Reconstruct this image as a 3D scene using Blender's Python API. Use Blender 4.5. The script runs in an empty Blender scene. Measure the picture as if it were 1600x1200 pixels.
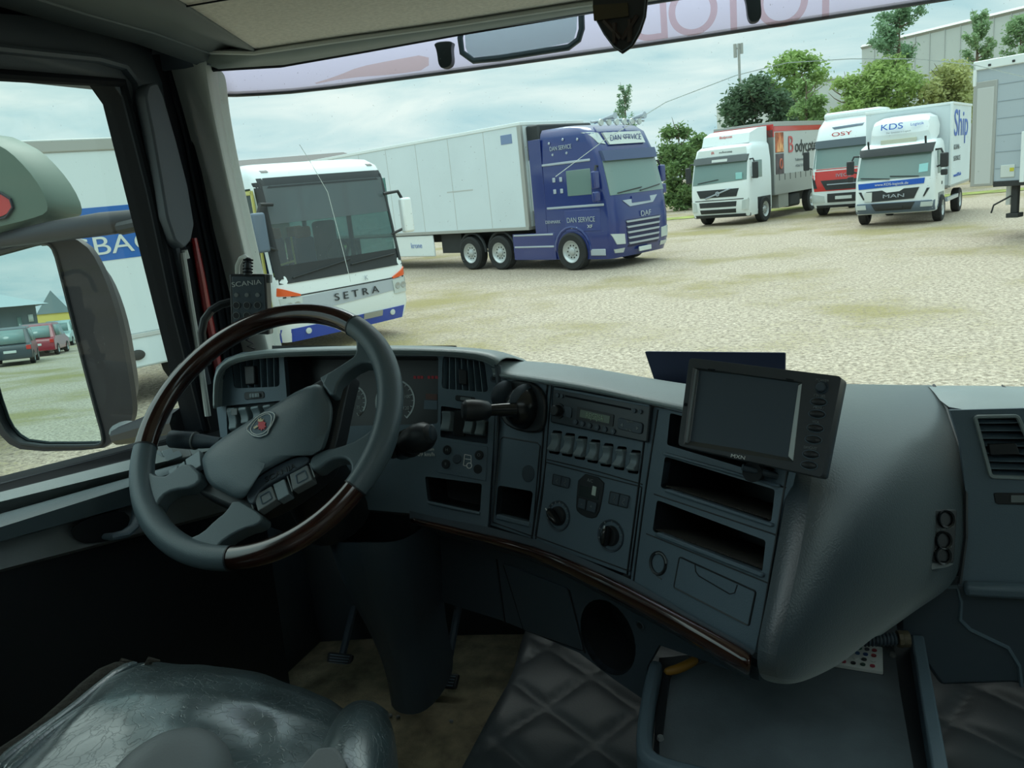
import bpy, math, random
from mathutils import Vector as V, Matrix as M, noise
from mathutils.geometry import tessellate_polygon
random.seed(7)
S = bpy.context.scene
COL = S.collection
PI = math.pi
# ---------------------------------------------------------------- camera
F = 1250.0
yaw, pit, rol = map(math.radians, (18.5, 13.8, 5.9))
CAM = V((0, 0, 2.35))
fw = V((-math.sin(yaw)*math.cos(pit), math.cos(yaw)*math.cos(pit), -math.sin(pit)))
r0 = V((math.cos(yaw), math.sin(yaw), 0)); u0 = r0.cross(fw)
RT = r0*math.cos(rol) - u0*math.sin(rol)
UP = r0*math.sin(rol) + u0*math.cos(rol)
cd = bpy.data.cameras.new('camera'); cam = bpy.data.objects.new('camera', cd); COL.objects.link(cam)
cd.sensor_width = 36; cd.lens = F/1600*36; cd.clip_start = 0.02; cd.clip_end = 600
cam.matrix_world = M(((RT.x, UP.x, -fw.x, CAM.x), (RT.y, UP.y, -fw.y, CAM.y), (RT.z, UP.z, -fw.z, CAM.z), (0, 0, 0, 1)))
S.camera = cam
# ---------------------------------------------------------------- sky, sun, exposure
S.view_settings.view_transform = 'Standard'
try: S.view_settings.look = 'None'
except Exception: pass
S.view_settings.exposure = 0.35; S.view_settings.gamma = 1.0
S.view_settings.use_curve_mapping = False
W = bpy.data.worlds.new('overcast_sky'); S.world = W; W.use_nodes = True
nt = W.node_tree; N = nt.nodes; L = nt.links; N.clear()
def nd(t, **k):
    n = N.new(t)
    for a, b in k.items(): setattr(n, a, b)
    return n
out = nd('ShaderNodeOutputWorld'); bg = nd('ShaderNodeBackground'); tc = nd('ShaderNodeTexCoord')
sep = nd('ShaderNodeSeparateXYZ'); L.new(tc.outputs['Generated'], sep.inputs[0])
def mth(op, a, b=None, c=None):
    m = nd('ShaderNodeMath', operation=op)
    for i, v in enumerate((a, b, c)):
        if v is None: continue
        if isinstance(v, (int, float)): m.inputs[i].default_value = v
        else: L.new(v, m.inputs[i])
    return m.outputs[0]
zz = mth('ADD', mth('MAXIMUM', sep.outputs[2], 0.0), 0.13)
cmb = nd('ShaderNodeCombineXYZ'); L.new(mth('DIVIDE', sep.outputs[0], zz), cmb.inputs[0]); L.new(mth('DIVIDE', sep.outputs[1], zz), cmb.inputs[1])
n1 = nd('ShaderNodeTexNoise'); n1.inputs['Scale'].default_value = 0.9; n1.inputs['Detail'].default_value = 7; n1.inputs['Roughness'].default_value = 0.56; n1.inputs['Distortion'].default_value = 0.5
L.new(cmb.outputs[0], n1.inputs['Vector'])
rp = nd('ShaderNodeValToRGB'); e = rp.color_ramp.elements
e[0].position = 0.34; e[0].color = (0.38, 0.60, 0.68, 1); e[1].position = 0.66; e[1].color = (0.92, 0.96, 0.94, 1)
x = e.new(0.47); x.color = (0.60, 0.76, 0.79, 1)
L.new(n1.outputs[0], rp.inputs[0])
# darker grey ground half keeps light from coming from below the horizon
mx = nd('ShaderNodeMix', data_type='RGBA'); mx.inputs['B'].default_value = (0.60, 0.76, 0.81, 1)
hz = mth('POWER', mth('SUBTRACT', 1.0, mth('MINIMUM', mth('MAXIMUM', sep.outputs[2], 0.0), 1.0)), 9.0)
L.new(mth('MULTIPLY', hz, 0.55), mx.inputs['Factor']); L.new(rp.outputs[0], mx.inputs['A'])
ovc = mth('MULTIPLY_ADD', mth('MINIMUM', mth('MAXIMUM', mth('MULTIPLY', mth('SUBTRACT', sep.outputs[2], 0.36), 2.2), 0.0), 1.0), 1.25, 0.88) # overcast: zenith brighter than horizon
L.new(mx.outputs['Result'], bg.inputs[0]); L.new(ovc, bg.inputs[1]); L.new(bg.outputs[0], out.inputs[0])
sd = bpy.data.lights.new('sun', 'SUN'); sd.energy = 1.5; sd.angle = math.radians(35); sd.color = (1, 0.975, 0.93)
so = bpy.data.objects.new('sun', sd); COL.objects.link(so); so.rotation_euler = V((.18, -.72, -1.0)).to_track_quat('-Z', 'Y').to_euler()
# ---------------------------------------------------------------- projection helpers (a photo pixel plus a real depth or plane gives a point)
def ray(px, py): return fw + RT*((px-800)/F) - UP*((py-600)/F)
def P(px, py, s):
    r = ray(px, py)
    if isinstance(s, str):
        a = 'XYZ'.index(s[0]); v = float(s[1:]); return CAM + r*((v-CAM[a])/r[a])
    return CAM + r*s
def latv(vx):                                   # horizontal direction whose vanishing point is at photo x = vx
    y = 250.3 + (vx-1197)*(-0.1033); r = ray(vx, y); r.z = 0; return r.normalized()
# ---------------------------------------------------------------- materials
def lin(c): return tuple(((v/255)/12.92 if v/255 <= .04045 else (((v/255)+.055)/1.055)**2.4) for v in c)+(1,)
MATS = {}
def mat(name, col, rough=.5, metal=0, bump=0, bscale=200, spec=.5, var=0, vscale=5, emit=0, trans=0, coat=0, bdist=.001, kind='noise'):
    if name in MATS: return MATS[name]
    m = bpy.data.materials.new(name); m.use_nodes = True; t = m.node_tree; b = t.nodes['Principled BSDF']
    c = lin(col); b.inputs['Base Color'].default_value = c; b.inputs['Roughness'].default_value = rough; b.inputs['Metallic'].default_value = metal
    b.inputs['Specular IOR Level'].default_value = spec; b.inputs['Coat Weight'].default_value = coat; b.inputs['Coat Roughness'].default_value = .08
    tcn = t.nodes.new('ShaderNodeTexCoord')
    nz = t.nodes.new('ShaderNodeTexNoise'); nz.inputs['Scale'].default_value = vscale; nz.inputs['Detail'].default_value = 5
    t.links.new(tcn.outputs['Object'], nz.inputs['Vector'])
    if var:
        r = t.nodes.new('ShaderNodeValToRGB'); r.color_ramp.elements[0].position = .3; r.color_ramp.elements[1].position = .7
        r.color_ramp.elements[0].color = tuple(v*(1-var) for v in c[:3])+(1,); r.color_ramp.elements[1].color = tuple(min(1, v*(1+var)) for v in c[:3])+(1,)
        t.links.new(nz.outputs[0], r.inputs[0]); t.links.new(r.outputs[0], b.inputs['Base Color'])
    if bump:
        if kind == 'noise':
            z = t.nodes.new('ShaderNodeTexNoise'); z.inputs['Detail'].default_value = 2
        else:
            z = t.nodes.new('ShaderNodeTexVoronoi'); z.feature = 'DISTANCE_TO_EDGE'
        z.inputs['Scale'].default_value = bscale; t.links.new(tcn.outputs['Object'], z.inputs['Vector'])
        bp = t.nodes.new('ShaderNodeBump'); bp.inputs['Strength'].default_value = bump; bp.inputs['Distance'].default_value = bdist
        hsrc = z.outputs[0]
        if kind == 'crack':
            z2 = t.nodes.new('ShaderNodeTexNoise'); z2.inputs['Scale'].default_value = 12; z2.inputs['Detail'].default_value = 4; t.links.new(tcn.outputs['Object'], z2.inputs['Vector'])
            av = t.nodes.new('ShaderNodeMix'); av.data_type = 'VECTOR'; av.inputs['Factor'].default_value = .12; t.links.new(tcn.outputs['Object'], av.inputs['A']); t.links.new(z2.outputs['Color'], av.inputs['B']); t.links.new(av.outputs['Result'], z.inputs['Vector'])
            mr = t.nodes.new('ShaderNodeMapRange'); mr.inputs[1].default_value = 0; mr.inputs[2].default_value = .05; t.links.new(z.outputs[0], mr.inputs[0]); hsrc = mr.outputs[0]
        t.links.new(hsrc, bp.inputs['Height']); t.links.new(bp.outputs[0], b.inputs['Normal'])
    if emit: b.inputs['Emission Color'].default_value = c; b.inputs['Emission Strength'].default_value = emit
    MATS[name] = m; return m
def glassmat(name, tint, refl=.06, haze=0, hcol=(200, 210, 205)):
    m = bpy.data.materials.new(name); m.use_nodes = True; t = m.node_tree; t.nodes.clear()
    o = t.nodes.new('ShaderNodeOutputMaterial'); tr = t.nodes.new('ShaderNodeBsdfTransparent'); tr.inputs[0].default_value = lin(tint)
    gl = t.nodes.new('ShaderNodeBsdfGlossy'); gl.inputs['Roughness'].default_value = .02
    lw = t.nodes.new('ShaderNodeLayerWeight'); lw.inputs[0].default_value = .5
    pw_ = t.nodes.new('ShaderNodeMath'); pw_.operation = 'POWER'; pw_.inputs[1].default_value = 5; t.links.new(lw.outputs['Facing'], pw_.inputs[0])
    ml = t.nodes.new('ShaderNodeMath'); ml.operation = 'MULTIPLY_ADD'; ml.inputs[1].default_value = .6; ml.inputs[2].default_value = refl*.5; t.links.new(pw_.outputs[0], ml.inputs[0])
    mxn = t.nodes.new('ShaderNodeMixShader'); t.links.new(ml.outputs[0], mxn.inputs[0]); t.links.new(tr.outputs[0], mxn.inputs[1]); t.links.new(gl.outputs[0], mxn.inputs[2])
    last = mxn
    if haze:
        df = t.nodes.new('ShaderNodeBsdfDiffuse'); df.inputs[0].default_value = lin(hcol)
        tcn = t.nodes.new('ShaderNodeTexCoord'); nz = t.nodes.new('ShaderNodeTexNoise'); nz.inputs['Scale'].default_value = 260; nz.inputs['Detail'].default_value = 3
        t.links.new(tcn.outputs['Object'], nz.inputs['Vector'])
        rr_ = t.nodes.new('ShaderNodeValToRGB'); rr_.color_ramp.elements[0].position = .70; rr_.color_ramp.elements[0].color = (haze,)*3+(1,); rr_.color_ramp.elements[1].position = .78; rr_.color_ramp.elements[1].color = (.45,)*3+(1,)
        t.links.new(nz.outputs[0], rr_.inputs[0])
        m2 = t.nodes.new('ShaderNodeMixShader'); t.links.new(rr_.outputs[0], m2.inputs[0]); t.links.new(mxn.outputs[0], m2.inputs[1]); t.links.new(df.outputs[0], m2.inputs[2]); last = m2
    t.links.new(last.outputs[0], o.inputs[0]); MATS[name] = m; return m
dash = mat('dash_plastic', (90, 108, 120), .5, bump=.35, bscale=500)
dashtop = mat('dash_top_plastic', (128, 142, 144), .40, bump=.35, bscale=420, var=.1, vscale=9, spec=1.0)  # lightened copy of the dash plastic, windscreen glare put into its colour
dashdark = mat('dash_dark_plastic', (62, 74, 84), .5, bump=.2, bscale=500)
black = mat('black_plastic', (32, 36, 40), .45)
gloss = mat('gloss_black', (24, 28, 31), .22)
satin = mat('satin_switch_plastic', (120, 134, 140), .34)
cowlm = mat('cowl_plastic', (50, 64, 72), .38, bump=.35, bscale=420, spec=.9)  # darkened copy of the top plastic, shade on the cowl put into its colour
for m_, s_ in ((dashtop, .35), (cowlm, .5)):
    b_ = m_.node_tree.nodes['Principled BSDF']; b_.inputs['Sheen Weight'].default_value = s_; b_.inputs['Sheen Roughness'].default_value = .35; b_.inputs['Sheen Tint'].default_value = (.9, 1, .98, 1)   # dusty sheen put in to brighten the surfaces at grazing angles
wood = mat('burl_wood', (48, 25, 18), .2, var=.6, vscale=22, coat=.8)
leather = mat('steering_leather', (84, 98, 104), .40, bump=.3, bscale=650)
seatlea = mat('cracked_seat_leather', (66, 82, 86), .30, coat=1, bump=.4, bscale=78, bdist=.002, kind='crack', spec=1.0, var=.3, vscale=14)
seatlea.node_tree.nodes['Principled BSDF'].inputs['Coat Roughness'].default_value = .24; seatlea.node_tree.nodes['Principled BSDF'].inputs['Coat IOR'].default_value = 1.9
quilt = mat('quilted_leather', (66, 72, 76), .45, bump=.3, bscale=300, spec=.7)
chrome = mat('chrome', (190, 192, 190), .2, 1)
white = mat('white_print', (225, 228, 226), .6)
grey = mat('grey_print', (120, 128, 130), .6)
frame = mat('door_frame_plastic', (84, 92, 100), .6, bump=.2, bscale=400)
pillar = mat('pillar_trim', (186, 190, 186), .75, bump=.5, bscale=600)
rubber = mat('rubber_seal', (20, 24, 30), .7, spec=.15)
head = mat('headliner_fabric', (210, 204, 194), .9, bump=.6, bscale=700, var=.12, vscale=160)
hdr = mat('header_trim', (118, 128, 126), .7, bump=.3, bscale=500)
redp = mat('red_paint', (150, 18, 24), .25, coat=.6)
mgrey = mat('mid_grey_plastic', (112, 118, 120), .5, bump=.3, bscale=500)
floorm = mat('rubber_floor', (120, 112, 90), .85, bump=1, bscale=90, bdist=.004, var=.4, vscale=25)
trayfelt = mat('tray_felt', (88, 98, 104), .9, bump=.5, bscale=300, var=.3, vscale=8)
carbon = mat('ribbed_mat', (44, 42, 38), .7)
# ---------------------------------------------------------------- mesh helpers
XF = {}
class MB:
    def __init__(s): s.v = []; s.f = []
    def add(s, vs, fs):
        n = len(s.v); s.v += [V(p) for p in vs]; s.f += [tuple(i+n for i in f) for f in fs]; return s
    def prism(s, front, off):
        n = len(front); b = [p+off for p in front]
        fs = [tuple(range(n)), tuple(reversed(range(n, 2*n)))]+[(i, i+n, (i+1) % n+n, (i+1) % n) for i in range(n)]
        return s.add(list(front)+b, fs)
    def box(s, x0, x1, y0, y1, z0, z1):
        return s.add([(x0, y0, z0), (x1, y0, z0), (x1, y1, z0), (x0, y1, z0), (x0, y0, z1), (x1, y0, z1), (x1, y1, z1), (x0, y1, z1)],
                     [(0, 3, 2, 1), (4, 5, 6, 7), (0, 1, 5, 4), (1, 2, 6, 5), (2, 3, 7, 6), (3, 0, 4, 7)])
    def obox(s, c, ax, ay, az):                 # centre + three half-axis vectors
        return s.add([c+ax*i+ay*j+az*k for k in (-1, 1) for i, j in ((-1, -1), (1, -1), (1, 1), (-1, 1))],
                     [(0, 3, 2, 1), (4, 5, 6, 7), (0, 1, 5, 4), (1, 2, 6, 5), (2, 3, 7, 6), (3, 0, 4, 7)])
    def grid(s, rows, thick=None, close=False):
        a, b = len(rows), len(rows[0]); vs = [p for r in rows for p in r]
        fs = [(i*b+j, i*b+(j+1) % b, (i+1)*b+(j+1) % b, (i+1)*b+j) for i in range(a-1) for j in range(b if close else b-1)]
        return s.add(vs, fs)
    def tube(s, pts, rad, n=10, cap=True, flat=1.0, ref=None, closed=False):
        pts = [V(p) for p in pts]; m = len(pts); rad = rad if isinstance(rad, (list, tuple)) else [rad]*m
        t = [(pts[(i+1) % m if closed else min(i+1, m-1)]-pts[(i-1) % m if closed else max(i-1, 0)]).normalized() for i in range(m)]
        a = ref or (V((0, 0, 1)) if abs(t[0].z) < .9 else V((1, 0, 0))); rows = []
        for i in range(m):
            u = (a-t[i]*a.dot(t[i])).normalized(); w = t[i].cross(u); a = ref or u
            rows.append([pts[i]+(u*math.cos(2*PI*k/n)*flat+w*math.sin(2*PI*k/n))*rad[i] for k in range(n)])
        if closed: rows.append(rows[0])
        base = len(s.v); s.grid(rows, close=True)
        if cap and not closed:
            s.f.append(tuple(base+k for k in reversed(range(n)))); s.f.append(tuple(base+(m-1)*n+k for k in range(n)))
        return s
    def lathe(s, o, ax, prof, n=24):            # prof: (radius, height along ax)
        ax = V(ax).normalized(); u = ax.orthogonal().normalized(); w = ax.cross(u)
        rows = [[V(o)+ax*h+(u*math.cos(2*PI*k/n)+w*math.sin(2*PI*k/n))*r for k in range(n)] for r, h in prof]
        return s.grid(rows, close=True)
    def ball(s, c, rx, ry, rz, n=14, m=9, R=None):
        rows = []
        for i in range(m+1):
            th = PI*i/m; rows.append([])
            for k in range(n):
                p = V((rx*math.sin(th)*math.cos(2*PI*k/n), ry*math.sin(th)*math.sin(2*PI*k/n), rz*math.cos(th)))
                rows[-1].append(V(c)+(R@p if R else p))
        return s.grid(rows, close=True)
    def build(s, name, m, parent=None, smooth=35, bevel=0, bseg=2, local=False, solid=0, sub=0):
        me = bpy.data.meshes.new(name)
        inv = None
        if parent is not None and not local and parent.name in XF: inv = XF[parent.name].inverted()
        me.from_pydata([tuple(inv@p if inv else p) for p in s.v], [], s.f)
        me.materials.append(m); me.validate(); me.update()
        import bmesh
        bm = bmesh.new(); bm.from_mesh(me); bmesh.ops.remove_doubles(bm, verts=bm.verts, dist=1e-6); bmesh.ops.recalc_face_normals(bm, faces=bm.faces); bm.to_mesh(me); bm.free()
        if smooth:
            for p in me.polygons: p.use_smooth = True
            me.set_sharp_from_angle(angle=math.radians(smooth))
        o = bpy.data.objects.new(name, me); COL.objects.link(o)
        if parent is not None:
            o.parent = parent; XF[o.name] = XF.get(parent.name, M())
        else: XF[o.name] = M()
        if solid: k = o.modifiers.new('thickness', 'SOLIDIFY'); k.thickness = solid; k.offset = 0
        if bevel:
            k = o.modifiers.new('edges', 'BEVEL'); k.width = bevel; k.segments = bseg; k.limit_method = 'ANGLE'; k.angle_limit = math.radians(40); k.harden_normals = False
        if sub: k = o.modifiers.new('soft', 'SUBSURF'); k.levels = sub; k.render_levels = sub
        return o
def tag(o, label=None, cat=None, group=None, kind=None):
    if label: o['label'] = label
    if cat: o['category'] = cat
    if group: o['group'] = group
    if kind: o['kind'] = kind
    return o
def thing(name, label, cat, loc, group=None, mw=None):
    o = bpy.data.objects.new(name, None); COL.objects.link(o); o.empty_display_size = .05
    m = mw or M.Translation(V(loc)); o.matrix_world = m; XF[o.name] = m; return tag(o, label, cat, group)
def copy_tree(o, parent=None):
    c = o.copy(); COL.objects.link(c)
    if parent is not None: c.parent = parent
    for ch in list(o.children): copy_tree(ch, c)
    return c
def text(name, s, size, loc, d, up, m, parent=None, local=False, ext=.0008, sx=1.0, align='CENTER'):
    cu = bpy.data.curves.new(name, 'FONT'); cu.body = s; cu.size = size; cu.align_x = align; cu.align_y = 'CENTER'; cu.extrude = ext; cu.materials.append(m)
    tmp = bpy.data.objects.new(name, cu); me = bpy.data.meshes.new_from_object(tmp); bpy.data.objects.remove(tmp); bpy.data.curves.remove(cu)
    if not me.materials: me.materials.append(m)
    o = bpy.data.objects.new(name, me); COL.objects.link(o)
    d = V(d).normalized(); n = d.cross(V(up)).normalized(); u = n.cross(d)
    mw = M(((d.x*sx, u.x, n.x, loc[0]), (d.y*sx, u.y, n.y, loc[1]), (d.z*sx, u.z, n.z, loc[2]), (0, 0, 0, 1)))
    if parent is not None:
        o.parent = parent; o.matrix_local = mw if local else XF[parent.name].inverted()@mw
    else: o.matrix_world = mw
    return o
def smooth_loop(p, n=2):
    for _ in range(n): p = [q for i in range(len(p)) for q in ((p[i][0]*.75+p[(i+1) % len(p)][0]*.25, p[i][1]*.75+p[(i+1) % len(p)][1]*.25), (p[i][0]*.25+p[(i+1) % len(p)][0]*.75, p[i][1]*.25+p[(i+1) % len(p)][1]*.75))]
    return p
def rr(q, r, k=4):                              # rounded quadrilateral, photo pixels
    o = []
    for i in range(len(q)):
        a, b, c = V(q[i-1]), V(q[i]), V(q[(i+1) % len(q)]); d1 = (a-b).normalized()*r; d2 = (c-b).normalized()*r
        for j in range(k+1):
            t = j/k; o.append(tuple(b+d1*(1-t)**2+d2*t**2))
    return o
def sub_q(q, u0_, v0_, u1_, v1_):               # part of a quad TL TR BR BL
    def b(u, v): return tuple(V(q[0])*(1-u)*(1-v)+V(q[1])*u*(1-v)+V(q[2])*u*v+V(q[3])*(1-u)*v)
    return [b(u0_, v0_), b(u1_, v0_), b(u1_, v1_), b(u0_, v1_)]
class Pan:                                      # a real plane in the cab, addressed through the photo
    def __init__(s, o, n):
        s.o = V(o); s.n = V(n).normalized()
        if s.n.dot(CAM-s.o) < 0: s.n = -s.n
        s.ex = V((0, 0, 1)).cross(s.n)
        s.ex = s.ex.normalized() if s.ex.length > .05 else V((1, 0, 0))
        s.ey = s.n.cross(s.ex)
    def p(s, x, y, h=0):
        r = ray(x, y); return CAM+r*((s.o+s.n*h-CAM).dot(s.n)/r.dot(s.n))
    def pts(s, l, h=0): return [s.p(x, y, h) for x, y in l]
    def prism(s, mb, l, h0, h1): return mb.prism(s.pts(l, h1), s.n*(h0-h1))
    def circ(s, x, y, r, h=0, n=24, sx=1, sy=1): c = s.p(x, y, h); return [c+s.ex*math.cos(2*PI*i/n)*r*sx+s.ey*math.sin(2*PI*i/n)*r*sy for i in range(n)]
    def disc(s, mb, x, y, r, h0, h1, n=24, sx=1, sy=1): return mb.prism(s.circ(x, y, r, h1, n, sx, sy), s.n*(h0-h1))
    def ring(s, mb, x, y, r, w, h, n=28, a0=0, a1=2*PI, t=.0012):
        c = s.p(x, y, h)
        for i in range(n):
            q = [a0+(a1-a0)*i/n, a0+(a1-a0)*(i+1)/n]
            mb.prism([c+(s.ex*math.cos(q[k])+s.ey*math.sin(q[k]))*rr_ for k, rr_ in ((0, r-w/2), (1, r-w/2), (1, r+w/2), (0, r+w/2))], s.n*-t)
    def face(s, mb, outline, holes=(), h=0, t=.012):
        loops = [s.pts(outline, h)]+[s.pts(q, h) for q in holes]
        fl = [p for l in loops for p in l]; tr = tessellate_polygon(loops)
        mb.add(fl, [tuple(x) for x in tr])
        for l in loops:
            m = len(l); mb.add(l+[p-s.n*t for p in l], [(i, (i+1) % m, (i+1) % m+m, i+m) for i in range(m)])
        return mb
    def pocket(s, mb, loop, d, h=0, back=True):
        l = s.pts(loop, h); m = len(l); b = [p-s.n*d for p in l]
        mb.add(l+b, [(i, (i+1) % m, (i+1) % m+m, i+m) for i in range(m)]+([tuple(range(m, 2*m))] if back else []))
        return mb
    def text(s, name, t, x, y, size, m, parent, h=.001, sx=1, rot=0):
        d = s.ex*math.cos(rot)+s.ey*math.sin(rot); return text(name, t, size, s.p(x, y, h), d, s.n.cross(d), m, parent, ext=.0003, sx=sx)
def struct(o): o['kind'] = 'structure'; return o
# ================================================================ THE CAB: shell
XL, XR, YB = -1.1, 1.25, -0.75
ZF = 1.30
def wsy(x, z): return 1.585 - .135*((x-.08)/1.1)**2 - (z-2.3)*.12 # windscreen surface
def onws(px, py, off=0):
    lo, hi = .8, 3.0; r = ray(px, py)
    for _ in range(40):
        m = (lo+hi)/2; q = CAM+r*m
        if q.y < wsy(q.x, q.z)-off: lo = m
        else: hi = m
    return CAM+r*lo
# windscreen
g = MB(); zs = [1.75+i*.1 for i in range(11)]; xs = [-1.09+i*(2.33/24) for i in range(25)]
g.grid([[V((x, wsy(x, z)+.004, z)) for x in xs] for z in zs])
glassmat('windscreen_glass', (240, 250, 246), .05, .004)
ws = struct(g.build('window_1', MATS['windscreen_glass'], None))
def translucent(m, c, f):
    t = m.node_tree; b = t.nodes['Principled BSDF']; tl = t.nodes.new('ShaderNodeBsdfTranslucent'); tl.inputs[0].default_value = lin(c); ms = t.nodes.new('ShaderNodeMixShader'); ms.inputs[0].default_value = f
    ou = [n for n in t.nodes if n.type == 'OUTPUT_MATERIAL'][0]; t.links.new(b.outputs[0], ms.inputs[1]); t.links.new(tl.outputs[0], ms.inputs[2]); t.links.new(ms.outputs[0], ou.inputs[0]); return m
mk = translucent(mat('wipe_mark', (210, 224, 220), .8), (240, 246, 244), .8)
def glassline(name, pts, r, m=mk):
    pp = [onws(*pts[0])]; 
    for a, b in zip(pts, pts[1:]):
        for k in range(1, 5): pp.append(onws(a[0]+(b[0]-a[0])*k/4, a[1]+(b[1]-a[1])*k/4, .002))
    return MB().tube(pp, r, 5).build(name, m, ws)
glassline('wiper_arc_mark', [(868, 276), (940, 222), (1040, 160), (1150, 118), (1230, 98), (1330, 92), (1430, 92), (1520, 101), (1600, 120), (1680, 146)], .0007)
glassline('scratch_mark', [(468, 226), (482, 248), (512, 300), (530, 368), (548, 440)], .0006)
# floor, back, roof, right wall
g = MB().box(XL-.02, XR+.05, YB-.05, 1.9, ZF-.05, ZF); fl = struct(g.build('floor', floorm))
g = MB().box(XL-.05, XR+.05, YB-.1, YB-.05, ZF, 3.1); struct(g.build('wall_back', pillar))
hx0, hx1, hy0, hy1 = -.42, .48, -.5, .32  # opening for an added roof hatch behind the camera, brings in daylight
# headliner: front edge follows the photo, runs back over the cab
g = MB(); fe = [P(x, y, 'Z2.62') for x, y in ((398, 78), (520, 60), (700, 35), (905, 3))]
d = (fe[-1]-fe[1]).normalized(); fe += [V((.4, 1.38, 2.62)), V((.8, 1.31, 2.62)), V((XR-.1, 1.2, 2.62))]
el = P(270, 0, 'Z2.62')
le = [el+(el-fe[0])*t for t in (0, 1, 3, 5)]
bk = [V((-.62, YB-.05, 2.68)), V((XR-.1, YB-.05, 2.68))]
loop = fe+[bk[1], bk[0], el+(el-fe[0])*1.2, el]
hl = [V((hx0, hy0, 2.66)), V((hx1, hy0, 2.66)), V((hx1, hy1, 2.66)), V((hx0, hy1, 2.66))]
tr_ = tessellate_polygon([loop, hl]); g.add(loop+hl, [tuple(t) for t in tr_]); k_ = len(loop); g.add(hl+[V((p.x, p.y, 2.8)) for p in hl], [(i, (i+1) % 4, (i+1) % 4+4, i+4) for i in range(4)]); ce = struct(g.build('ceiling', head, None))
g = MB(); s0, s1 = P(285, 11, 'Z2.618'), P(420, -12, 'Z2.618'); g.tube([s0, s1, s1+(s1-s0)], .0012, 6); g.build('seam', rubber, ce)
g = MB().box(XL-.08, hx0, YB-.1, 1.5, 2.74, 2.80).box(hx1, XR+.05, YB-.1, 1.5, 2.74, 2.80).box(hx0, hx1, YB-.1, hy0, 2.74, 2.80).box(hx0, hx1, hy1, 1.5, 2.74, 2.80); struct(g.build('roof', frame))
g = MB().box(XL-.08, XL-.05, -.0, 1.52, 2.60, 2.80).box(XL-.08, -.9, 1.36, 1.5, 2.66, 2.80); struct(g.build('wall_left_upper', frame))
g = MB(); hz_ = [[V((x, wsy(x, 2.68)-.02, z)) for x in xs] for z in (2.63, 2.80)]; g.grid(hz_); struct(g.build('wall_header', frame, None, solid=.01))
g = MB().add([(hx0, hy0, 2.77), (hx1, hy0, 2.77), (hx1, hy1, 2.77), (hx0, hy1, 2.77)], [(0, 1, 2, 3)]); glassmat('added_hatch_glass', (236, 244, 244), .05); struct(g.build('added_hatch_window', MATS['added_hatch_glass']))  # added hatch pane, out of view, lets extra daylight into the cab
# header trim between headliner and windscreen
top = [(398, 79), (520, 61), (700, 36), (905, 4)]; bot = [(335, 108), (440, 101), (560, 80), (720, 51), (905, 20), (1020, 2)]
def lerp_px(l, t):
    t *= len(l)-1; i = min(int(t), len(l)-2); f_ = t-i; return (l[i][0]*(1-f_)+l[i+1][0]*f_, l[i][1]*(1-f_)+l[i+1][1]*f_)
rowA, rowM, rowB = [], [], []
for i in range(13):
    a = P(*lerp_px(top, i/12), 'Z2.618'); b = onws(*lerp_px([(338, 107), (440, 101), (560, 80), (720, 51), (905, 20)], i/12), .01)
    rowA.append(a); rowB.append(b); rowM.append(a*.45+b*.55+V((0, 0, -.002)))
for x, y in ((.1, 1.40), (.5, 1.38), (.9, 1.31), (1.2, 1.2)):
    zb = rowB[-1].z-.0; rowA.append(V((x, y, 2.618))); b = V((x, wsy(x, 2.64)-.01, 2.64)); rowB.append(b); rowM.append(rowA[-1]*.45+b*.55)
a0_, b0_ = P(330, 78, 1.49), onws(322, 110, .0)+V((-.02, 0, 0)); rowA.insert(0, a0_); rowB.insert(0, b0_); rowM.insert(0, (a0_+b0_)/2)
g = MB().grid([rowA, rowM, rowB, [p+V((0, .0, .12)) for p in rowB]])
hd = struct(g.build('trim_1', hdr, None, solid=.006))
MB().tube([p+V((0, -.002, -.004)) for p in rowA], .004, 6).build('lip', pillar, hd)
MB().tube([p+V((0, -.004, -.001)) for p in rowB], .005, 6).build('seal', rubber, hd)
# trim over the door, running from the roof side to the A pillar
rA = [P(x, y, 'Z2.618') for x, y in ((262, -8), (300, 15), (350, 47), (398, 78))]
rA = [rA[0]+(rA[0]-rA[3])*k for k in (9, 5, 2.5, 1.)]+rA
rB = [P(x, y, 'X-1.05') for x, y in ((60, -5), (130, 17), (220, 42), (330, 70))]; rB[3] = P(338, 84, 1.5); rB[2] = P(240, 48, 1.42)
rB = [rB[0]+(rB[0]-rB[1])*k for k in (9, 5, 2.5, 1.)]+rB
rC = [p+V((-.045, 0, -.012)) for p in rB]
rM = [a*.4+b*.6+V((0, 0, .012)) for a, b in zip(rA, rB)]
g = MB().grid([rA, rM, rB, rC]); st = struct(g.build('trim_2', mat('side_trim', (92, 100, 102), .7, bump=.3, bscale=500), None, solid=.006))
MB().tube([p+V((.003, 0, -.003)) for p in rB], .004, 6).build('piping', mgrey, st)
# ---- left wall: pillar trim between door and windscreen
rows = []
Lg = [(256, 62), (272, 115), (300, 212), (324, 312), (352, 420), (372, 505), (392, 600)]
Rg = [(334, 106), (336, 152), (350, 232), (372, 330), (395, 430), (420, 530), (440, 600)]
for a, b in zip(Lg, Rg):
    A = P(a[0], a[1], 'X-1.09'); B = onws(b[0], b[1], .004); m1 = A*.62+B*.38+V((.035, -.02, 0)); m2 = A*.2+B*.8+V((.028, -.03, 0))
    rows.append([A+V((-.03, 0, 0)), A, A*.85+B*.15+V((.022, -.012, 0)), m1, m2, B, B+V((0, .04, 0))])
ap = struct(MB().grid(rows).build('wall_left', pillar, None, solid=.004, sub=2))
c = P(310, 141, 1.55); MB().lathe(c, (P(310, 141, 1.4)-c), [(.0001, .004), (.006, .004), (.008, .0), (.008, -.01)], 14).build('screw_hole', rubber, ap)
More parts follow.
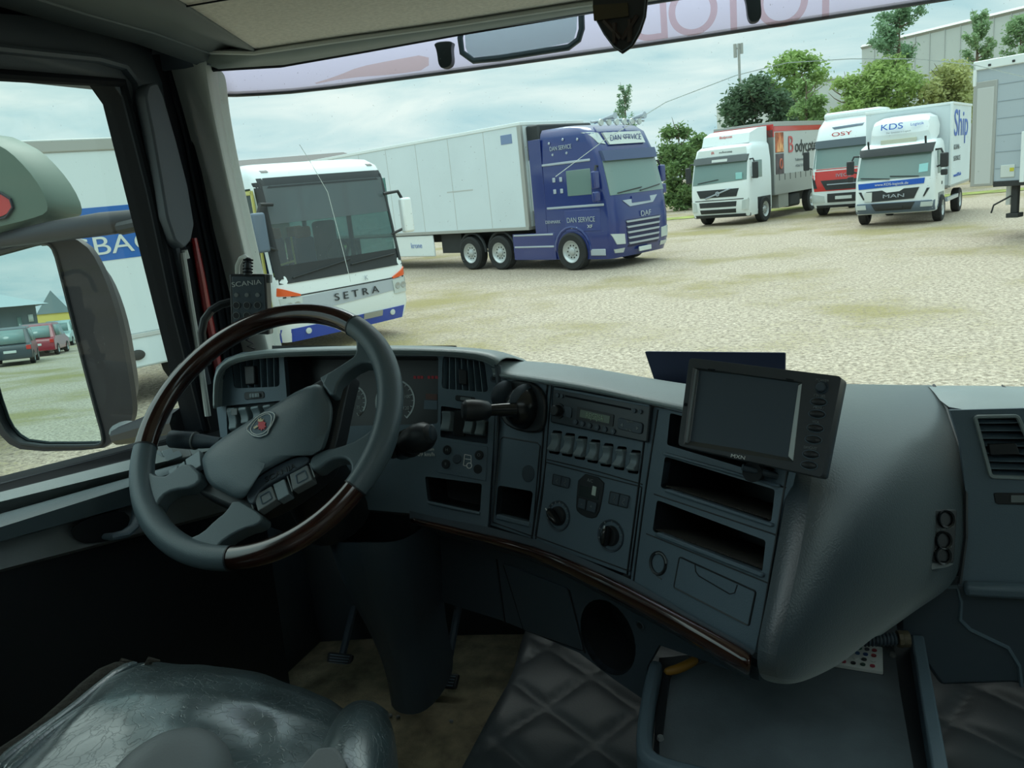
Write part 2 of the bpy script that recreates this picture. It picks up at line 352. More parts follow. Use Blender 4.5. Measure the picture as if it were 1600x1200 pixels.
# dark band (door gap) and red painted aperture seen below
gap = [[P(x-34, y, 'X-1.135') for x, y in ((200, 20), (238, 58), (258, 120), (277, 212), (297, 312), (318, 420), (332, 520), (342, 640), (350, 760))], [P(x, y, 'X-1.10') for x, y in ((200, 20), (238, 58), (258, 120), (277, 212), (297, 312), (318, 420), (332, 520), (342, 640), (350, 760))],
       [P(x, y, 'X-1.10') for x, y in ((250, 10), (270, 62), (290, 120), (318, 212), (342, 312), (370, 420), (386, 520), (400, 640), (410, 760))]]
struct(MB().grid(gap).build('trim_3', rubber, None, solid=.02))
for dx in (0, 13):
    MB().tube([P(x+dx, y, 'X-1.088') for x, y in ((262, 110), (288, 212), (308, 312), (330, 420), (346, 520), (358, 640))], .0045, 6).build('seal_ridge', rubber, ap)
redrow = [(303, 372), (314, 430), (326, 500), (337, 555), (348, 620)]
MB().tube([P(x, y, 'X-1.085') for x, y in redrow], [.006, .008, .009, .009, .009], 8).build('door_aperture_flange', redp, ap)
MB().tube([P(x, y, 'X-1.08') for x, y in ((285, 395), (297, 470), (312, 560), (325, 650))], .006, 8).build('chrome_edge_strip', pillar, ap)
# ---- door_1 (driver's door)
dr = struct(thing('door_1', None, None, P(200, 900, 'X-1.1')))
wtl, wtr, wbr, wbl = P(0, 118, 'X-1.1'), P(188, 130, 'X-1.1'), P(320, 672, 'X-1.1'), P(0, 755, 'X-1.1')
def ext(a, b, y): return a+(b-a)*((y-a.y)/(b.y-a.y))
tb, bb = ext(wtr, wtl, .12), ext(wbr, wbl, .12)
hole = [tb, wtl, wtr+V((0, -.02, .0)), wtr+V((0, .002, -.03)), wbr+V((0, 0, .02)), wbr, wbl, bb]
fo = [P(x, y, 'X-1.1') for x, y in ((0, 22), (120, 30), (190, 44), (232, 75), (252, 130), (280, 300), (306, 430), (326, 540), (345, 690))]
fo = [ext(fo[1], fo[0], .0)]+fo; fo[0].z = 2.72
outl = fo+[V((-1.1, 1.36, 1.7)), V((-1.1, 0, 1.7))]
tr = tessellate_polygon([outl, hole]); g = MB(); g.add(outl+hole, [tuple(t) for t in tr]); off = V((-.05, 0, 0))
g.build('door_frame', frame, dr, solid=.004)
MB().add(hole+[p+off for p in hole], [(i, (i+1) % 8, (i+1) % 8+8, i+8) for i in range(8)]).build('window_reveal', rubber, dr)
# inner raised rim round the window opening
g = MB(); rim = [ext(wtr, wtl, .2)+V((.006, 0, .045)), P(60, 83, 'X-1.094'), P(150, 92, 'X-1.094'), P(192, 104, 'X-1.094'), P(212, 130, 'X-1.094'), P(240, 260, 'X-1.094'), P(275, 400, 'X-1.094'), P(322, 600, 'X-1.094')]
g.tube(rim, .012, 8, flat=.6).build('window_surround', frame, dr)
MB().tube([wtl+V((.004, -.5, .0)), wtl+V((.004, 0, 0)), wtr+V((.004, 0, .0)), P(236, 300, 'X-1.09'), P(272, 470, 'X-1.09'), wbr+V((.004, 0, 0))], .009, 8).build('window_seal', rubber, dr)
g = MB(); g.add([p+V((-.03, 0, 0)) for p in (tb+V((0, 0, .03)), wtl+V((0, 0, .02)), wtr+V((0, .05, .02)), wbr+V((0, .04, -.02)), wbl+V((0, 0, -.03)), bb+V((0, 0, -.03)))], [(0, 1, 2, 3, 4, 5)])
glassmat('side_window_glass', (232, 246, 240), .05, .006)
g.build('window_pane', MATS['side_window_glass'], dr)
# guide / mirror-heater box on the front edge
g = MB(); MB().add([P(x, y, 'X-1.093') for x, y in ((229, 300), (262, 300), (272, 360), (290, 388), (304, 372), (322, 470), (345, 600), (352, 690), (320, 672), (274, 480))], [tuple(range(10))]).build('lower_frame_seal', rubber, dr)
MB().tube([P(288, 391, 'X-1.08'), P(292, 404, 'X-1.08')], .006, 8).build('striker', pillar, dr)
q = [(228, 150), (240, 210), (252, 280), (262, 340), (274, 376), (288, 388), (299, 376), (304, 350), (294, 290), (276, 220), (256, 150), (246, 128), (232, 132)]; pl = Pan((-1.07, 0, 0), (1, 0, 0)); pl.prism(g, rr(q, 4, 2), -.02, .008); g.build('window_guide_cover', frame, dr, bevel=.004)
# sill, ledge, groove, armrest, card: profile rows given at two photo columns
prof = [((0, 755), (200, 702), -1.10), ((0, 767), (200, 717), -1.085), ((0, 769), (200, 719), -1.07), ((0, 784), (200, 735), -1.045), ((0, 786), (200, 738), -1.05), ((0, 802), (200, 746), -1.065),
        ((0, 803), (200, 747), -1.03), ((0, 812), (200, 752), -1.00), ((0, 824), (200, 761), -.985), ((0, 846), (200, 790), -.99), ((0, 848), (200, 792), -1.02), ((0, 890), (200, 838), -1.00), ((0, 894), (200, 842), -1.02)]
def prow(a, b, xx, y0=-.5, y1=1.33, n=9):
    A, B = P(*a, 'X%g' % xx), P(*b, 'X%g' % xx); return [A+(B-A)*(((y0+(y1-y0)*i/n)-A.y)/(B.y-A.y)) for i in range(n+1)]
PR = [prow(*r) for r in prof]
MB().grid(PR[0:3]).build('window_sill_seal', rubber, dr)
MB().grid(PR[2:6]).build('sill_ledge', dashtop, dr)
MB().grid(PR[5:7]).build('groove', black, dr)
MB().grid(PR[6:11]).build('armrest', leather, dr)
MB().grid(PR[10:13]).build('door_card', mgrey, dr)
low = [[p.copy() for p in PR[12]], [V((-1.04, p.y, ZF)) for p in PR[12]]]
MB().grid(low).build('lower_door_panel', black, dr)
hp = Pan((-.985, 0, 0), (1, 0, 0))
g = MB(); g.tube([P(x, y, 'X%g' % z) for x, y, z in ((163, 838, -.985), (176, 839, -.97), (195, 835, -.965), (208, 824, -.965), (214, 808, -.97), (216, 790, -.99))], [.006, .009, .01, .009, .009, .009], 10, flat=.7); g.build('pull_handle', dash, dr)
g = MB(); lp = Pan((-1.0, 0, 0), (1, 0, 0)); lp.prism(g, smooth_loop([(108, 820), (200, 790), (205, 835), (150, 850), (118, 845)], 2), -.001, .001); g.build('handle_recess', black, dr)
# switch block on the ledge in front
sp = Pan(P(265, 710, 'X-1.06'), (.5, -.25, 1))
g = MB(); sp.prism(g, rr([(230, 700), (290, 690), (302, 712), (235, 728)], 6), -.02, .004); sb = g.build('window_switch_block', mgrey, dr, bevel=.002)
for q in ([(236, 707), (250, 703), (256, 714), (240, 717)], [(252, 704), (268, 700), (272, 708), (256, 714)], [(256, 713), (280, 703), (286, 712), (258, 722)]):
    g = MB(); sp.prism(g, rr(q, 3), .004, .009); g.build('window_switch', satin, sb, bevel=.001)
# ---- right side: passenger door with window, lets daylight in
d2 = struct(thing('door_2', None, None, V((XR, .3, ZF))))
xr = XR
out2 = [V((xr, 1.35, ZF)), V((xr, 1.35, 2.7)), V((xr, YB, 2.7)), V((xr, YB, ZF))]; h2 = [V((xr, 1.22, 1.95)), V((xr, 1.15, 2.58)), V((xr, .1, 2.6)), V((xr, .1, 2.05))]
tr = tessellate_polygon([out2, h2]); g = MB().add(out2+h2, [tuple(t) for t in tr]); g.build('door_panel', frame, d2, solid=.05)
g = MB().add([p+V((.02, 0, 0)) for p in h2], [(0, 1, 2, 3)]); g.build('window_pane', MATS['side_window_glass'], d2)
g = MB().box(XL-.05, XL-.02, YB-.05, .02, ZF, 2.72); struct(g.build('wall_left_rear', frame))
# front bulkhead under the windscreen
g = MB(); zt = 1.80
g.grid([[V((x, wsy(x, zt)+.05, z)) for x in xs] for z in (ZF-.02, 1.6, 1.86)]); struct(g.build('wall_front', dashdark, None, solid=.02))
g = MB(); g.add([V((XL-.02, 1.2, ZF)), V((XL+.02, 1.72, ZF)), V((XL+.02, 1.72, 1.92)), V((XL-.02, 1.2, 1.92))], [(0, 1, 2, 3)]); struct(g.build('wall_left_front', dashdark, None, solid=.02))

# ================================================================ DASHBOARD
t1, t2, t3 = math.radians(20), math.radians(17), math.radians(18.5)
P1 = Pan(P(775, 600, 1.345), V((0, -math.cos(t1), math.sin(t1))))
def tilted(vx, o, t):
    u = latv(vx); nh = V((-u.y, u.x, 0)); nh = nh if nh.dot(fw) < 0 else -nh
    return Pan(o, nh*math.cos(t)+V((0, 0, 1))*math.sin(t))
P2 = tilted(-424, P(864, 603, 1.25), t2)
P3 = tilted(30, P2.p(1012, 700), t3)
DB = thing('dashboard', 'wrap-around dark grey dashboard under the windscreen with switches and vents', 'dashboard', P1.p(600, 800, -.2))
def part(name, mb, m, parent=DB, **k): return mb.build(name, m, parent, **k)
# cluster binnacle face with holes
lvent = rr([(361, 560), (436, 556), (437, 604), (366, 607)], 6); rvent = rr([(692, 556), (757, 565), (763, 613), (690, 607)], 7)
clus = rr([(443, 556), (685, 557), (684, 662), (452, 668)], 5)
rsw = rr([(689, 634), (764, 646), (762, 694), (688, 683)], 3); pock1 = rr([(664, 744), (753, 756), (750, 800), (668, 782)], 4)
lsw = rr([(353, 634), (440, 626), (440, 690), (356, 694)], 3)
g = MB(); P1.face(g, [(333, 596), (338, 574), (352, 560), (380, 550), (560, 546), (700, 548), (758, 556), (773, 572), (776, 600), (770, 700), (762, 826), (640, 802), (500, 790), (352, 742)], [lvent, rvent, clus, rsw, pock1, lsw])
part('binnacle_face', g, dash)
g = MB(); hp_ = [(331, 640), (331, 596), (336, 575), (350, 561), (380, 550), (440, 546), (560, 542), (660, 543), (730, 546), (768, 552), (784, 562)]
ins = [(339, 640), (339, 600), (346, 583), (358, 570), (385, 561), (440, 556), (560, 553), (660, 554), (725, 557), (758, 563), (774, 575)]
rws = [P1.pts(ins, .0), P1.pts(ins, .028), P1.pts([(a[0]*.4+b[0]*.6, a[1]*.4+b[1]*.6) for a, b in zip(ins, hp_)], .036), P1.pts(hp_, .028)]
rws.append([p+V((0, .05, -.006)) for p in rws[-1]]); rws.append([p+V((0, .24, -.07)) for p in rws[3]]); rws.append([V((p.x, max(p.y+.01, wsy(p.x, 1.87)+.03), 1.87)) for p in rws[-1]])
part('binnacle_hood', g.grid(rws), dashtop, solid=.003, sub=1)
def vent(loop, n, knob, vertical=True, pan=P1, rng=None, group=None):
    g = MB(); pan.pocket(g, loop, .05); v = part('air_vent', g, black)
    q = rng
    for i in range(n):
        t = (i+.5)/n
        a, b = ((t, 0, t, 1) if vertical else (0, t, 1, t))[:2], ((t, 0, t, 1) if vertical else (0, t, 1, t))[2:]
        A, B = sub_q(q, a[0], a[1], a[0]+1e-4, a[1]+1e-4)[0], sub_q(q, b[0], b[1], b[0]+1e-4, b[1]+1e-4)[0]
        pa, pb = pan.p(*A, -.003), pan.p(*B, -.003); ax = (pb-pa)/2; w = (pan.ex if vertical else pan.ey)
        wd = (pan.n*-.011+w*.004)
        MB().obox((pa+pb)/2-pan.n*.010, ax, wd, wd.cross(ax).normalized()*.0008).build('slat', dash, v)
    g = MB(); pan.prism(g, rr(knob, 2), -.006, .006); g.build('vane_knob', black, v, bevel=.002)
    return v
vent(lvent, 7, [(381, 572), (397, 571), (398, 600), (383, 601)], rng=[(361, 559), (436, 556), (437, 604), (366, 607)])
vent(rvent, 7, [(716, 576), (728, 578), (728, 601), (717, 600)], rng=[(692, 557), (757, 565), (763, 613), (690, 607)])
for q in ([(381, 613), (412, 611), (413, 622), (382, 625)], [(711, 617), (743, 621), (742, 630), (711, 626)]):
    g = MB(); P1.prism(g, rr(q, 4), -.003, .0015); a = part('vent_wheel_bezel', g, black, bevel=.0008)
    g = MB(); c = sub_q(q, .25, .2, .75, .8); P1.prism(g, rr(c, 2), 0, .006); g.build('thumb_wheel', satin, a, bevel=.001)
    for k in range(3): c = sub_q(q, .3+k*.15, .25, .36+k*.15, .75); g = MB(); P1.prism(g, c, .006, .0068); g.build('grip_rib', grey, a)
for x, y in ((346, 589), (771, 592)):
    g = MB(); P1.disc(g, x, y, .006, 0, .002, 14); a = part('trim_screw', g, dashdark); g = MB(); P1.disc(g, x, y, .003, .002, .003, 8); g.build('socket', black, a)
# instrument cluster
g = MB(); P1.pocket(g, clus, .06, back=False); cl = part('instrument_cluster', g, black)
PC = Pan(P1.p(560, 610, -.06), P1.n)
gface = mat('gauge_face', (26, 32, 36), .35, spec=.6)
g = MB(); PC.prism(g, [(425, 540), (712, 540), (706, 690), (425, 690)], -.005, 0); g.build('gauge_plate', gface, cl)
gl_w = mat('gauge_print', (206, 214, 214), .6); redlcd = mat('red_lamp', (120, 10, 26), .4, emit=.10); orl = mat('amber_lcd', (80, 44, 34), .4, emit=.02)
def gauge(x, y, r, a0, a1, marks, sz):
    g = MB(); a0, a1 = math.radians(a0), math.radians(a1); PC.ring(g, x, y, r, .0030, .001, 40, a0, a1)
    c = PC.p(x, y, .001)
    for i in range(17):
        a = a0+(a1-a0)*i/16; d_ = PC.ex*math.cos(a)+PC.ey*math.sin(a); w_ = PC.n.cross(d_)*.0006
        g.prism([c+d_*(r-.006)-w_, c+d_*(r-.006)+w_, c+d_*r+w_, c+d_*r-w_], PC.n*-.0008)
    g.build('gauge_dial', gl_w, cl)
    for t, a in marks:
        a = math.radians(a); q = c+(PC.ex*math.cos(a)+PC.ey*math.sin(a))*(r-.0125); text('dial_number', t, sz, q, PC.ex, PC.ey, gl_w, cl, ext=.0003)
gauge(617, 627, .0385, -52, 232, [('20', 215), ('40', 160), ('60', 110), ('80', 65), ('100', 18), ('120', -30)], .0085)
gauge(549, 628, .030, -60, 240, [('10', 150), ('20', 25), ('25', -35)], .007)
gauge(480, 632, .030, 60, 300, [('4', 150)], .007)
for x in (646, 652, 657, 668, 674, 680): g = MB(); PC.prism(g, [(x, 587), (x+4, 587.5), (x+4, 592), (x, 591.5)], 0, .001); g.build('warning_lamp', redlcd, cl)
g = MB(); PC.prism(g, rr([(665, 615), (683, 616), (683, 625), (665, 624)], 1), 0, .001); g.build('trip_display', orl, cl)
g = MB(); PC.prism(g, [(663, 625), (683, 626), (683, 640), (662, 639)], 0, .001); g.build('lower_display', dash, cl)
P1.text('notice_text', 'maximum', 666, 702, .0075, white, DB); P1.text('notice_text', '89 km/h', 666, 710, .0095, white, DB)
# left switch group
g = MB(); P1.pocket(g, lsw, .02); part('switch_recess', g, dashdark)
def rocker(pan, q, up=1, m=satin, icon=None, h=.011):
    g = MB(); T = pan.pts(q, 0); mid = [(T[0]+T[3])/2, (T[1]+T[2])/2]; n = pan.n
    # curved toggle: top sits low, foot sweeps out
    prof = [(0, .005), (.06, .009), (.3, .004), (.6, .004), (.88, h-.003), (1, h-.006)] if up else [(0, h-.002), (.15, h), (.4, .006), (.65, .004), (.9, .006), (1, 0)]
    A = [T[0]+(T[3]-T[0])*t+n*(h_) for t, h_ in prof]; B = [T[1]+(T[2]-T[1])*t+n*(h_) for t, h_ in prof]
    k = len(A); A2 = [T[0]+(T[3]-T[0])*t-n*.012 for t, _ in prof]; B2 = [T[1]+(T[2]-T[1])*t-n*.012 for t, _ in prof]
    g.grid([A2, A, B, B2]); g.add(A+A2, [(i, i+1, i+1+k, i+k) for i in range(0)])
    g.add([A[0], B[0], B2[0], A2[0]], [(0, 1, 2, 3)]); g.add([A[-1], B[-1], B2[-1], A2[-1]], [(0, 1, 2, 3)])
    r = g.build('rocker_switch', m, DB, bevel=.0015, smooth=50)
    if icon: 
        c = sub_q(q, .5, .86, .501, .861)[0]; text('switch_symbol', icon, .006, pan.p(c[0], c[1], h+.0005), pan.ex, pan.ey, grey, r, ext=.0002)
    return r
for q in ([(359, 638), (371, 637), (372, 672), (360, 674)], [(377, 637), (389, 636), (391, 662), (379, 664)], [(396, 636), (408, 634), (410, 655), (398, 657)], [(415, 634), (427, 632), (429, 652), (417, 654)]):
    rocker(P1, q, 0)
g = MB(); P1.prism(g, rr([(361, 639), (370, 638), (370, 648), (361, 649)], 1), .009, .0125); part('switch_cap', g, mgrey)
# right switch group
g = MB(); P1.pocket(g, rsw, .02); part('switch_recess', g, dashdark)
g = MB(); P1.prism(g, rr([(710, 640), (726, 643), (725, 682), (709, 680)], 3), -.02, -.012); part('blank_slot', g, black)
for q in ([(693, 642), (706, 643), (704, 674), (690, 673)], [(729, 645), (742, 648), (738, 679), (725, 677)], [(747, 655), (760, 658), (756, 681), (743, 680)]): rocker(P1, q)
g = MB(); P1.prism(g, rr([(683, 688), (762, 698), (759, 752), (682, 738)], 2), -.002, .0015); pn = part('mirror_switch_panel', g, dash, bevel=.0008)
for x, y, s_ in ((698, 703, 'H'), (696, 725, 'II'), (748, 711, 'O'), (713.5, 717, None), (746.5, 733, None)):
    g = MB(); P1.disc(g, x, y, .0078, .0015, .005 if s_ or x < 720 else .0018, 18); b_ = g.build('round_button', black if s_ or x > 720 else dashdark, pn, bevel=.001)
    if s_: text('button_symbol', s_, .007, P1.p(x, y, .0052), P1.ex, P1.ey, grey, b_, ext=.0002)
g = MB()
for a, b in (((726, 710), (736, 712)), ((736, 712), (736, 725)), ((726, 710), (724, 727)), ((724, 727), (728, 728)), ((727, 717), (735, 718))):
    pa, pb = P1.p(*a, .002), P1.p(*b, .002); g.tube([pa, pb], .0007, 4)
P1.ring(g, 733, 727.5, .0045, .0013, .002, 16); g.build('cab_symbol', white, pn)
g = MB(); P1.pocket(g, pock1, .09); part('storage_pocket', g, black)
g = MB(); P1.prism(g, [(667, 783), (750, 800), (749, 805), (668, 788)], 0, .006); part('pocket_lip', g, dash, bevel=.002)
# centre column with the trailer-brake unit
r2 = [(783, 684), (842, 694), (826, 834), (770, 815)]
cup = rr([(778, 758), (833, 768), (826, 822), (774, 808)], 6)
radio_h = rr([(863, 603), (1017, 631), (1011, 692), (860, 660)], 4)
slots = [(868, 690.7), (888.3, 694.7), (908, 699.5), (928, 704.8), (948.5, 710.7), (969.3, 715.5), (991.2, 721.3)]
def tog(x, y, s=1.): return [(x-6*s+3, y-16*s), (x+8*s+1, y-14.5*s), (x+5*s, y+17*s), (x-9*s, y+14.5*s)]
sh = [rr(tog(x, y, 1.18), 3) for x, y in slots]
g = MB(); P2.face(g, [(779, 588), (860, 601), (1018, 634), (1003, 770), (984, 899), (900, 868), (832, 842), (766, 820), (776, 700)], [cup, radio_h]+sh)
part('console_face', g, dash)
g = MB(); P2.pocket(g, cup, .10); part('cup_recess', g, black)
g = MB(); P2.prism(g, [(775, 803), (827, 816), (826, 824), (774, 811)], -.012, .004); part('pocket_lip', g, dash, bevel=.002)
g = MB(); P2.disc(g, 824.5, 740, .0135, -.002, .0018, 24); part('blanking_plug', g, dashdark, bevel=.0008)
def groove(pan, pts, w=.0014, parent=DB, name='panel_gap', closed=False, h=.0004):
    return MB().tube(pan.pts(pts, h), w, 4, closed=closed).build(name, black, parent)
groove(P2, [(856, 598), (849, 680), (843, 760), (831, 842)], .002); groove(P2, [(862, 600), (855, 690), (848, 770), (837, 842)], .0012)
groove(P2, [(1013, 633), (1003, 720), (993, 800), (980, 898)], .0016)
groove(P2, [(786, 683), (840, 692), (844, 697), (838, 765), (832, 838), (770, 816), (777, 745), (782, 687)], .0012, closed=True)
groove(P2, [(855, 718), (935, 737), (1004, 757)], .001)
# ---- brake unit
BU = thing('trailer_brake_lever', 'black ball-ended hand brake lever in a domed housing left of the radio', 'lever', P2.p(815, 640))
c = P2.p(818, 640, 0)
g = MB(); P2.prism(g, smooth_loop([(784, 603), (800, 592), (835, 598), (852, 620), (850, 665), (838, 678), (800, 672), (780, 655)], 2), -.001, .008); part('mounting_plate', g, black, BU, bevel=.003)
g = MB(); R_ = M((P2.ex, P2.ey, P2.n)).transposed(); g.ball(P2.p(822, 637, .002), .032, .036, .040, 20, 12, R_); part('domed_housing', g, gloss, BU)
for s_ in (-1, 1):
    g = MB(); cc = P2.p(806+s_*15, 622+s_*3, .012); g.ball(cc, .009, .026, .034, 12, 10, R_); part('guide_cheek', g, dashdark, BU)
a0 = P2.p(806, 640, .035); kb = P2.p(748, 641, .085)
g = MB(); g.tube([a0, a0*.6+kb*.4, a0*.25+kb*.75, kb], [.012, .0105, .009, .010], 14); part('lever_arm', g, gloss, BU)
g = MB(); ax_ = (kb-a0).normalized(); g.lathe(kb+ax_*.012, ax_, [(.0001, -.032), (.010, -.031), (.014, -.026), (.0165, -.014), (.0175, 0), (.0165, .009), (.012, .014), (.0001, .0155)], 20); part('knob', g, black, BU)
# ---- rocker row
for i, (x, y) in enumerate(slots):
    g = MB(); P2.pocket(g, sh[i], .022); part('switch_slot', g, black)
    rocker(P2, tog(x, y, .9), 1, satin, ['', '', '', '', '+', 'o', 'x'][i], h=.013)
# ---- climate panel
cp = [(853, 722), (1003, 761), (985, 893), (836, 838)]
groove(P2, rr(cp, 2, 2), .0011, closed=True)
cen = smooth_loop([(904, 738), (944, 748), (941, 775), (934, 807), (921, 811), (902, 801), (899, 790)], 1)
g = MB(); P2.prism(g, cen, -.004, .002); cn = part('climate_display', g, black, bevel=.001)
g = MB(); P2.prism(g, rr([(906, 758), (936, 766), (934, 782), (904, 775)], 1), .002, .0025); g.build('lcd_glass', mat('dim_lcd', (44, 54, 54), .2), cn)
lit = mat('lit_slider', (190, 205, 195), .4)
g = MB(); P2.prism(g, [(926, 759), (932, 761), (930, 775), (924, 773)], .0025, .003); g.build('level_mark', lit, cn)
text('display_text', 'A/C', .007, P2.p(922, 751, .0023), P2.ex, P2.ey, grey, cn, ext=.0002)
for q, s_ in (([(904, 778), (915, 781), (913, 797), (902, 793)], '-'), ([(918, 782), (932, 786), (929, 802), (915, 798)], '+')):
    g = MB(); P2.prism(g, rr(q, 2), .002, .0045); b_ = g.build('push_button', dashdark, cn, bevel=.001); m_ = sub_q(q, .5, .5, .51, .51)[0]; text('button_symbol', s_, .009, P2.p(*m_, .0048), P2.ex, P2.ey, grey, b_, ext=.0002)
for Q, syms in (([(864, 740), (891, 747), (888, 764), (862, 757)], 'SR'), ([(953, 767), (984, 775), (980, 795), (950, 787)], 'AR')):
    g = MB(); P2.prism(g, rr(Q, 2), -.004, .0008); bz = part('button_bezel', g, black)
    for k in (0, 1):
        q = sub_q(Q, .04+.48*k, .06, .48+.48*k, .94); g = MB(); P2.prism(g, rr(q, 1), .0008, .004); b_ = g.build('push_button', dashdark, bz, bevel=.001)
        m_ = sub_q(q, .5, .55, .51, .56)[0]; pc_ = P2.p(*m_, .0043)
        MB().tube([pc_+P2.ex*(.0022*math.sin(j*1.3))*(1 if k else .7)+P2.ey*(.0045-.0015*j) for j in range(7)], .0004, 4).build('button_symbol', grey, b_)
for (x, y, r_, ang, nm) in ((873, 806, .0185, 40, 'fan'), (954.7, 837, .0185, 92, 'heat')):
    g = MB(); c = P2.p(x, y, 0); g.lathe(c, P2.n, [(.0235, 0), (.023, .0025), (.0205, .0015), (.019, -.003), (.0001, -.003)], 30); dl = part('rotary_control', g, dashdark)
    g = MB(); g.lathe(c-P2.n*.003, P2.n, [(.015, 0), (.0145, .008), (.013, .010), (.0001, .010)], 26); g.build('knob_base', black, dl)
    a = math.radians(180-ang); dx = P2.ex*math.cos(a)+P2.ey*math.sin(a); dy = P2.n.cross(dx)
    R_ = M((dx, dy, P2.n)).transposed(); g = MB(); g.ball(c+P2.n*.012, .0155, .0062, .011, 18, 10, R_); g.build('knob_grip', gloss, dl)
    g = MB().obox(c+dx*.013+P2.n*.0185, dx*.003, dy*.0008, P2.n*.0006); g.build('pointer_mark', white, dl)
    for k in range(11 if nm == 'fan' else 7):
        aa = math.radians(-20+k*220/(10 if nm == 'fan' else 6)); d_ = P2.ex*math.cos(aa)+P2.ey*math.sin(aa)
        MB().obox(c+d_*.0205+P2.n*.002, d_*(.0014), P2.n.cross(d_)*(.0005+.00008*k), P2.n*.0004).build('scale_mark', grey, dl)
# ---- right column
s1 = rr([(1039, 713), (1211, 765), (1205, 816), (1032, 762)], 5); s2 = rr([(1026.6, 781), (1196.5, 844.5), (1191, 894), (1019.5, 830)], 5)
s0 = rr([(1047, 645), (1215, 690), (1208, 745), (1042, 695)], 4)
g = MB(); P3.face(g, [(1016, 634), (1130, 660), (1243, 694), (1228, 760), (1204, 900), (1179, 1020), (1080, 966), (985, 912), (1003, 770)], [s0, s1, s2]); part('column_face', g, dash)
for s_ in (s0, s1, s2): g = MB(); P3.pocket(g, s_, .13); part('storage_slot', g, black)
for q in ([(1040, 763), (1206, 818), (1204, 824), (1036, 768)], [(1027, 831), (1192, 896), (1189, 903), (1022, 837)], [(1036, 706), (1217, 757), (1215, 762), (1034, 711)]):
    g = MB(); P3.prism(g, q, -.01, .005); part('slot_lip', g, dash, bevel=.002)
for q, in (([(1040, 768), (1208, 824), (1215, 790), (1120, 755)],), ([(1024, 836), (1193, 900), (1200, 862), (1110, 822)],)):
    a, b = P3.p(q[0][0], q[0][1]-5, -.004), P3.p(q[1][0], q[1][1]-7, -.004)
    ey = P3.ey; g = MB(); k = 60
    for i in range(k):
        t = i/k; o_ = a+(b-a)*t; w_ = (b-a)/k*.5; g.add([o_+ey*.003, o_+w_+ey*.003, o_+w_-P3.n*.11+ey*.003+w_*6, o_-P3.n*.11+ey*.003+w_*6], [(0, 1, 2, 3)])
    g.build('ribbed_mat', carbon, DB, solid=.002)
for l in ([(1036, 709), (1228, 762)], [(1022, 772), (1213, 836)], [(1010, 834), (1200, 911)]): groove(P3, l, .001)
groove(P3, [(1028, 640), (1014, 730), (1004, 800), (990, 908)], .0014); groove(P3, [(1236, 700), (1213, 840), (1184, 1012)], .0013)
dq = [(1062, 870), (1181, 924), (1170, 978), (1053, 918)]
g = MB(); P3.prism(g, rr(dq, 4), -.004, .001); dw = part('ashtray_drawer', g, dash, bevel=.001)
MB().tube(P3.pts(rr(dq, 4), .0005), .0013, 4, closed=True).build('panel_gap', black, dw)
MB().tube(P3.pts([(1086, 882), (1087, 893), (1092, 900), (1140, 928), (1148, 926), (1152, 914)], .0014), .0008, 4).build('finger_pull', black, dw)
g = MB(); c = P3.p(1029, 880, 0); g.lathe(c, P3.n, [(.0165, 0), (.0155, .003), (.0125, .002), (.0115, -.03), (.0001, -.03)], 28); so_ = part('power_socket', g, black)
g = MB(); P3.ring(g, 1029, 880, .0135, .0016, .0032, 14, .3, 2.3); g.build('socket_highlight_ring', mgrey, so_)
P3.text('socket_text', 'PULL OUT', 1027, 900, .0042, grey, so_, .001, rot=-.15)
# ---- top pad above the console
far = [(752, 546), (780, 553), (850, 553), (905, 560), (960, 570), (1020, 581), (1065, 589), (1130, 596), (1200, 599), (1262, 600)]
lip = [(770, 588), (781, 590), (850, 600), (905, 609), (960, 620), (1020, 634), (1065, 642), (1130, 660), (1200, 682), (1243, 694)]
def con(x, y, h=0): return (P2 if x < 1014 else P3).p(x, y, h)
A = [con(x, y, 0) for x, y in lip]; B = [con(x, y, .012) for x, y in lip]; C_ = [con(x, y-9, .014) for x, y in lip]
D_ = []; E_ = []
for (x, y), (fx, fy) in zip(lip, far):
    dd = (con(x, y)-CAM).dot(fw); D_.append(P(x*.6+fx*.4, (y-9)*.55+fy*.45, dd+.05)); E_.append(P(fx, fy, dd+.24))
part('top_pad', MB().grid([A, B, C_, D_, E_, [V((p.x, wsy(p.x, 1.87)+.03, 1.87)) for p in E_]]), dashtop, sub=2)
# joint cap between binnacle and console
g = MB(); jl = [[P1.p(773, 568, .03), P1.p(776, 600, .012), P1.p(773, 700, .006), P1.p(765, 822, .004)], [P2.p(783, 572, .012), P2.p(782, 600, .006), P2.p(778, 700, .004), P2.p(769, 815, .003)]]
part('joint_strip', g.grid(jl), dashdark, solid=.003)
# ---- wood trim
T_ = [(640, 808), (700, 822), (770, 838), (832, 852), (900, 878), (985, 917), (1080, 968), (1150, 1006), (1176, 1022)]
B_ = [(640, 816), (700, 832), (770, 851), (830, 869), (890, 896), (975, 942), (1070, 994), (1140, 1038), (1172, 1056)]
def anyp(x, y, h): return (P1 if x < 772 else P2 if x < 1000 else P3).p(x, y, h)
def P4_(p, i): return tilted(-424, P2.p(900, 890, -.055), math.radians(-8)).p(p[0], p[1]+8)
ra = [anyp(*p, -.004) for p in T_]; rb = [anyp(*p, .02) for p in T_]; mid_ = [((a[0]+b[0])/2, (a[1]+b[1])/2) for a, b in zip(T_, B_)]
rc = [anyp(*p, .026) for p in mid_]; rd = [anyp(*p, .018) for p in B_]; re_ = [anyp(*p, -.02) for p in B_]
part('under_trim_panel', MB().grid([re_, [P4_(p, i) for i, p in enumerate(B_)]]), dashdark)
part('wood_trim', MB().grid([ra, rb, rc, rd, re_]), wood, solid=.004, sub=1)
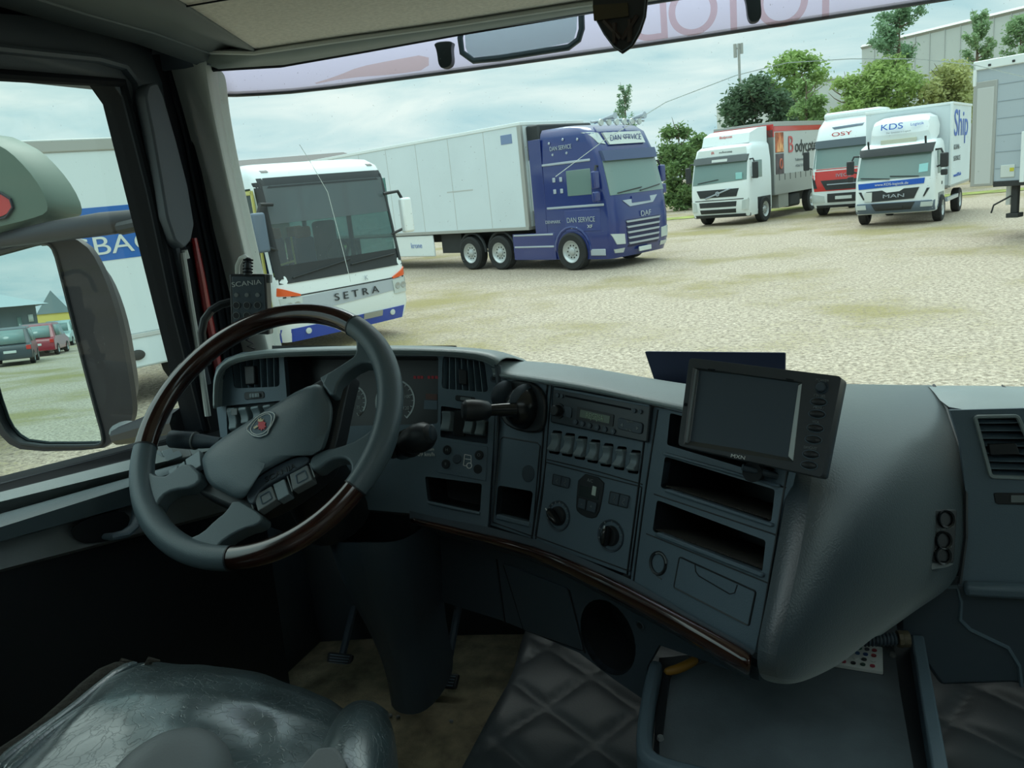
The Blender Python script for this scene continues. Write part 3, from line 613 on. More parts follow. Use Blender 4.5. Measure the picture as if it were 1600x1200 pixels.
lo_ = [(640, 798), (700, 812), (766, 824), (832, 842), (900, 868), (985, 905), (1080, 962), (1150, 1000), (1179, 1018)]
part('lower_edge', MB().grid([[anyp(*p, .0) for p in lo_], [anyp(*p, .008) for p in lo_], [anyp(p[0], p[1]+2, .012) for p in T_], [anyp(*p, -.004) for p in T_]]), dashdark)
# ---- big end hump and passenger side
colsH = [
 [(1243, 600, 1.36), (1245, 640, 1.10), (1243, 680, .99), (1236, 716, .945), (1228, 780, .915), (1215, 850, .898), (1196, 950, .875), (1180, 1022, .862), (1186, 1056, .868), (1196, 1064, .90)],
 [(1275, 600, 1.36), (1277, 640, 1.09), (1272, 680, .975), (1264, 730, .925), (1256, 800, .895), (1244, 870, .88), (1226, 960, .858), (1208, 1030, .85), (1214, 1064, .862), (1222, 1070, .90)],
 [(1320, 600, 1.36), (1325, 645, 1.10), (1328, 690, .985), (1326, 750, .93), (1318, 820, .90), (1304, 900, .885), (1278, 985, .872), (1246, 1050, .872), (1246, 1066, .885), (1248, 1068, .91)],
 [(1370, 601, 1.36), (1378, 650, 1.14), (1388, 700, 1.03), (1390, 760, .975), (1384, 830, .95), (1366, 910, .94), (1330, 985, .935), (1286, 1042, .93), (1280, 1052, .94), (1282, 1054, .96)],
 [(1420, 602, 1.37), (1426, 640, 1.22), (1438, 700, 1.11), (1442, 760, 1.06), (1440, 830, 1.04), (1424, 910, 1.025), (1384, 970, 1.01), (1330, 1020, 1.0), (1318, 1032, 1.0), (1320, 1034, 1.02)],
 [(1452, 602, 1.39), (1470, 640, 1.27), (1488, 700, 1.19), (1494, 770, 1.15), (1494, 840, 1.14), (1482, 905, 1.125), (1440, 935, 1.10), (1390, 975, 1.08), (1370, 990, 1.07), (1368, 992, 1.1)],
 [(1458, 602, 1.40), (1480, 640, 1.28), (1500, 700, 1.20), (1508, 770, 1.165), (1508, 840, 1.155), (1498, 912, 1.14), (1450, 940, 1.12), (1400, 976, 1.11), (1380, 990, 1.10), (1374, 994, 1.12)]]
def towall(p, z=1.87): return V((p.x, wsy(p.x, z)+.03, z))
CH = [[P(*q) for q in c_] for c_ in colsH]; CH = [[towall(r[0]), r[0]+V((0, .03, -.004))]+r for r in CH]
cowl = part('console_end_cowl', MB().grid(CH), cowlm, sub=2)
bpy.context.view_layer.update(); cev = cowl.evaluated_get(bpy.context.evaluated_depsgraph_get()); cinv = (cowl.parent.matrix_world@cowl.matrix_basis).inverted()
def oncowl(px, py):
    o_ = cinv@CAM; ok, q, n_, _ = cev.ray_cast(o_, cinv.to_3x3()@ray(px, py)); return (cinv.inverted()@q) if ok else P(px, py, 1.1)
# passenger dash
PP = Pan(P(1509, 770, 1.160), V((0, -math.cos(.22), math.sin(.22))))
pv = rr([(1523, 651), (1590, 650), (1632, 748), (1548, 745)], 6)
pf = [(1500, 690), (1509, 770), (1509, 850), (1498, 916), (1720, 925), (3150, 1003), (3150, 621), (1720, 637), (1600, 638), (1484, 641)]
g = MB(); PP.face(g, pf, [pv]); part('passenger_panel', g, dash)
topb = [(1450, 592), (1520, 592), (1600, 595), (1720, 598)]; topf = [(1478, 641), (1535, 640), (1600, 638), (1720, 640)]
g = MB(); rwa = PP.pts(topf, 0); rwb = [P(x*.5+a*.5, y*.6+b*.4, 1.27) for (x, y), (a, b) in zip(topf, topb)]; rwc = [P(x, y, 1.42) for x, y in topb]
rwa[0], rwb[0], rwc[0] = P(1477, 641, 1.272), P(1460, 612, 1.35), P(1444, 595, 1.41)

for r_ in (rwa, rwb, rwc): r_.append(V((1.2, r_[-1].y, r_[-1].z)))
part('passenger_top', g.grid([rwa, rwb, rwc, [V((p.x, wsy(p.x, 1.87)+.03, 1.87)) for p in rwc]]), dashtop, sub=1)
vent(pv, 8, [(1545, 694), (1588, 693), (1594, 710), (1548, 711)], False, PP, [(1523, 651), (1590, 650), (1632, 748), (1548, 745)])
MB().tube(PP.pts(pv, .002), .003, 6, closed=True).build('vent_surround', dashtop, DB)
g = MB(); PP.prism(g, rr([(1552, 770), (1640, 771), (1640, 790), (1556, 788)], 5), -.003, .002); a = part('vent_wheel_bezel', g, black, bevel=.001)
g = MB(); PP.prism(g, rr([(1580, 774), (1600, 774), (1600, 785), (1580, 785)], 1), .002, .003); g.build('thumb_wheel', grey, a)
MB().tube([P(q[0]+1, q[1], q[2]-.004) for q in colsH[6][:6]], .0028, 5).build('panel_gap', black, DB)
MB().tube([P(1566, 602, 1.40), P(1586, 616, 1.34), P(1604, 634, 1.28)], .0015, 5).build('panel_gap', black, DB)
# knee panel below
PL = Pan(P(1540, 960, 1.17), V((0, -1, -.05)))
g = MB(); PL.prism(g, [(1405, 925), (1500, 914), (1720, 925), (3150, 1003), (3150, 1204), (1720, 1085), (1580, 1068), (1470, 1072), (1440, 1030), (1405, 1000)], -.03, 0); part('knee_panel', g, dashdark, bevel=.006)
part('moulded_edge', MB().tube(PL.pts([(1426, 918), (1495, 917), (1502, 940), (1500, 968), (1516, 984), (1575, 1012), (1592, 1040), (1596, 1072)], .001), .003, 6), dash)
g = MB(); PL.prism(g, [(1508, 916), (1720, 925), (3150, 1000), (3150, 1024), (1720, 946), (1508, 934)], 0, .02); part('panel_ledge', g, dash, bevel=.006)
# 12 volt sockets on the cowl side
a_, b_, c_ = oncowl(1456, 878), oncowl(1492, 880), oncowl(1476, 797); SP = Pan(a_, (b_-a_).cross(c_-a_)); o_ = oncowl(1472, 838); SP = Pan(o_+SP.n*.014, SP.n+(CAM-a_).normalized()*.9)
g = MB(); SP.prism(g, rr([(1459, 797), (1496, 796), (1491, 880), (1454, 877)], 5), -.03, .004); sp_ = part('socket_plate', g, black, bevel=.0015)
for x, y in ((1477, 811), (1473, 844), (1472, 868)):
    g = MB(); g.lathe(SP.p(x, y, .004), SP.n, [(.0125, 0), (.012, .004), (.0095, .003), (.009, -.01), (.0001, -.01)], 22); s_ = g.build('outlet', gloss, sp_)
SP.text('socket_text', '12V max 120W', 1476, 826, .0045, grey, sp_, .0045); SP.text('socket_text', '12V max 120W', 1473, 857, .0045, grey, sp_, .0045)
g = MB(); SP.prism(g, [(1455, 880), (1490, 881), (1480, 886), (1456, 890)], 0, .002); part('paper_label', g, mgrey)
# ---- lower dash, pedals, column
P4 = tilted(-424, P2.p(900, 890, -.05), math.radians(-8))
ov = [(944+math.cos(a)*52*math.cos(.95)-math.sin(a)*38*math.sin(.95)+6, 996+math.cos(a)*66*math.sin(.95)+math.sin(a)*44*math.cos(.95)) for a in [2*PI*i/28 for i in range(28)]]
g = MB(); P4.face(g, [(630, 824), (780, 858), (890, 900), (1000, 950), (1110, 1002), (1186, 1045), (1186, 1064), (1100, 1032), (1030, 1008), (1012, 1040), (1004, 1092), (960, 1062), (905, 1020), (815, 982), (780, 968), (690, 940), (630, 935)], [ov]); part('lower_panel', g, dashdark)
g = MB(); P4.pocket(g, ov, .08); part('speaker_well', g, black)
g = MB(); P4.prism(g, rr([(786, 881), (886, 920), (911, 1017), (818, 984)], 3), 0, .003); part('fuse_flap', g, dashdark, bevel=.001)
groove(P4, [(776, 874), (789, 972)], .002); groove(P4, rr([(786, 881), (886, 920), (911, 1017), (818, 984)], 3, 2), .0012, closed=True); groove(P4, [(889, 922), (914, 1020)], .0025)
g = MB(); P4.disc(g, 999, 978, .009, 0, .002, 18); a = part('trim_screw', g, dashdark, bevel=.001); g = MB(); P4.disc(g, 999, 978, .005, .002, .003, 12); g.build('socket', black, a)
CO = [[(493, 850, 1.42), (560, 846, 1.30), (635, 852, 1.36)], [(499, 880, 1.42), (565, 880, 1.31), (640, 882, 1.38)], [(522, 930, 1.47), (580, 940, 1.38), (645, 940, 1.43)], [(560, 985, 1.53), (605, 1000, 1.46), (650, 1000, 1.5)],
      [(590, 1050, 1.58), (625, 1060, 1.53), (660, 1060, 1.56)], [(596, 1100, 1.60), (635, 1122, 1.57), (676, 1110, 1.6)]]
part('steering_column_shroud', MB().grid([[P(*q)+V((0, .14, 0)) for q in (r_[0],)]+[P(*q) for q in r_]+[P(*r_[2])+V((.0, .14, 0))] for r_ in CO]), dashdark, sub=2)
# panel under the cluster (closes the dash below the face)
g = MB(); UP1 = Pan(P1.p(500, 800, -.02), V((0, -1, -.25))); UP1.prism(g, [(352, 735), (500, 785), (650, 800), (650, 850), (495, 850), (430, 830), (352, 800)], -.02, 0); part('under_binnacle_panel', g, black, bevel=.01)
c = UP1.p(537, 812, .03)
KR = tag(MB().tube([c+V((math.cos(a), -.2*math.sin(a), math.sin(a)))*.017 for a in [2*PI*i/24 for i in range(24)]], .0014, 6, closed=True).build('key_ring', chrome), 'thin metal key ring hanging under the steering wheel at the ignition', 'key ring')
for nm, x, y, zz_, w_ in (('brake_pedal', 693, 1062, 1.72, 30), ('clutch_pedal', 530, 1030, 1.9, 26)):
    o_ = P(x, y, zz_); T = thing(nm, 'small dark rubber pedal '+('right of the steering column foot' if nm[0] == 'b' else 'in the shadow left of the steering column foot'), 'pedal', o_)
    pn_ = Pan(o_, V((0, -1, .9))); g = MB(); pn_.prism(g, rr([(x-w_*.7, y-w_*.45), (x+w_*.8, y-w_*.3), (x+w_*.6, y+w_*.5), (x-w_*.8, y+w_*.35)], 4), -.012, 0); g.build('pad', black, T, bevel=.003)
    MB().tube([o_-pn_.n*.01, o_+V((0, .12, .1)), o_+V((0, .14, .4))], .009, 8).build('arm', dashdark, T)
    for k in range(4): g = MB(); q = sub_q([(x-w_*.6, y-w_*.4), (x+w_*.7, y-w_*.25), (x+w_*.5, y+w_*.4), (x-w_*.7, y+w_*.3)], .05, .1+k*.24, .95, .2+k*.24); pn_.prism(g, q, 0, .002); g.build('grip_rib', dash, T)
# ================================================================ STEERING WHEEL
WC = P(411.3, 665, 1.219); wn = V((.0, -.7035, .7107)).normalized(); WP = Pan(WC, wn)
SW = thing('steering_wheel', 'large leather and burl wood steering wheel with four spokes and emblem pad', 'steering wheel', WC)
def wang(x, y): q = WP.p(x, y)-WC; return math.atan2(q.dot(WP.ey), q.dot(WP.ex))
def arc(a0, a1, R0=.2085, n=40): return [WC+(WP.ex*math.cos(a0+(a1-a0)*i/n)+WP.ey*math.sin(a0+(a1-a0)*i/n))*R0 for i in range(n+1)]
aL = wang(220, 700); aT = wang(562, 500); bR = wang(548, 758); bL = wang(362, 868)
while aT > aL: aL += 2*PI
while bL > bR: bR += 2*PI
segs = [('wood_rim', aT, aL, wood, .0172), ('leather_rim', aL, bL+2*PI*math.ceil((aL-bL)/(2*PI)), leather, .0176), ('wood_rim', bL, bR, wood, .0172), ('leather_rim', bR-2*PI*(1 if bR > aT+2*PI else 0), aT, leather, .0176)]
def rimseg(nm, a, b, m, r):
    while b-a > 2*PI: b -= 2*PI
    while b < a: b += 2*PI
    pts = arc(a, b); k = len(pts)
    rad = [r*(1.0+.10*math.sin(PI*i/(k-1))) if m is leather else r*.98 for i in range(k)]
    rows = []
    for i, p in enumerate(pts):
        t = (p-WC).normalized(); rows.append([p+(t*math.cos(2*PI*j/16)+wn*math.sin(2*PI*j/16))*rad[i] for j in range(16)])
    g = MB().grid(rows, close=True); g.f.append(tuple(range(15, -1, -1))); g.f.append(tuple((k-1)*16+j for j in range(16)))
    g.build(nm, m, SW)
for s_ in segs: rimseg(*s_)
for a in (aT, aL, bL, bR):
    p = WC+(WP.ex*math.cos(a)+WP.ey*math.sin(a))*.2085; tg = wn.cross((p-WC).normalized())
    MB().lathe(p, tg, [(.0165, -.0012), (.0182, -.0012), (.0182, .0012), (.0165, .0012)], 20).build('rim_joint', black, SW)
# spokes: outlines in the wheel plane
H0, H1 = -.020, .007
sp1 = [(214, 700), (228, 735), (246, 744), (262, 742), (290, 718), (318, 745), (300, 762), (270, 765), (252, 775), (242, 795), (243, 822), (225, 830), (207, 790), (202, 740)]
sp2 = [(366, 778), (398, 796), (412, 808), (402, 820), (378, 826), (350, 842), (336, 856), (348, 864), (372, 868), (365, 880), (320, 878), (270, 855), (262, 842), (292, 842), (316, 832), (336, 812), (352, 800)]
sp3 = [(497, 592), (548, 560), (556, 552), (556, 530), (545, 505), (562, 492), (590, 520), (606, 560), (600, 590), (592, 580), (580, 566), (560, 566), (530, 590), (520, 625)]
sp4 = [(486, 712), (506, 702), (528, 698), (560, 686), (590, 662), (606, 632), (618, 640), (608, 690), (580, 740), (556, 764), (538, 752), (548, 738), (547, 722), (536, 714), (516, 718), (492, 736), (482, 728)]
for q in (sp1, sp2, sp3, sp4):
    g = MB(); WP.prism(g, smooth_loop(q, 1), H0, H1); g.build('spoke', leather, SW, bevel=.009, bseg=4, smooth=60)
pad = [(314, 706), (400, 650), (497, 591), (516, 622), (522, 647), (509, 701), (500, 706), (486, 714), (478, 708), (452, 716), (400, 745), (386, 762), (384, 780), (366, 779), (350, 770), (328, 759), (318, 738)]
pc = [sum(p[i] for p in pad)/len(pad) for i in (0, 1)]
def shrink(l, k, c=pc): return [(c[0]+(x-c[0])*k, c[1]+(y-c[1])*k) for x, y in l]
PS = smooth_loop(pad, 2); g = MB()
r_s = [WP.pts(PS, -.02), WP.pts(PS, .0), WP.pts(shrink(PS, .975), .008), WP.pts(shrink(PS, .93), .0125), WP.pts(shrink(PS, .7), .017), WP.pts(shrink(PS, .3), .019)]
g.grid([r+[r[0]] for r in r_s]); n_ = len(PS); g.add(WP.pts(shrink(PS, .3), .019), [tuple(range(n_))]); pd = g.build('airbag_pad', leather, SW, smooth=60)
# hub body behind
g = MB(); WP.prism(g, smooth_loop([(300, 712), (500, 590), (552, 565), (540, 610), (522, 700), (500, 745), (400, 806), (350, 790), (290, 760)], 2), -.05, -.012); g.build('hub_housing', black, SW, bevel=.006)
g = MB(); g.tube([WC-wn*.03, WC-wn*.12, WC-wn*.22+V((0, .0, -.06))], [.05, .055, .065], 20); g.build('column', black, SW)
# buttons
def btn(q, nm='button', h0=-.012, h1=-.001, m=satin, r=2, par=SW):
    g = MB(); WP.prism(g, rr(q, r), h0, h1); return g.build(nm, m, par, bevel=.0012)
btn([(289, 718), (312, 703), (314, 727), (294, 741)]); btn([(279, 727), (288, 720), (292, 741), (281, 742)]); btn([(262, 735), (277, 727), (279, 745), (266, 748)])
btn([(500, 590), (518, 580), (527, 596), (511, 611)], m=satin); btn([(519, 579), (530, 575), (540, 590), (528, 596)], m=gloss); btn([(534, 571), (545, 563), (550, 574), (542, 584)], m=gloss)
g = MB(); WP.prism(g, smooth_loop([(386, 784), (384, 770), (394, 752), (420, 733), (455, 715), (480, 710), (484, 722), (440, 745), (404, 764), (396, 790)], 2), -.008, .006); tp = g.build('badge_strip', dashdark, SW, bevel=.002)
dS = (WP.p(470, 724)-WP.p(410, 753)).normalized()
text('wheel_lettering', 'SCANIA', .0125, WP.p(438, 739, .0066), dS, wn.cross(dS), black, tp, ext=.0006, sx=1.15)
for q, rec in (([(396, 775), (424, 759), (432, 780), (403, 799)], 1), ([(426, 757), (444, 748), (452, 772), (434, 782)], 0), ([(452, 741), (480, 726), (488, 749), (457, 766)], 1)):
    b_ = btn(q, 'switch_button', -.012, .004, mgrey if rec else satin)
    if rec: MB().tube(WP.pts(rr(sub_q(q, .3, .25, .82, .78), 2, 2), .0045), .0012, 4, closed=True).build('button_marking', dash, b_)
for l in ([(449, 744), (457, 768)], [(391, 778), (397, 800)], [(484, 724), (492, 746)]): MB().tube(WP.pts(l, .002), .0012, 5).build('trim_line', mgrey, SW)
# griffin-style badge: ring shield with a small red heraldic head
bc = (408.5, 663); EM = Pan(WP.p(*bc, .0185), wn)
def bpt(x, y, h=.0): return EM.p(bc[0]+x, bc[1]+y, h)
bo = [(385, 671), (390, 663), (402, 650), (418, 643), (429, 645.5), (429, 654), (424, 664), (419, 672), (418, 678), (406, 682.5), (395, 680.5), (390, 676)]
g = MB(); EM.prism(g, [(bc[0]+(x-bc[0])*1.06, bc[1]+(y-bc[1])*1.08) for x, y in bo], 0, .0014); bd = g.build('badge', dash, SW, bevel=.0005)
MB().tube(EM.pts(smooth_loop(bo, 1), .0018), .0009, 5, closed=True).build('badge_outline', white, bd)
MB().tube(EM.pts(smooth_loop([(391, 669), (402, 653), (418, 645), (425, 650), (423, 664), (414, 676), (402, 680), (393, 676)], 2), .002), .0007, 5, closed=True).build('badge_ring', white, bd)
rd_ = mat('badge_red', (214, 70, 78), .4)
g = MB(); g.prism([bpt(x*.72, y*.85+.5, .0028) for x, y in ((-8, 1), (-6, -3), (-9, -6), (-4, -6), (-5, -11), (0, -7), (3, -10), (5, -5), (9, -4), (7, 0), (10, 4), (6, 5), (7, 9), (2, 7), (0, 11), (-3, 7), (-7, 9), (-5, 4), (-9, 4))], wn*-.001); g.build('griffin_head', rd_, bd)
g = MB(); g.prism([bpt(x, y, .0034) for x, y in ((-6, -5), (-5, -10), (-3, -7), (-1, -11), (0, -7), (3, -9), (2, -5), (-3, -4))], wn*-.001); g.build('crown', mat('badge_gold', (216, 200, 160), .4), bd)
g = MB(); g.prism([bpt(x, y, .0030) for x, y in ((-13, 5), (-7, 1), (-5, 3), (-11, 7))], wn*-.001); g.build('shield_wing', mat('badge_gold', (216, 200, 160), .4), bd)
# stalks
ST = thing('indicator_stalk', 'short black stalk sticking out left behind the steering wheel hub', 'stalk', P(300, 695, 1.3))
g = MB(); a, b = P(345, 692, 1.30), P(268, 686, 1.32); ax = (b-a); g.tube([a+ax*t for t in (0, .2, .4, .5, .55, 1, 1.02)], [.009, .010, .012, .012, .0145, .0145, .012], 16); g.build('stalk_arm', dashdark, ST)
g = MB(); g.tube([a+ax*.50, a+ax*.53], .0150, 16); g.build('collar', mgrey, ST)
RS = thing('retarder_stalk', 'bulbous black retarder stalk right of the steering wheel rim', 'stalk', P(640, 690, 1.26))
a, b = P(612, 700, 1.30), P(672, 678, 1.24); ax = b-a
g = MB(); g.tube([a+ax*t for t in (0, .2, .32, .5, .7, .88, 1, 1.05)], [.018, .012, .014, .021, .024, .022, .015, .003], 18); g.build('stalk_knob', black, RS)
g = MB(); g.tube([P(628, 700, 1.31), P(640, 692, 1.28)], [.02, .024], 16); g.build('stalk_neck', gloss, RS)
g = MB(); c = P(676, 676, 1.22); g.ball(c, .006, .006, .013, 12, 8); g.build('thumb_switch', dashdark, RS)
# ================================================================ RADIO
Q = [(864, 603), (1017, 631), (1011, 692), (860, 660)]
RD = thing('car_radio', 'single-slot car radio with CD slot and green display in the console', 'radio', P2.p(938, 645))
g = MB(); P2.prism(g, rr(Q, 4), -.03, .006); rb_ = g.build('radio_body', mat('radio_plastic', (46, 54, 60), .35), RD, bevel=.002)
g = MB(); P2.prism(g, [(883, 617), (985, 638), (985, 641), (883, 620)], .005, .0068); g.build('cd_slot', rubber, RD)
g = MB(); P2.prism(g, [(866, 605), (1014, 632.5), (1014, 636), (866, 608.5)], .006, .0078); g.build('top_strip', dash, RD, bevel=.0005)
g = MB(); P2.prism(g, rr([(902, 635), (959, 648), (957, 667), (900, 655)], 2), .006, .0072); sc = g.build('display_bezel', black, RD)
g = MB(); P2.prism(g, [(907, 640), (953, 650.5), (951.5, 662), (905.5, 651.5)], .0072, .0078); g.build('display', mat('green_lcd', (66, 82, 70), .35, emit=.10), sc)
P2.text('display_text', 'REJSEJSA', 929, 651.5, .0112, mat('lcd_segments', (136, 156, 134), .5), sc, .0082, sx=.82, rot=-.0)
g = MB(); c = P2.p(874, 642, .006); g.lathe(c, P2.n, [(.012, 0), (.0115, .002), (.0088, .002), (.0082, .012), (.007, .0135), (.0001, .0135)], 24); g.build('volume_knob', black, RD)
g = MB(); P2.prism(g, rr([(880, 634), (893, 637), (892, 653), (879, 650)], 3), .006, .008); g.build('power_button', dashdark, RD)
for i, (x, y) in enumerate([(898, 659.5), (909, 662), (920, 665), (932, 668), (944, 671), (957, 674)]):
    g = MB(); P2.disc(g, x, y, .0042, .006, .0085, 14); b_ = g.build('preset_button', dashdark, RD); text('button_number', str(i+1), .005, P2.p(x, y-.3, .0087), P2.ex, P2.ey, grey, b_, ext=.0001)
g = MB(); P2.prism(g, rr([(965, 652), (1004, 661), (1002, 679), (964, 670)], 5), .006, .0085); kp = g.build('navigation_pad', dashdark, RD, bevel=.001)
for pts in ([(973, 661), (969, 664), (973, 667)], [(994, 666), (998, 669), (994, 672)]): g = MB(); P2.prism(g, pts, .0085, .009); g.build('arrow_mark', grey, kp)
P2.text('button_text', 'BAND', 984, 659, .004, grey, kp, .0088); P2.text('button_text', 'MENU', 982, 672, .004, grey, kp, .0088)
for x, y in ((870.5, 617.5), (877, 619), (990, 642), (999.5, 643.5)): g = MB(); P2.disc(g, x, y, .0032, .006, .0085, 12); g.build('small_button', dashdark, RD)
# ================================================================ MONITOR
a, b, c = P(1077, 559, .985), P(1315, 588, .86), P(1059, 696, .965)
MP = Pan(a, (b-a).cross(c-a)); mq = [(1077, 559), (1315, 588), (1284, 746), (1059, 696)]
MO = thing('reversing_monitor', 'grey-framed reversing camera monitor with a column of buttons on the dashboard', 'monitor', MP.p(1170, 740))
g = MB(); MP.prism(g, rr(mq, 7), -.026, -.004); g.build('housing', dashdark, MO, bevel=.004, bseg=3)
scq = [(1102, 584), (1242, 600), (1229, 710), (1089, 684)]
inner = [(1083, 574), (1253, 597), (1240, 722), (1068, 694)]
g = MB(); MP.face(g, rr(mq, 7), [inner], 0, .012); g.build('front_frame', mat('monitor_frame', (62, 66, 70), .4), MO, bevel=.0008)
g = MB(); I = MP.pts(inner, 0); J = MP.pts(scq, -.008); g.add(I+J, [(i, (i+1) % 4, (i+1) % 4+4, i+4) for i in range(4)]); g.build('screen_bevel', mat('bevel_plastic', (58, 62, 62), .35), MO, smooth=0)
g = MB(); g.add(J, [(0, 1, 2, 3)]); scn = g.build('screen', mat('lcd_screen', (22, 28, 31), .12, spec=.3), MO, smooth=0)
g = MB(); Kq = [(1242, 600), (1253, 597), (1240, 722), (1229, 710)]; MP.prism(g, [(1247, 602), (1253, 599), (1239, 720), (1231, 713)], -.006, .0005); g.build('hood_edge', mat('hood_reflection_paint', (186, 196, 196), .4), MO, bevel=.0008)  # bright reflection on the right hood edge put into its colour
g = MB(); MP.prism(g, [(1086, 576), (1089, 577), (1074, 692), (1070, 691)], -.004, .0008); g.build('hood_edge', mgrey, MO, bevel=.0005)
for q in ([(1106, 576), (1117, 577), (1117, 579), (1106, 578)], [(1228, 591), (1240, 593), (1240, 595), (1228, 593)]): g = MB(); MP.prism(g, q, 0, .0006); g.build('hood_slot', rubber, MO)
g = MB(); MP.disc(g, 1071, 632, .0022, 0, .0008, 10); g.build('sensor', rubber, MO)
g = MB(); g.lathe(MP.p(1284, 606, 0), MP.n, [(.0075, 0), (.007, .0012), (.0055, .0005), (.0052, .004), (.004, .0052), (.0001, .0052)], 20); g.build('power_button', dashdark, MO)
for x, y, s_ in ((1279, 628, ''), (1276.5, 647, ''), (1274, 669, '^'), (1271, 687, 'v'), (1267, 710, '^'), (1264, 727, 'v')):
    g = MB(); g.ball(MP.p(x, y, .0), .0088, .0042, .003, 16, 8, M((MP.ex, MP.ey, MP.n)).transposed()); b_ = g.build('oval_button', black, MO)
    MB().tube([MP.p(x, y, .0006)+MP.ex*.0092*math.cos(t)+MP.ey*.0045*math.sin(t) for t in [2*PI*k/20 for k in range(20)]], .0005, 4, closed=True).build('button_rim', dash, b_)
    if s_: g = MB(); c_ = MP.p(x, y, .0033); d_ = 1 if s_ == '^' else -1; g.prism([c_+MP.ex*-.0014-MP.ey*.001*d_, c_+MP.ex*.0014-MP.ey*.001*d_, c_+MP.ey*.0014*d_], MP.n*-.0005); g.build('arrow_mark', black, b_)
rt_ = math.atan2((MP.p(1284, 700)-MP.p(1200, 690)).dot(MP.ey), (MP.p(1284, 700)-MP.p(1200, 690)).dot(MP.ex))
for s_, x, y in (('POWER', 1285, 594.5), ('CH SEL', 1281, 618.5), ('MENU', 1279, 637), ('VOL', 1275, 659.5), ('BRIGHT', 1266, 700)): MP.text('button_text', s_, x, y, .0042, grey, MO, .0004)
e1 = MP.p(1163, 716, 0)-MP.p(1143, 712.5, 0); MP.text('brand_text', 'MXN', 1153, 714, .0062, mat('bright_print', (215, 220, 218), .5), MO, .0006, sx=1.3, rot=math.atan2(e1.dot(MP.ey), e1.dot(MP.ex)))
g = MB(); g.tube([P(1175, 738, .93), P(1190, 732, .96), P(1205, 745, .98)], [.012, .012, .01], 10); g.build('mounting_bracket', black, MO)
g = MB(); g.tube([P(1160, 730, .93), P(1215, 744, .93)], .004, 8); g.build('bracket_screw', dashdark, MO)
# blue folder
FP = Pan(P(1110, 575, 1.36), V((-.25, -1, .12)))
g = MB(); FP.prism(g, rr([(1007, 549), (1227, 551), (1226, 615), (1024, 600)], 3), -.006, 0); tag(g.build('document_folder', mat('navy_board', (18, 30, 66), .45), bevel=.001), 'dark navy blue folder standing on the dashboard behind the monitor', 'folder')
# ================================================================ HANDSET on the pillar
o_ = P(388, 475, 1.47); HP = Pan(o_, V((.32, -1, .12)))
HS = thing('suspension_remote', 'black wired control handset hanging on the left windscreen pillar', 'remote control', HP.p(388, 500))
hq = [(358, 428), (415, 428), (420, 523), (361, 520)]
g = MB(); HP.prism(g, rr(hq, 3), -.03, 0); g.build('handset_body', black, HS, bevel=.003)
g = MB(); HP.prism(g, rr([(362, 432), (412, 432), (417, 518), (365, 516)], 2), 0, .0012); g.build('keypad', dashdark, HS, bevel=.0006)
text('handset_lettering', 'SCANIA', .0125, HP.p(385, 443, .0018), HP.ex, HP.ey, mat('silver_print', (190, 196, 196), .5), HS, ext=.0003, sx=1.25)
for j, y in enumerate((461, 477, 493)):
    for x in (369, 385.5, 402):
        g = MB(); HP.disc(g, x, y, .0042 if j == 0 else .0068, .001, .003, 14); b_ = g.build('button', black if j else mgrey, HS, bevel=.0008)
        if j: g = MB(); HP.ring(g, x, y, .0062, .0008, .0034, 12); g.build('button_ring', grey, b_)
g = MB(); HP.disc(g, 405, 508, .006, .001, .003, 14); g.build('red_button', mat('dark_red', (96, 20, 26), .4), HS)
for y in (436, 516): g = MB(); HP.prism(g, [(414, y-8), (422, y-7), (422, y+6), (415, y+6)], -.02, -.006); g.build('mount_clip', mgrey, HS, bevel=.001)
cx = [P(387, 430, 1.46), P(387, 415, 1.46), P(388, 406, 1.47), P(383, 401, 1.49), P(376, 404, 1.50), P(371, 415, 1.51), P(371, 440, 1.52)]
g = MB(); g.tube(cx[:3], [.008, .0065, .006], 12); pl_ = g.build('cable_boot', black, HS)
for k in range(5): p_ = cx[0]*(1-k/5.)+cx[2]*(k/5.); MB().lathe(p_+(cx[1]-cx[0])*.3, cx[1]-cx[0], [(.006, -.001), (.0092, -.001), (.0092, .001), (.006, .001)], 14).build('boot_ring', rubber, pl_)
g = MB(); g.tube(cx[2:], .0045, 8); g.build('cable', pillar, HS)
tag(MB().tube([P(*q) for q in ((360, 472, 1.5), (345, 476, 1.49), (330, 485, 1.49), (319, 500, 1.48), (315, 520, 1.48), (318, 545, 1.49), (324, 570, 1.5))], .0075, 10).build('cable_loop', black), 'thick black cable loop beside the handset on the window pillar', 'cable')
g = MB(); A_ = Pan(P(392, 536, 1.52), V((.3, -1, .1)))
g.tube(A_.pts([(389, 528), (384, 531), (396, 537), (386, 541), (398, 545)], .004), .0018, 5); tag(g.build('cable_tie', rubber), 'thin black curled wire tie just below the handset', 'wire tie')
# ================================================================ SUN VISOR, brackets, pennant
def vis(px, py, o=.10):
    return onws(px, py, -o)
lowv = [(337, 149), (370, 149), (412, 147), (456, 144), (530, 136), (612, 125), (700, 113.5), (800, 100), (950, 79), (1100, 57), (1290, 28), (1470, 0), (1640, -26), (1800, -50)]
vw = translucent(mat('visor_plastic', (216, 216, 226), .5), (226, 222, 236), .88)
VI = thing('sun_visor', 'pale translucent sun visor fixed outside along the top of the windscreen', 'sun visor', vis(800, 90))
R0 = [vis(*p) for p in lowv]; rows = [[p+V((0, -.0, 0)) for p in R0]]
rows.append([p+V((0, .012, .008)) for p in R0]); rows.append([p+V((0, .012, .03)) for p in R0]); rows.append([p+V((0, -.03, .16)) for p in R0])
MB().grid(rows).build('visor_panel', vw, VI, solid=.003)
MB().tube([p+V((0, -.002, 0)) for p in R0], .0035, 6).build('lower_edge', mat('visor_edge', (92, 88, 92), .5), VI)
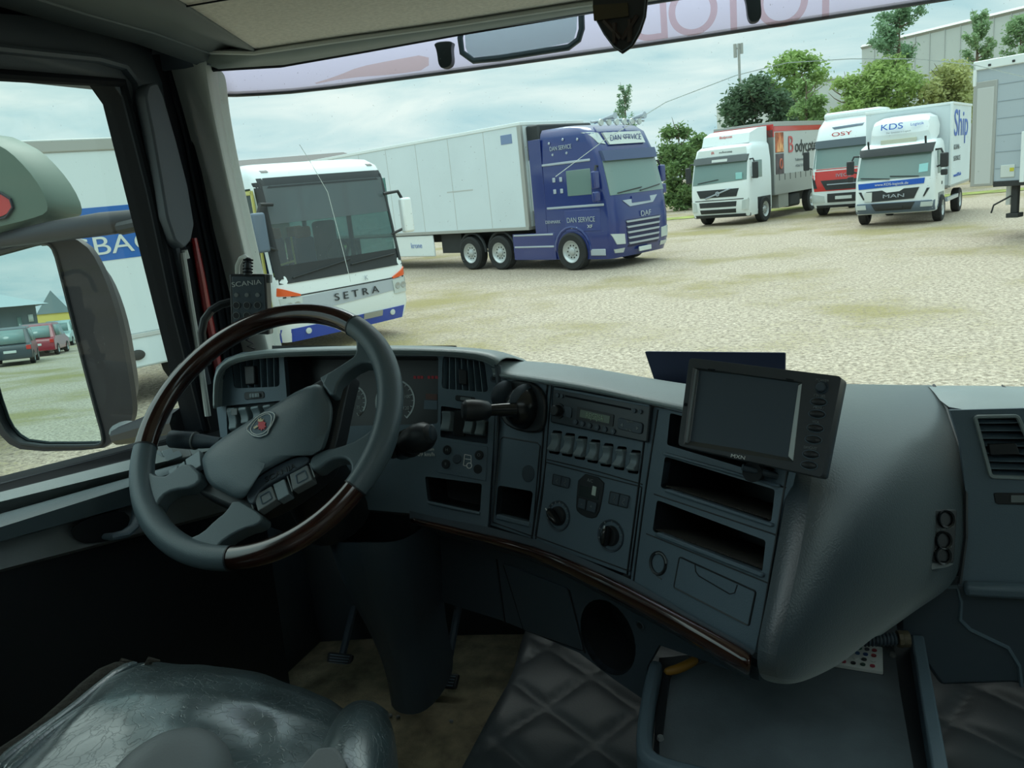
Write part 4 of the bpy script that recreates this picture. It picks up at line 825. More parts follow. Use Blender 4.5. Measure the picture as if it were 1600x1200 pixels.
glassmat('faint_lettering', (244, 232, 230), 0); peach = MATS['faint_lettering']
for s_, x, y, sz in (('D', 1012, 32, .12), ('O', 1083, 22, .12), ('T', 1146, 14, .12), ('O', 1222, 8, .12), ('I', 1290, -6, .12)):
    q = onws(x, y, -.094)-V((0, .004, 0)); q2 = onws(x+6, y-.9, -.094)-V((0, .004, 0)); text('visor_letter', s_, sz, q, (q-q2), V((0, -.1, 1)), peach, VI, ext=.0004)
q = [(480, 134), (530, 118), (560, 105), (610, 95), (670, 84), (670, 108), (620, 116), (540, 122)]
MB().prism([onws(x, y, -.096) for x, y in smooth_loop(q, 1)], V((0, -.002, 0))).build('faded_stripe', (glassmat('faded_peach', (246, 236, 230), 0), MATS['faded_peach'])[1], VI)
for x, y0, y1 in ((693, 66, 105), (1177, -12, 33)):
    BP = Pan(vis(x, (y0+y1)/2, .085), V((.1, -1, 0)))
    g = MB(); BP.prism(g, smooth_loop([(x-17, y0), (x+15, y0-3), (x+11, y0+8), (x+14, y1-6), (x+4, y1+2), (x-8, y1), (x-11, y0+12)], 2), -.012, .012); g.build('visor_bracket', black, VI, bevel=.003)
LP = Pan(vis(800, 70, .05), V((.02, -1, 0)))
lq = [(722, 50), (722, 84), (742, 94), (888, 74), (903, 60), (905, 20)]
MB().tube(LP.pts([(722, 40), (719, 60), (722, 82), (740, 95), (780, 91), (850, 80), (888, 74), (904, 62), (909, 45), (908, 10)], 0), .006, 8, flat=1).build('marker_light_frame', dashdark, VI)
g = MB(); LP.prism(g, smooth_loop([(726, 45), (728, 84), (745, 91), (885, 69), (900, 58), (902, 10), (850, 15)], 1), -.012, -.009); g.build('marker_light_cover', (glassmat('frosted_cover', (226, 236, 234), .04, .15, (190, 200, 200)), MATS['frosted_cover'])[1], VI)
PN = Pan(P(968, 40, 1.12), V((-.1, -1, .1)))
PG = thing('pennant_shield', 'dark shield-shaped emblem hanging from the header above the windscreen', 'pennant', PN.p(968, 20))
sh_ = [(926, -20), (926, 8), (931, 32), (943, 54), (958, 74), (972, 84), (988, 73), (1001, 50), (1009, 26), (1012, -2), (1012, -20)]
g = MB(); PN.prism(g, sh_, -.004, 0); g.build('shield_plate', black, PG, bevel=.001)
g = MB(); PN.prism(g, [(926, 8), (980, 4), (982, 25), (928, 32)], 0, .004); g.build('tan_tab', mat('tan_card', (64, 56, 36), .7), PG)
MB().tube(PN.pts([(933, 32), (945, 53), (960, 72), (972, 80), (986, 70), (998, 48), (1006, 25), (1008, 0)], .001), .0012, 4).build('piping', dashdark, PG)
br = mat('shield_relief', (52, 40, 36), .6)
for l in ([(944, 32), (970, 60)], [(960, 36), (960, 68)], [(996, 24), (972, 62)], [(984, 30), (984, 66)]): MB().tube(PN.pts(l, .001), .0035, 5).build('relief_bar', br, PG)
# ================================================================ SEAT
SE = thing('driver_seat', 'worn black leather driver seat cushion with cracked shiny surface', 'seat', P(350, 1150, .85)+V((0, 0, -.4)))
rows = []
R_px = [[(150, 1064, .97), (190, 1046, .98), (240, 1046, .985), (320, 1052, .98), (410, 1063, .965), (470, 1080, .95), (520, 1100, .935), (556, 1118, .92)],
        [(120, 1088, .93), (170, 1062, .925), (240, 1060, .925), (320, 1066, .92), (410, 1078, .905), (470, 1096, .895), (524, 1116, .885), (566, 1132, .88)],
        [(60, 1140, .86), (135, 1110, .84), (220, 1096, .845), (310, 1098, .845), (400, 1110, .835), (470, 1126, .825), (530, 1144, .82), (580, 1160, .825)],
        [(10, 1185, .80), (95, 1160, .78), (190, 1146, .785), (300, 1146, .78), (400, 1158, .775), (470, 1172, .77), (540, 1188, .765), (596, 1200, .77)],
        [(-60, 1250, .73), (40, 1225, .715), (150, 1215, .72), (290, 1215, .715), (400, 1225, .71), (480, 1238, .705), (560, 1250, .70), (610, 1262, .70)]]
G = [[P(*q) for q in r] for r in R_px]
back = G[-1]; ex1 = [p+V((.0, -.12, .0)) for p in back]; ex2 = [p+V((0, -.34, -.02)) for p in back]
front1 = [p+V((0, .02, -.03)) for p in G[0]]; front2 = [p+V((0, .01, -.13)) for p in G[0]]
G2 = [front2, front1]+G+[ex1, ex2]
# subdivide finely and wrinkle
def dense(G, k):
    rows = []
    for i in range(len(G)-1):
        for s_ in range(k):
            t = s_/k; r = [a.lerp(b, t) for a, b in zip(G[i], G[i+1])]; rows.append([r[j].lerp(r[j+1], u/k) for j in range(len(r)-1) for u in range(k)]+[r[-1]])
    rows.append([G[-1][j].lerp(G[-1][j+1], u/k) for j in range(len(G[0])-1) for u in range(k)]+[G[-1][-1]]); return rows
def cr(G, k): 
    import bisect
    return dense(G, k)
DG = dense(G2, 8)
for i, r in enumerate(DG):
    for j, p in enumerate(r):
        u, v = j/len(r), i/len(DG); w = noise.noise(V((p.x*9, p.y*9, 1)))*.009+noise.noise(V((p.x*22+p.y*8, p.y*16, 3)))*.0022-abs(noise.noise(V((p.x*26, p.y*14+p.x*12, 7))))*.0022
        p.z += w+ .012*math.sin(PI*min(1, u*1.05))-.010*math.exp(-((u-.55)**2+(v-.62)**2)/.010)-.010*math.exp(-((u-.8)**2+(v-.7)**2)/.012)
sc_ = MB().grid(DG).build('cushion', seatlea, SE, sub=1, smooth=80)
torn = mat('torn_cloth', (46, 42, 36), .9, bump=1, bscale=160, bdist=.003)
for k, (o0, rr0) in enumerate((((0, 0), .011), ((14, -3), .008), ((30, 2), .007))):
    pts = [(212+o0[0], 1048, .97), (170+o0[0], 1062+o0[1], .93), (110+o0[0], 1110+o0[1], .86), (50+o0[0], 1160, .80), (-30+o0[0], 1225, .73)]
    MB().tube([P(*q)+V((-.005, 0, .004+.004*math.sin(i*2+k))) for i, q in enumerate(pts)], [rr0*(1+.3*math.sin(i*1.7+k)) for i in range(5)], 8).build('side_piping', torn if k == 0 else seatlea, SE, sub=1)
for x, y in ((186, 1044), (228, 1042), (160, 1062)):
    a = P(x, y+6, .965); MB().tube([a, a+V((.01, .0, .016)), a+V((.02, .005, .012))], [.006, .004, .001], 6).build('torn_flap', torn, SE)
g = MB(); bp = [p+V((0, -.1, -.10)) for p in (G[0][0], G[0][-1])]; x0, x1 = bp[0].x, bp[1].x; y1 = G[0][3].y-.03
g.box(x0+.03, x1-.02, y1-.55, y1-.02, ZF+.18, G[0][3].z-.10); g.build('seat_pan', black, SE, bevel=.02)
g = MB(); g.box(x0+.08, x1-.06, y1-.45, y1-.1, ZF, ZF+.2); g.build('pedestal', black, SE, bevel=.01)
BO = MB(); c1 = [P(575, 1118, .90), P(572, 1140, .85), P(562, 1175, .79), P(548, 1230, .73), P(540, 1300, .68)]
rows = []
for i, c in enumerate(c1):
    w = (.026, .038, .042, .042, .042)[i]
    rows.append([c+V((math.cos(a)*w*.95, 0, max(-.9, math.sin(a))*w*.9 if math.sin(a) > 0 else math.sin(a)*w*3.2)) for a in [2*PI*k/16 for k in range(16)]])
fr = [rows[0][k].lerp(c1[0]+V((0, .03, -.03)), .75)+V((0, .012, 0)) for k in range(16)]
BO.grid([fr]+rows, close=True); BO.build('side_bolster', seatlea, SE, sub=2, smooth=80)
CT = Pan(P(515, 1180, .70), V((0, -.35, 1)))
g = MB(); CT.prism(g, rr([(496, 1166), (524, 1164), (540, 1190), (528, 1230), (455, 1260), (440, 1230)], 6), -.05, 0); tag(g.build('seat_adjuster_cover', mgrey, bevel=.006, bseg=3), 'small light grey plastic cover between the seat cushion and its right bolster', 'cover')
g = MB(); c = P(258, 1245, .62); g.ball(c, .045, .06, .043, 24, 14); tag(g.build('armrest_end', mgrey), 'smooth grey rounded armrest end at the bottom edge over the seat', 'armrest')
# ================================================================ ENGINE COVER, TRAY AND THINGS ON IT
zE = 1.44; lft = [(818, 975), (806, 1020), (788, 1062), (760, 1110), (722, 1180), (690, 1240), (640, 1330)]
rows = []
SE_ = V((1, 1, 0)).normalized(); SF = V((.86, -.5, 0)).normalized(); SE_ = V((.62, .78, 0)).normalized(); cq = V((-.342, 1.308, 0)); SE0, SF0 = cq.dot(SE_), cq.dot(SF)
def pf_(p):
    a, b = (p.dot(SE_)-SE0)/.118, (p.dot(SF)-SF0)/.135; fa, fb = min(a % 1, 1-a % 1), min(b % 1, 1-b % 1)
    return .013*((1-math.exp(-fa*9))*(1-math.exp(-fb*9)))-.013
for (x, y) in lft:
    e_ = P(x, y, 'Z%g' % zE); nn_ = 150; r = [V((e_.x-.03, e_.y, ZF-.01)), V((e_.x-.012, e_.y, zE-.05)), e_+V((.004, 0, -.012))]
    for i in range(nn_): q = V((e_.x+.02+(XR-.02-e_.x)*i/nn_, e_.y, zE)); q.z += 0; r.append(q)
    rows.append(r)
fr = [V((p.x, max(p.y+.01, min(p.y+.35, wsy(p.x, 1.8)+.02)), p.z)) for p in rows[0]]; rows = [fr]+rows
DG = []
for i in range(len(rows)-1):
    for s_ in range(22): DG.append([a.lerp(b, s_/22) for a, b in zip(rows[i], rows[i+1])])
for r in DG:
    for p in r[3:]: p.z += pf_(p)+.004*noise.noise(p*12)
ec = MB().grid(DG).build('engine_cover', quilt, None, smooth=80); tag(ec, 'black diamond-quilted leather mat over the engine tunnel right of the footwell', 'mat')
zT = 1.60
TR = thing('storage_tray', 'black plastic tray with a raised rim and felt mat below the dashboard end', 'tray', P(1220, 1130, 'Z%g' % zT))
TPn = Pan(P(1200, 1100, 'Z%g' % zT), (0, 0, 1))
g = MB(); TPn.prism(g, [(1030, 1028), (1200, 1010), (1428, 1000), (1455, 1240), (1100, 1260), (1020, 1190)], -.02, .0); g.build('tray_base', black, TR)
g = MB(); TPn.prism(g, rr([(1050, 1052), (1180, 1012), (1396, 1004), (1408, 1090), (1440, 1270), (1032, 1250), (1030, 1150)], 6), .0, .003); g.build('felt_mat', trayfelt, TR)
path = [(1024, 1036), (1012, 1080), (1006, 1130), (1004, 1158), (1010, 1178), (1030, 1190), (1080, 1204), (1160, 1218), (1250, 1240)]
rws = []
pw = TPn.pts(path, .02)
for i, p in enumerate(pw):
    tg = (pw[min(i+1, len(pw)-1)]-pw[max(i-1, 0)]).normalized(); sd_ = V((-tg.y, tg.x, 0)); w = .011
    rws.append([p-sd_*w-V((0, 0, .06)), p-sd_*w, p-sd_*(w*.5)+V((0, 0, .004)), p+sd_*(w*.5)+V((0, 0, .004)), p+sd_*w, p+sd_*w-V((0, 0, .025))])
MB().grid(rws).build('tray_rim', dash, TR, sub=1)
g = MB(); p0, p1 = TPn.p(1433, 996, .03), TPn.p(1475, 1240, .03); g.obox((p0+p1)/2-V((0, 0, .03)), (p1-p0)/2, V((.009, 0, 0)), V((0, 0, .035))); g.build('right_rail', dash, TR, bevel=.003)
g = MB(); p0, p1 = TPn.p(1044, 1040, .004), TPn.p(1030, 1150, .004); g.obox((p0+p1)/2, (p1-p0)/2, V((.005, 0, 0)), V((0, 0, .004))); g.build('inner_rail', black, TR)
for x, y in ((1032, 1155), (1395, 1025)): g = MB(); g.lathe(TPn.p(x, y, .004), (0, 0, 1), [(.0001, .005), (.004, .005), (.005, 0)], 10); g.build('screw', mgrey, TR)
rq = [(1322, 1003), (1379, 1011), (1380, 1049), (1296, 1036)]
RC = thing('remote_control', 'small white remote with coloured buttons lying on the felt mat', 'remote control', TPn.p(1345, 1035, .003))
g = MB(); TPn.prism(g, rr(rq, 2), .003, .009); g.build('remote_body', mat('white_plastic', (205, 210, 208), .4), RC, bevel=.001)
g = MB(); TPn.prism(g, sub_q(rq, -.02, .1, 1.01, 1.14), .003, .0035); g.build('remote_underside', black, RC)
cols_ = [(150, 40, 50), (30, 34, 40), (20, 24, 28), (150, 30, 40), (40, 110, 100), (38, 70, 62), (205, 208, 206), (30, 80, 130), (40, 46, 60), (150, 40, 60), (205, 208, 206), (20, 60, 120)]
for i in range(4):
    for j in range(4):
        u, v = .12+i*.19, .16+j*.22; m_ = sub_q(rq, u+.1, v, u+.11, v+.01)[0]; cc = cols_[(i*4+j*3) % 12]
        g = MB(); TPn.disc(g, m_[0], m_[1], .0036, .009, .0105, 12); g.build('button', mat('btn_%d_%d_%d' % cc, cc, .5), RC)
yl = mat('yellow_rubber', (150, 108, 34), .5)
hp2 = [TPn.p(x, y, h) for x, y, h in ((1036, 1050, .03), (1056, 1047, .032), (1078, 1037, .034), (1090, 1028, .036))]
HO = thing('air_hose', 'short yellow hose end with black coil on the left of the felt mat', 'hose', hp2[1])
MB().tube(hp2, [.0062, .0075, .0075, .007], 12).build('yellow_tube', yl, HO, sub=1)
d_ = (TPn.p(1112, 1014, .04)-hp2[3]); cp_ = [hp2[3]+d_*(i/90)+(V((0, 0, 1))*math.cos(i*.5)+d_.normalized().cross(V((0, 0, 1)))*math.sin(i*.5))*.0055 for i in range(90)]
MB().tube(cp_, .0016, 5).build('coil', dashdark, HO)
a, b = TPn.p(1338, 1000, .05), TPn.p(1420, 998, .05)
CN = thing('threaded_connector', 'ribbed dark hose connector with a brass-brown cap behind the white remote', 'connector', a)
d_ = b-a; g = MB(); pr = []
for i in range(44): pr.append((.0085+(.0016 if i % 4 < 2 else 0), d_.length*.78*i/44))
g.lathe(a, d_, pr, 18); g.build('ribbed_tube', dashdark, CN)
g = MB(); L_ = d_.length; g.lathe(a, d_, [(.0085, L_*.78), (.0125, L_*.79), (.0130, L_*.86), (.0115, L_*.87), (.0125, L_*.9), (.0120, L_), (.0001, L_*1.01)], 10); g.build('cap', mat('brass_brown', (92, 84, 66), .5), CN)
# left-over litter on the floor near the seat
for i, (x, y) in enumerate(((610, 1118), (622, 1120), (705, 1127))):
    g = MB(); g.ball(P(x, y, 'Z%g' % (ZF+.004)), .005, .004, .004, 6, 4); tag(g.build('floor_crumb', mgrey), 'tiny pale crumb on the rubber floor right of the seat', 'crumb', 'crumbs on the floor')
# ================================================================ OUTSIDE: ground
gm = bpy.data.materials.new('gravel'); gm.use_nodes = True; t = gm.node_tree; b = t.nodes['Principled BSDF']; b.inputs['Roughness'].default_value = .9
def gn(ty, **k):
    n = t.nodes.new(ty)
    for a_, v_ in k.items(): n.inputs[a_].default_value = v_
    return n
tcg = gn('ShaderNodeTexCoord'); big = gn('ShaderNodeTexNoise', Scale=.22, Detail=6., Roughness=.62); fine = gn('ShaderNodeTexNoise', Scale=15., Detail=8., Roughness=.82); st_ = gn('ShaderNodeTexVoronoi', Scale=26.)
for n_ in (big, fine, st_): t.links.new(tcg.outputs['Object'], n_.inputs['Vector'])
r1 = gn('ShaderNodeValToRGB'); r1.color_ramp.elements[0].position = .38; r1.color_ramp.elements[0].color = lin((116, 102, 84)); r1.color_ramp.elements[1].position = .63; r1.color_ramp.elements[1].color = lin((216, 200, 180))
t.links.new(fine.outputs[0], r1.inputs[0])
r3 = gn('ShaderNodeMapRange'); r3.inputs[1].default_value = 0; r3.inputs[2].default_value = 1; r3.inputs[3].default_value = .72; r3.inputs[4].default_value = 1.2
t.links.new(st_.outputs['Color'], r3.inputs[0]); ml_ = gn('ShaderNodeVectorMath'); ml_.operation = 'SCALE'; t.links.new(r1.outputs[0], ml_.inputs[0]); t.links.new(r3.outputs[0], ml_.inputs['Scale'])
r2 = gn('ShaderNodeValToRGB'); r2.color_ramp.elements[0].position = .69; r2.color_ramp.elements[0].color = (0, 0, 0, 1); r2.color_ramp.elements[1].position = .79; r2.color_ramp.elements[1].color = (.8, .8, .8, 1)
mxx = gn('ShaderNodeMath'); mxx.operation = 'MULTIPLY_ADD'; mxx.inputs[1].default_value = .62; t.links.new(fine.outputs[0], mxx.inputs[0]); sc2 = gn('ShaderNodeMath'); sc2.operation = 'MULTIPLY'; sc2.inputs[1].default_value = .75; t.links.new(big.outputs[0], sc2.inputs[0]); t.links.new(sc2.outputs[0], mxx.inputs[2])
t.links.new(mxx.outputs[0], r2.inputs[0]); mg = t.nodes.new('ShaderNodeMix'); mg.data_type = 'RGBA'; t.links.new(r2.outputs[0], mg.inputs['Factor']); t.links.new(ml_.outputs[0], mg.inputs['A']); mg.inputs['B'].default_value = lin((138, 126, 66))
t.links.new(mg.outputs['Result'], b.inputs['Base Color']); bp_ = gn('ShaderNodeBump', Strength=.7, Distance=.03); t.links.new(st_.outputs[0], bp_.inputs['Height']); t.links.new(bp_.outputs[0], b.inputs['Normal'])
g = MB(); n_ = 60; g.grid([[V((-180+360*i/n_, -180+360*j/n_, 0)) for i in range(n_+1)] for j in range(n_+1)]); gd = struct(g.build('ground', gm))
# grass strip beyond the lot
gr_ = mat('rough_grass', (140, 146, 78), .95, bump=1, bscale=6, bdist=.1, var=.4, vscale=1.2)
g = MB(); g.grid([[V((-60+130*i/20, 40+j*1.0, .02)) for i in range(21)] for j in range(3)]); tag(g.build('grass_verge', gr_), 'strip of rough yellow-green grass behind the parked trucks', 'grass', kind='stuff')
# ---------------------------------------------------------------- vehicle helpers (front at local y=0 facing -y)
wht = mat('truck_white', (228, 236, 236), .35, coat=.3); tyre = mat('tyre_rubber', (34, 36, 36), .8); rimm = mat('wheel_rim', (186, 192, 192), .35, .5)
vgl = mat('vehicle_glass', (112, 136, 132), .12, spec=.8); vblk = mat('vehicle_black', (40, 44, 46), .5); vgry = mat('bumper_grey', (92, 108, 124), .5); lens = mat('headlamp_lens', (190, 200, 198), .12, coat=1)  # vgl is opaque, its pale colour stands in for sky reflection
blu = mat('deep_blue_paint', (28, 46, 112), .25, coat=.7); silv = mat('silver_trim', (176, 186, 196), .3, .3); orange = mat('orange_lens', (226, 92, 36), .3); bblu = mat('bus_blue', (44, 74, 178), .35, coat=.4); rd2 = mat('truck_red', (198, 44, 38), .3, coat=.5)
boxw = mat('box_panel', (212, 224, 228), .5, var=.04, vscale=.6); under = mat('chassis_dark', (48, 50, 50), .8); plate = mat('number_plate', (205, 212, 208), .5); curt = mat('curtain_grey', (190, 194, 192), .6); alu = mat('aluminium', (168, 170, 166), .45, .3)
def vmat(loc, deg): return M.Translation(V(loc))@M.Rotation(math.radians(deg), 4, 'Z')
def veh(name, label, cat, loc, deg, group=None): return thing(name, label, cat, loc, group, vmat(loc, deg))
def LB(name, m, par, *boxes, bevel=.01):
    g = MB()
    for b_ in boxes: g.box(*b_)
    return g.build(name, m, par, local=True, bevel=bevel)
def wheel(par, x, y, r=.5, w=.3, side=1, steel=True):
    g = MB(); prof = [(r*.56, w*.0), (r*.60, w*.48), (r*.90, w*.5), (r, w*.38), (r, -w*.38), (r*.9, -w*.5), (r*.55, -w*.5)]
    g.lathe(V((x, y, r)), V((side, 0, 0)), prof, 28); tw = g.build('wheel', tyre, par, local=True)
    g = MB(); g.lathe(V((x, y, r)), V((side, 0, 0)), [(.0001, w*.42), (r*.16, w*.42), (r*.2, w*.38), (r*.22, w*.30), (r*.42, w*.28), (r*.50, w*.33), (r*.57, w*.46), (r*.61, w*.47)], 24); rm = g.build('rim', rimm, tw, local=True)
    g = MB()
    for k in range(10):
        a = 2*PI*k/10; g.lathe(V((x+side*w*.26, y+math.cos(a)*r*.33, r+math.sin(a)*r*.33)), V((side, 0, 0)), [(.0001, .02), (r*.045, .015), (r*.045, 0)], 8)
    g.build('wheel_holes', under, rm, local=True)
    return tw
class Cab:
    def __init__(s, hw, prof, r, L): s.hw, s.pf, s.r, s.L = hw, prof, r, L
    def y0(s, z):
        p = s.pf
        if z <= p[0][0]: return p[0][1]
        for a, b in zip(p, p[1:]):
            if z <= b[0]: return a[1]+(b[1]-a[1])*(z-a[0])/(b[0]-a[0])
        return p[-1][1]
    def w(s, z):
        p = s.pf
        for a, b in zip(p, p[1:]):
            if z <= b[0]: return a[2]+(b[2]-a[2])*max(0, z-a[0])/(b[0]-a[0])
        return p[-1][2]
    def yf(s, x, z):
        hw = s.hw*s.w(z); r = s.r; e_ = max(0, abs(x)-(hw-r)); return s.y0(z)+.05*(x/hw)**2+(r-math.sqrt(max(0, r*r-min(e_, r)**2)))
    def loop(s, z, L=None):
        hw = s.hw*s.w(z); xs_ = [-1, -.985, -.95, -.88, -.78, -.6, -.3, 0, .3, .6, .78, .88, .95, .985, 1]
        return [V((-hw, L or s.L, z))]+[V((hw*x, s.yf(hw*x, z), z)) for x in xs_]+[V((hw, L or s.L, z))]
    def body(s, par, m, zs, name='cab_body', L=None, skip=None):
        rows = [s.loop(z, L) for z in zs]; g = MB(); g.grid(rows, close=True)
        if skip:
            n = len(rows[0]); keep = []
            for f in g.f:
                i, j = f[0]//n, f[0] % n; zc = (zs[i]+zs[i+1])/2 if i+1 < len(zs) else 0
                if skip[0] < zc < skip[1] and (2 <= j <= 13 or j in (0, 15)): continue
                keep.append(f)
            g.f = keep
        k = len(g.v); g.f.append(tuple(range(k-len(rows[0]), k))); g.f.append(tuple(reversed(range(len(rows[0])))))
        return g.build(name, m, par, local=True, smooth=50)
    def patch(s, name, m, par, q, off=.012, t=.05, nx=10, nz=4, **k):   # q: (x,z) TL TR BR BL on the front
        F_, B_ = [], []
        for j in range(nz+1):
            F_.append([]); B_.append([])
            for i in range(nx+1):
                u, v = i/nx, j/nz; x = (q[0][0]*(1-u)+q[1][0]*u)*(1-v)+(q[3][0]*(1-u)+q[2][0]*u)*v; z = (q[0][1]*(1-u)+q[1][1]*u)*(1-v)+(q[3][1]*(1-u)+q[2][1]*u)*v
                y = s.yf(x, z); F_[-1].append(V((x, y-off, z))); B_[-1].append(V((x, y-off+t, z)))
        g = MB(); g.grid(F_); rim_ = F_[0]+[r[-1] for r in F_[1:]]+F_[-1][-2::-1]+[r[0] for r in F_[-2:0:-1]]; rb = B_[0]+[r[-1] for r in B_[1:]]+B_[-1][-2::-1]+[r[0] for r in B_[-2:0:-1]]
        g.grid([rim_+[rim_[0]], rb+[rb[0]]]); return g.build(name, m, par, local=True, smooth=40, **k)
    def txt(s, name, st, x, z, size, m, par, off=.03, sx=1): return text(name, st, size, (x, s.yf(x, z)-off, z), (1, 0, 0), (0, 0, 1), m, par, True, .004, sx)
def stext(name, st, x, y, z, size, m, par, sx=1, al='CENTER'): return text(name, st, size, (x, y, z), (0, 1 if x > 0 else -1, 0), (0, 0, 1), m, par, True, .004, sx, al)
def mirror_arm(par, x, y, z, h=.55, m=vblk):
    s_ = 1 if x > 0 else -1; g = MB().box(x-.11, x+.11, y-.08, y+.05, z-h, z); a = g.build('side_mirror', m, par, local=True, bevel=.04, bseg=3)
    MB().tube([(x, y, z-.1), (x-s_*.1, y+.02, z+.12), (x-s_*.35, y+.1, z+.1)], .03, 8).build('mirror_bracket', vblk, a, local=True)
    MB().tube([(x, y, z-h+.1), (x-s_*.3, y+.1, z-h)], .025, 8).build('mirror_bracket', vblk, a, local=True)
def wiper(c, par, x0, z0, x1, z1): MB().tube([(x0+(x1-x0)*t, c.yf(x0+(x1-x0)*t, z0+(z1-z0)*t)-.035, z0+(z1-z0)*t) for t in (0, .25, .5, .75, 1)], .014, 6).build('wiper', vblk, par, local=True)
# ---------------------------------------------------------------- BUS
BS = veh('coach_bus', 'white and blue bus facing right, parked behind the steering wheel', 'bus', (-6.68, 11.95, 0), 62.5)
bc_ = Cab(1.27, [(.28, .10, .97), (.55, 0, 1), (1.25, .0, 1), (1.3, .02, 1), (2.75, .22, .985), (2.95, .32, .96), (3.06, .50, .90), (3.10, .75, .82)], .16, 12)
bc_.body(BS, wht, [.28, .55, .9, 1.25, 1.34, 1.6, 1.9, 2.2, 2.5, 2.72, 2.86, 2.95, 3.03, 3.06, 3.10], skip=(1.34, 2.72))
glassmat('bus_windscreen_glass', (190, 204, 204), .12, .20, (130, 142, 144)); glassmat('bus_side_glass', (176, 200, 196), .12)
bc_.patch('windscreen', MATS['bus_windscreen_glass'], BS, [(-1.12, 2.72), (1.12, 2.72), (1.17, 1.34), (-1.17, 1.34)], .0, .005, 16, 8)
bc_.patch('windscreen_band', vblk, BS, [(-1.17, 2.86), (1.17, 2.86), (1.17, 2.70), (-1.17, 2.70)], .012, .02, 16, 2)
bc_.patch('windscreen_lower_band', vblk, BS, [(-1.2, 1.50), (1.2, 1.50), (1.22, 1.22), (-1.22, 1.22)], .012, .02, 16, 3)
for s_ in (-1, 1): bc_.patch('windscreen_edge', vblk, BS, [(s_*1.23, 2.8), (s_*1.13, 2.8), (s_*1.14, 1.3), (s_*1.24, 1.3)] if s_ < 0 else [(1.13, 2.8), (1.23, 2.8), (1.24, 1.3), (1.14, 1.3)], .014, .02, 3, 8)
glassmat('bus_header_glass', (120, 130, 134), .14, .5, (122, 132, 136))
bc_.patch('header_panel', MATS['bus_header_glass'], BS, [(-1.13, 2.74), (1.13, 2.74), (1.14, 2.15), (-1.14, 2.15)], .008, .004, 16, 4)
bc_.patch('silver_panel', silv, BS, [(-.9, .98), (1.0, 1.0), (.95, .80), (-.9, .72)], .012, .03, 14, 3)
bc_.patch('panel_gap', vblk, BS, [(-1.2, 1.02), (1.2, 1.02), (1.2, 1.0), (-1.2, 1.0)], .008, .03, 14, 1)
bc_.txt('bus_lettering', 'S E T R A', .12, .87, .17, vblk, BS, .03, 1.35); bc_.txt('bus_logo', 'K', .35, 1.10, .11, silv, BS)
bc_.patch('blue_skirt', bblu, BS, [(-1.26, .50), (1.26, .50), (1.24, .28), (-1.24, .28)], .012, .03, 18, 3)
bc_.patch('plate_recess', alu, BS, [(.22, .50), (.62, .50), (.62, .40), (.22, .40)], .03, .03, 3, 2)
for s_ in (-1, 1):
    q = [(.92, 1.03), (1.25, 1.17), (1.26, 1.04), (.92, 1.0)]; bc_.patch('indicator', orange, BS, q if s_ > 0 else [(-x, z) for x, z in (q[1], q[0], q[3], q[2])], .03, .04, 6, 3)
    q = [(.9, .98), (1.25, 1.0), (1.24, .74), (.92, .74)]; hl = bc_.patch('headlight', lens, BS, q if s_ > 0 else [(-x, z) for x, z in (q[1], q[0], q[3], q[2])], .028, .04, 6, 3)
    for xx in (1.0, 1.13): MB().lathe(V((s_*xx, bc_.yf(xx, .87)-.03, .87)), V((0, -1, 0)), [(.0001, .0), (.03, .008), (.055, .01), (.06, 0)], 14).build('lamp_reflector', alu, hl, local=True)
    MB().lathe(V((s_*.85, bc_.yf(.85, .42)-.015, .42)), V((0, -1, 0)), [(.0001, .02), (.05, .015), (.055, 0)], 14).build('fog_light', lens, BS, local=True)
    mirror_arm(BS, s_*1.42, .05, 2.35, .6, wht if s_ > 0 else vgry); bc_.patch('marker_light', vblk, BS, [(s_*1.0-.06, 2.98), (s_*1.0+.06, 2.98), (s_*1.0+.06, 2.95), (s_*1.0-.06, 2.95)], .012, .03, 2, 1)
wiper(bc_, BS, .1, 1.36, 1.05, 1.42); wiper(bc_, BS, -1.0, 1.3, .1, 1.45)
yel = mat('door_yellow', (196, 192, 110), .5)
LB('side_glass', MATS['bus_side_glass'], BS, (-1.285, -1.28, 1.55, 11.6, 1.35, 2.72), (1.255, 1.26, .3, 11.6, 1.35, 2.72), bevel=0); LB('window_pillars', vblk, BS, *[(s_-.02, s_+.02, y, y+.12, 1.3, 2.75) for s_ in (-1.255, 1.24) for y in (1.5, 3.1, 4.7, 6.3, 7.9, 9.5, 11.5)]); LB('blue_roof_band', bblu, BS, (-1.275, -1.15, 1.2, 11.8, 2.72, 2.95)); LB('blue_skirt', bblu, BS, (-1.285, -1.27, 1.6, 11.9, .28, .5))
LB('door_glass', MATS['bus_side_glass'], BS, (-1.285, -1.272, .35, 1.45, .45, 2.62)); LB('door_frame', yel, BS, (-1.30, -1.272, .32, .37, .35, 2.68), (-1.30, -1.272, 1.42, 1.48, .35, 2.68), (-1.30, -1.272, .32, 1.48, 2.62, 2.68), (-1.30, -1.272, .32, 1.48, .35, .42))
LB('roof_unit', wht, BS, (-.6, .6, 5, 8, 3.08, 3.2), bevel=.05); LB('roof_stripe', wht, BS, *[(-1.16, -.7, 1.3+k*.8, 1.6+k*.8, 3.0, 3.075) for k in range(6)])
LB('interior_floor', under, BS, (-1.2, 1.2, .7, 11.8, .72, .8)); LB('interior_rear_wall', mat('bus_interior_grey', (86, 92, 94), .8), BS, (-1.2, 1.2, 7.8, 7.9, .8, 2.9))
LB('dashboard', vblk, BS, (.1, 1.1, .42, .8, .85, 1.42), (-1.1, .1, .42, .6, .85, 1.3), bevel=.05)
sblu = mat('bus_seat_blue', (72, 90, 128), .9); sorg = mat('bus_seat_orange', (190, 120, 90), .9)
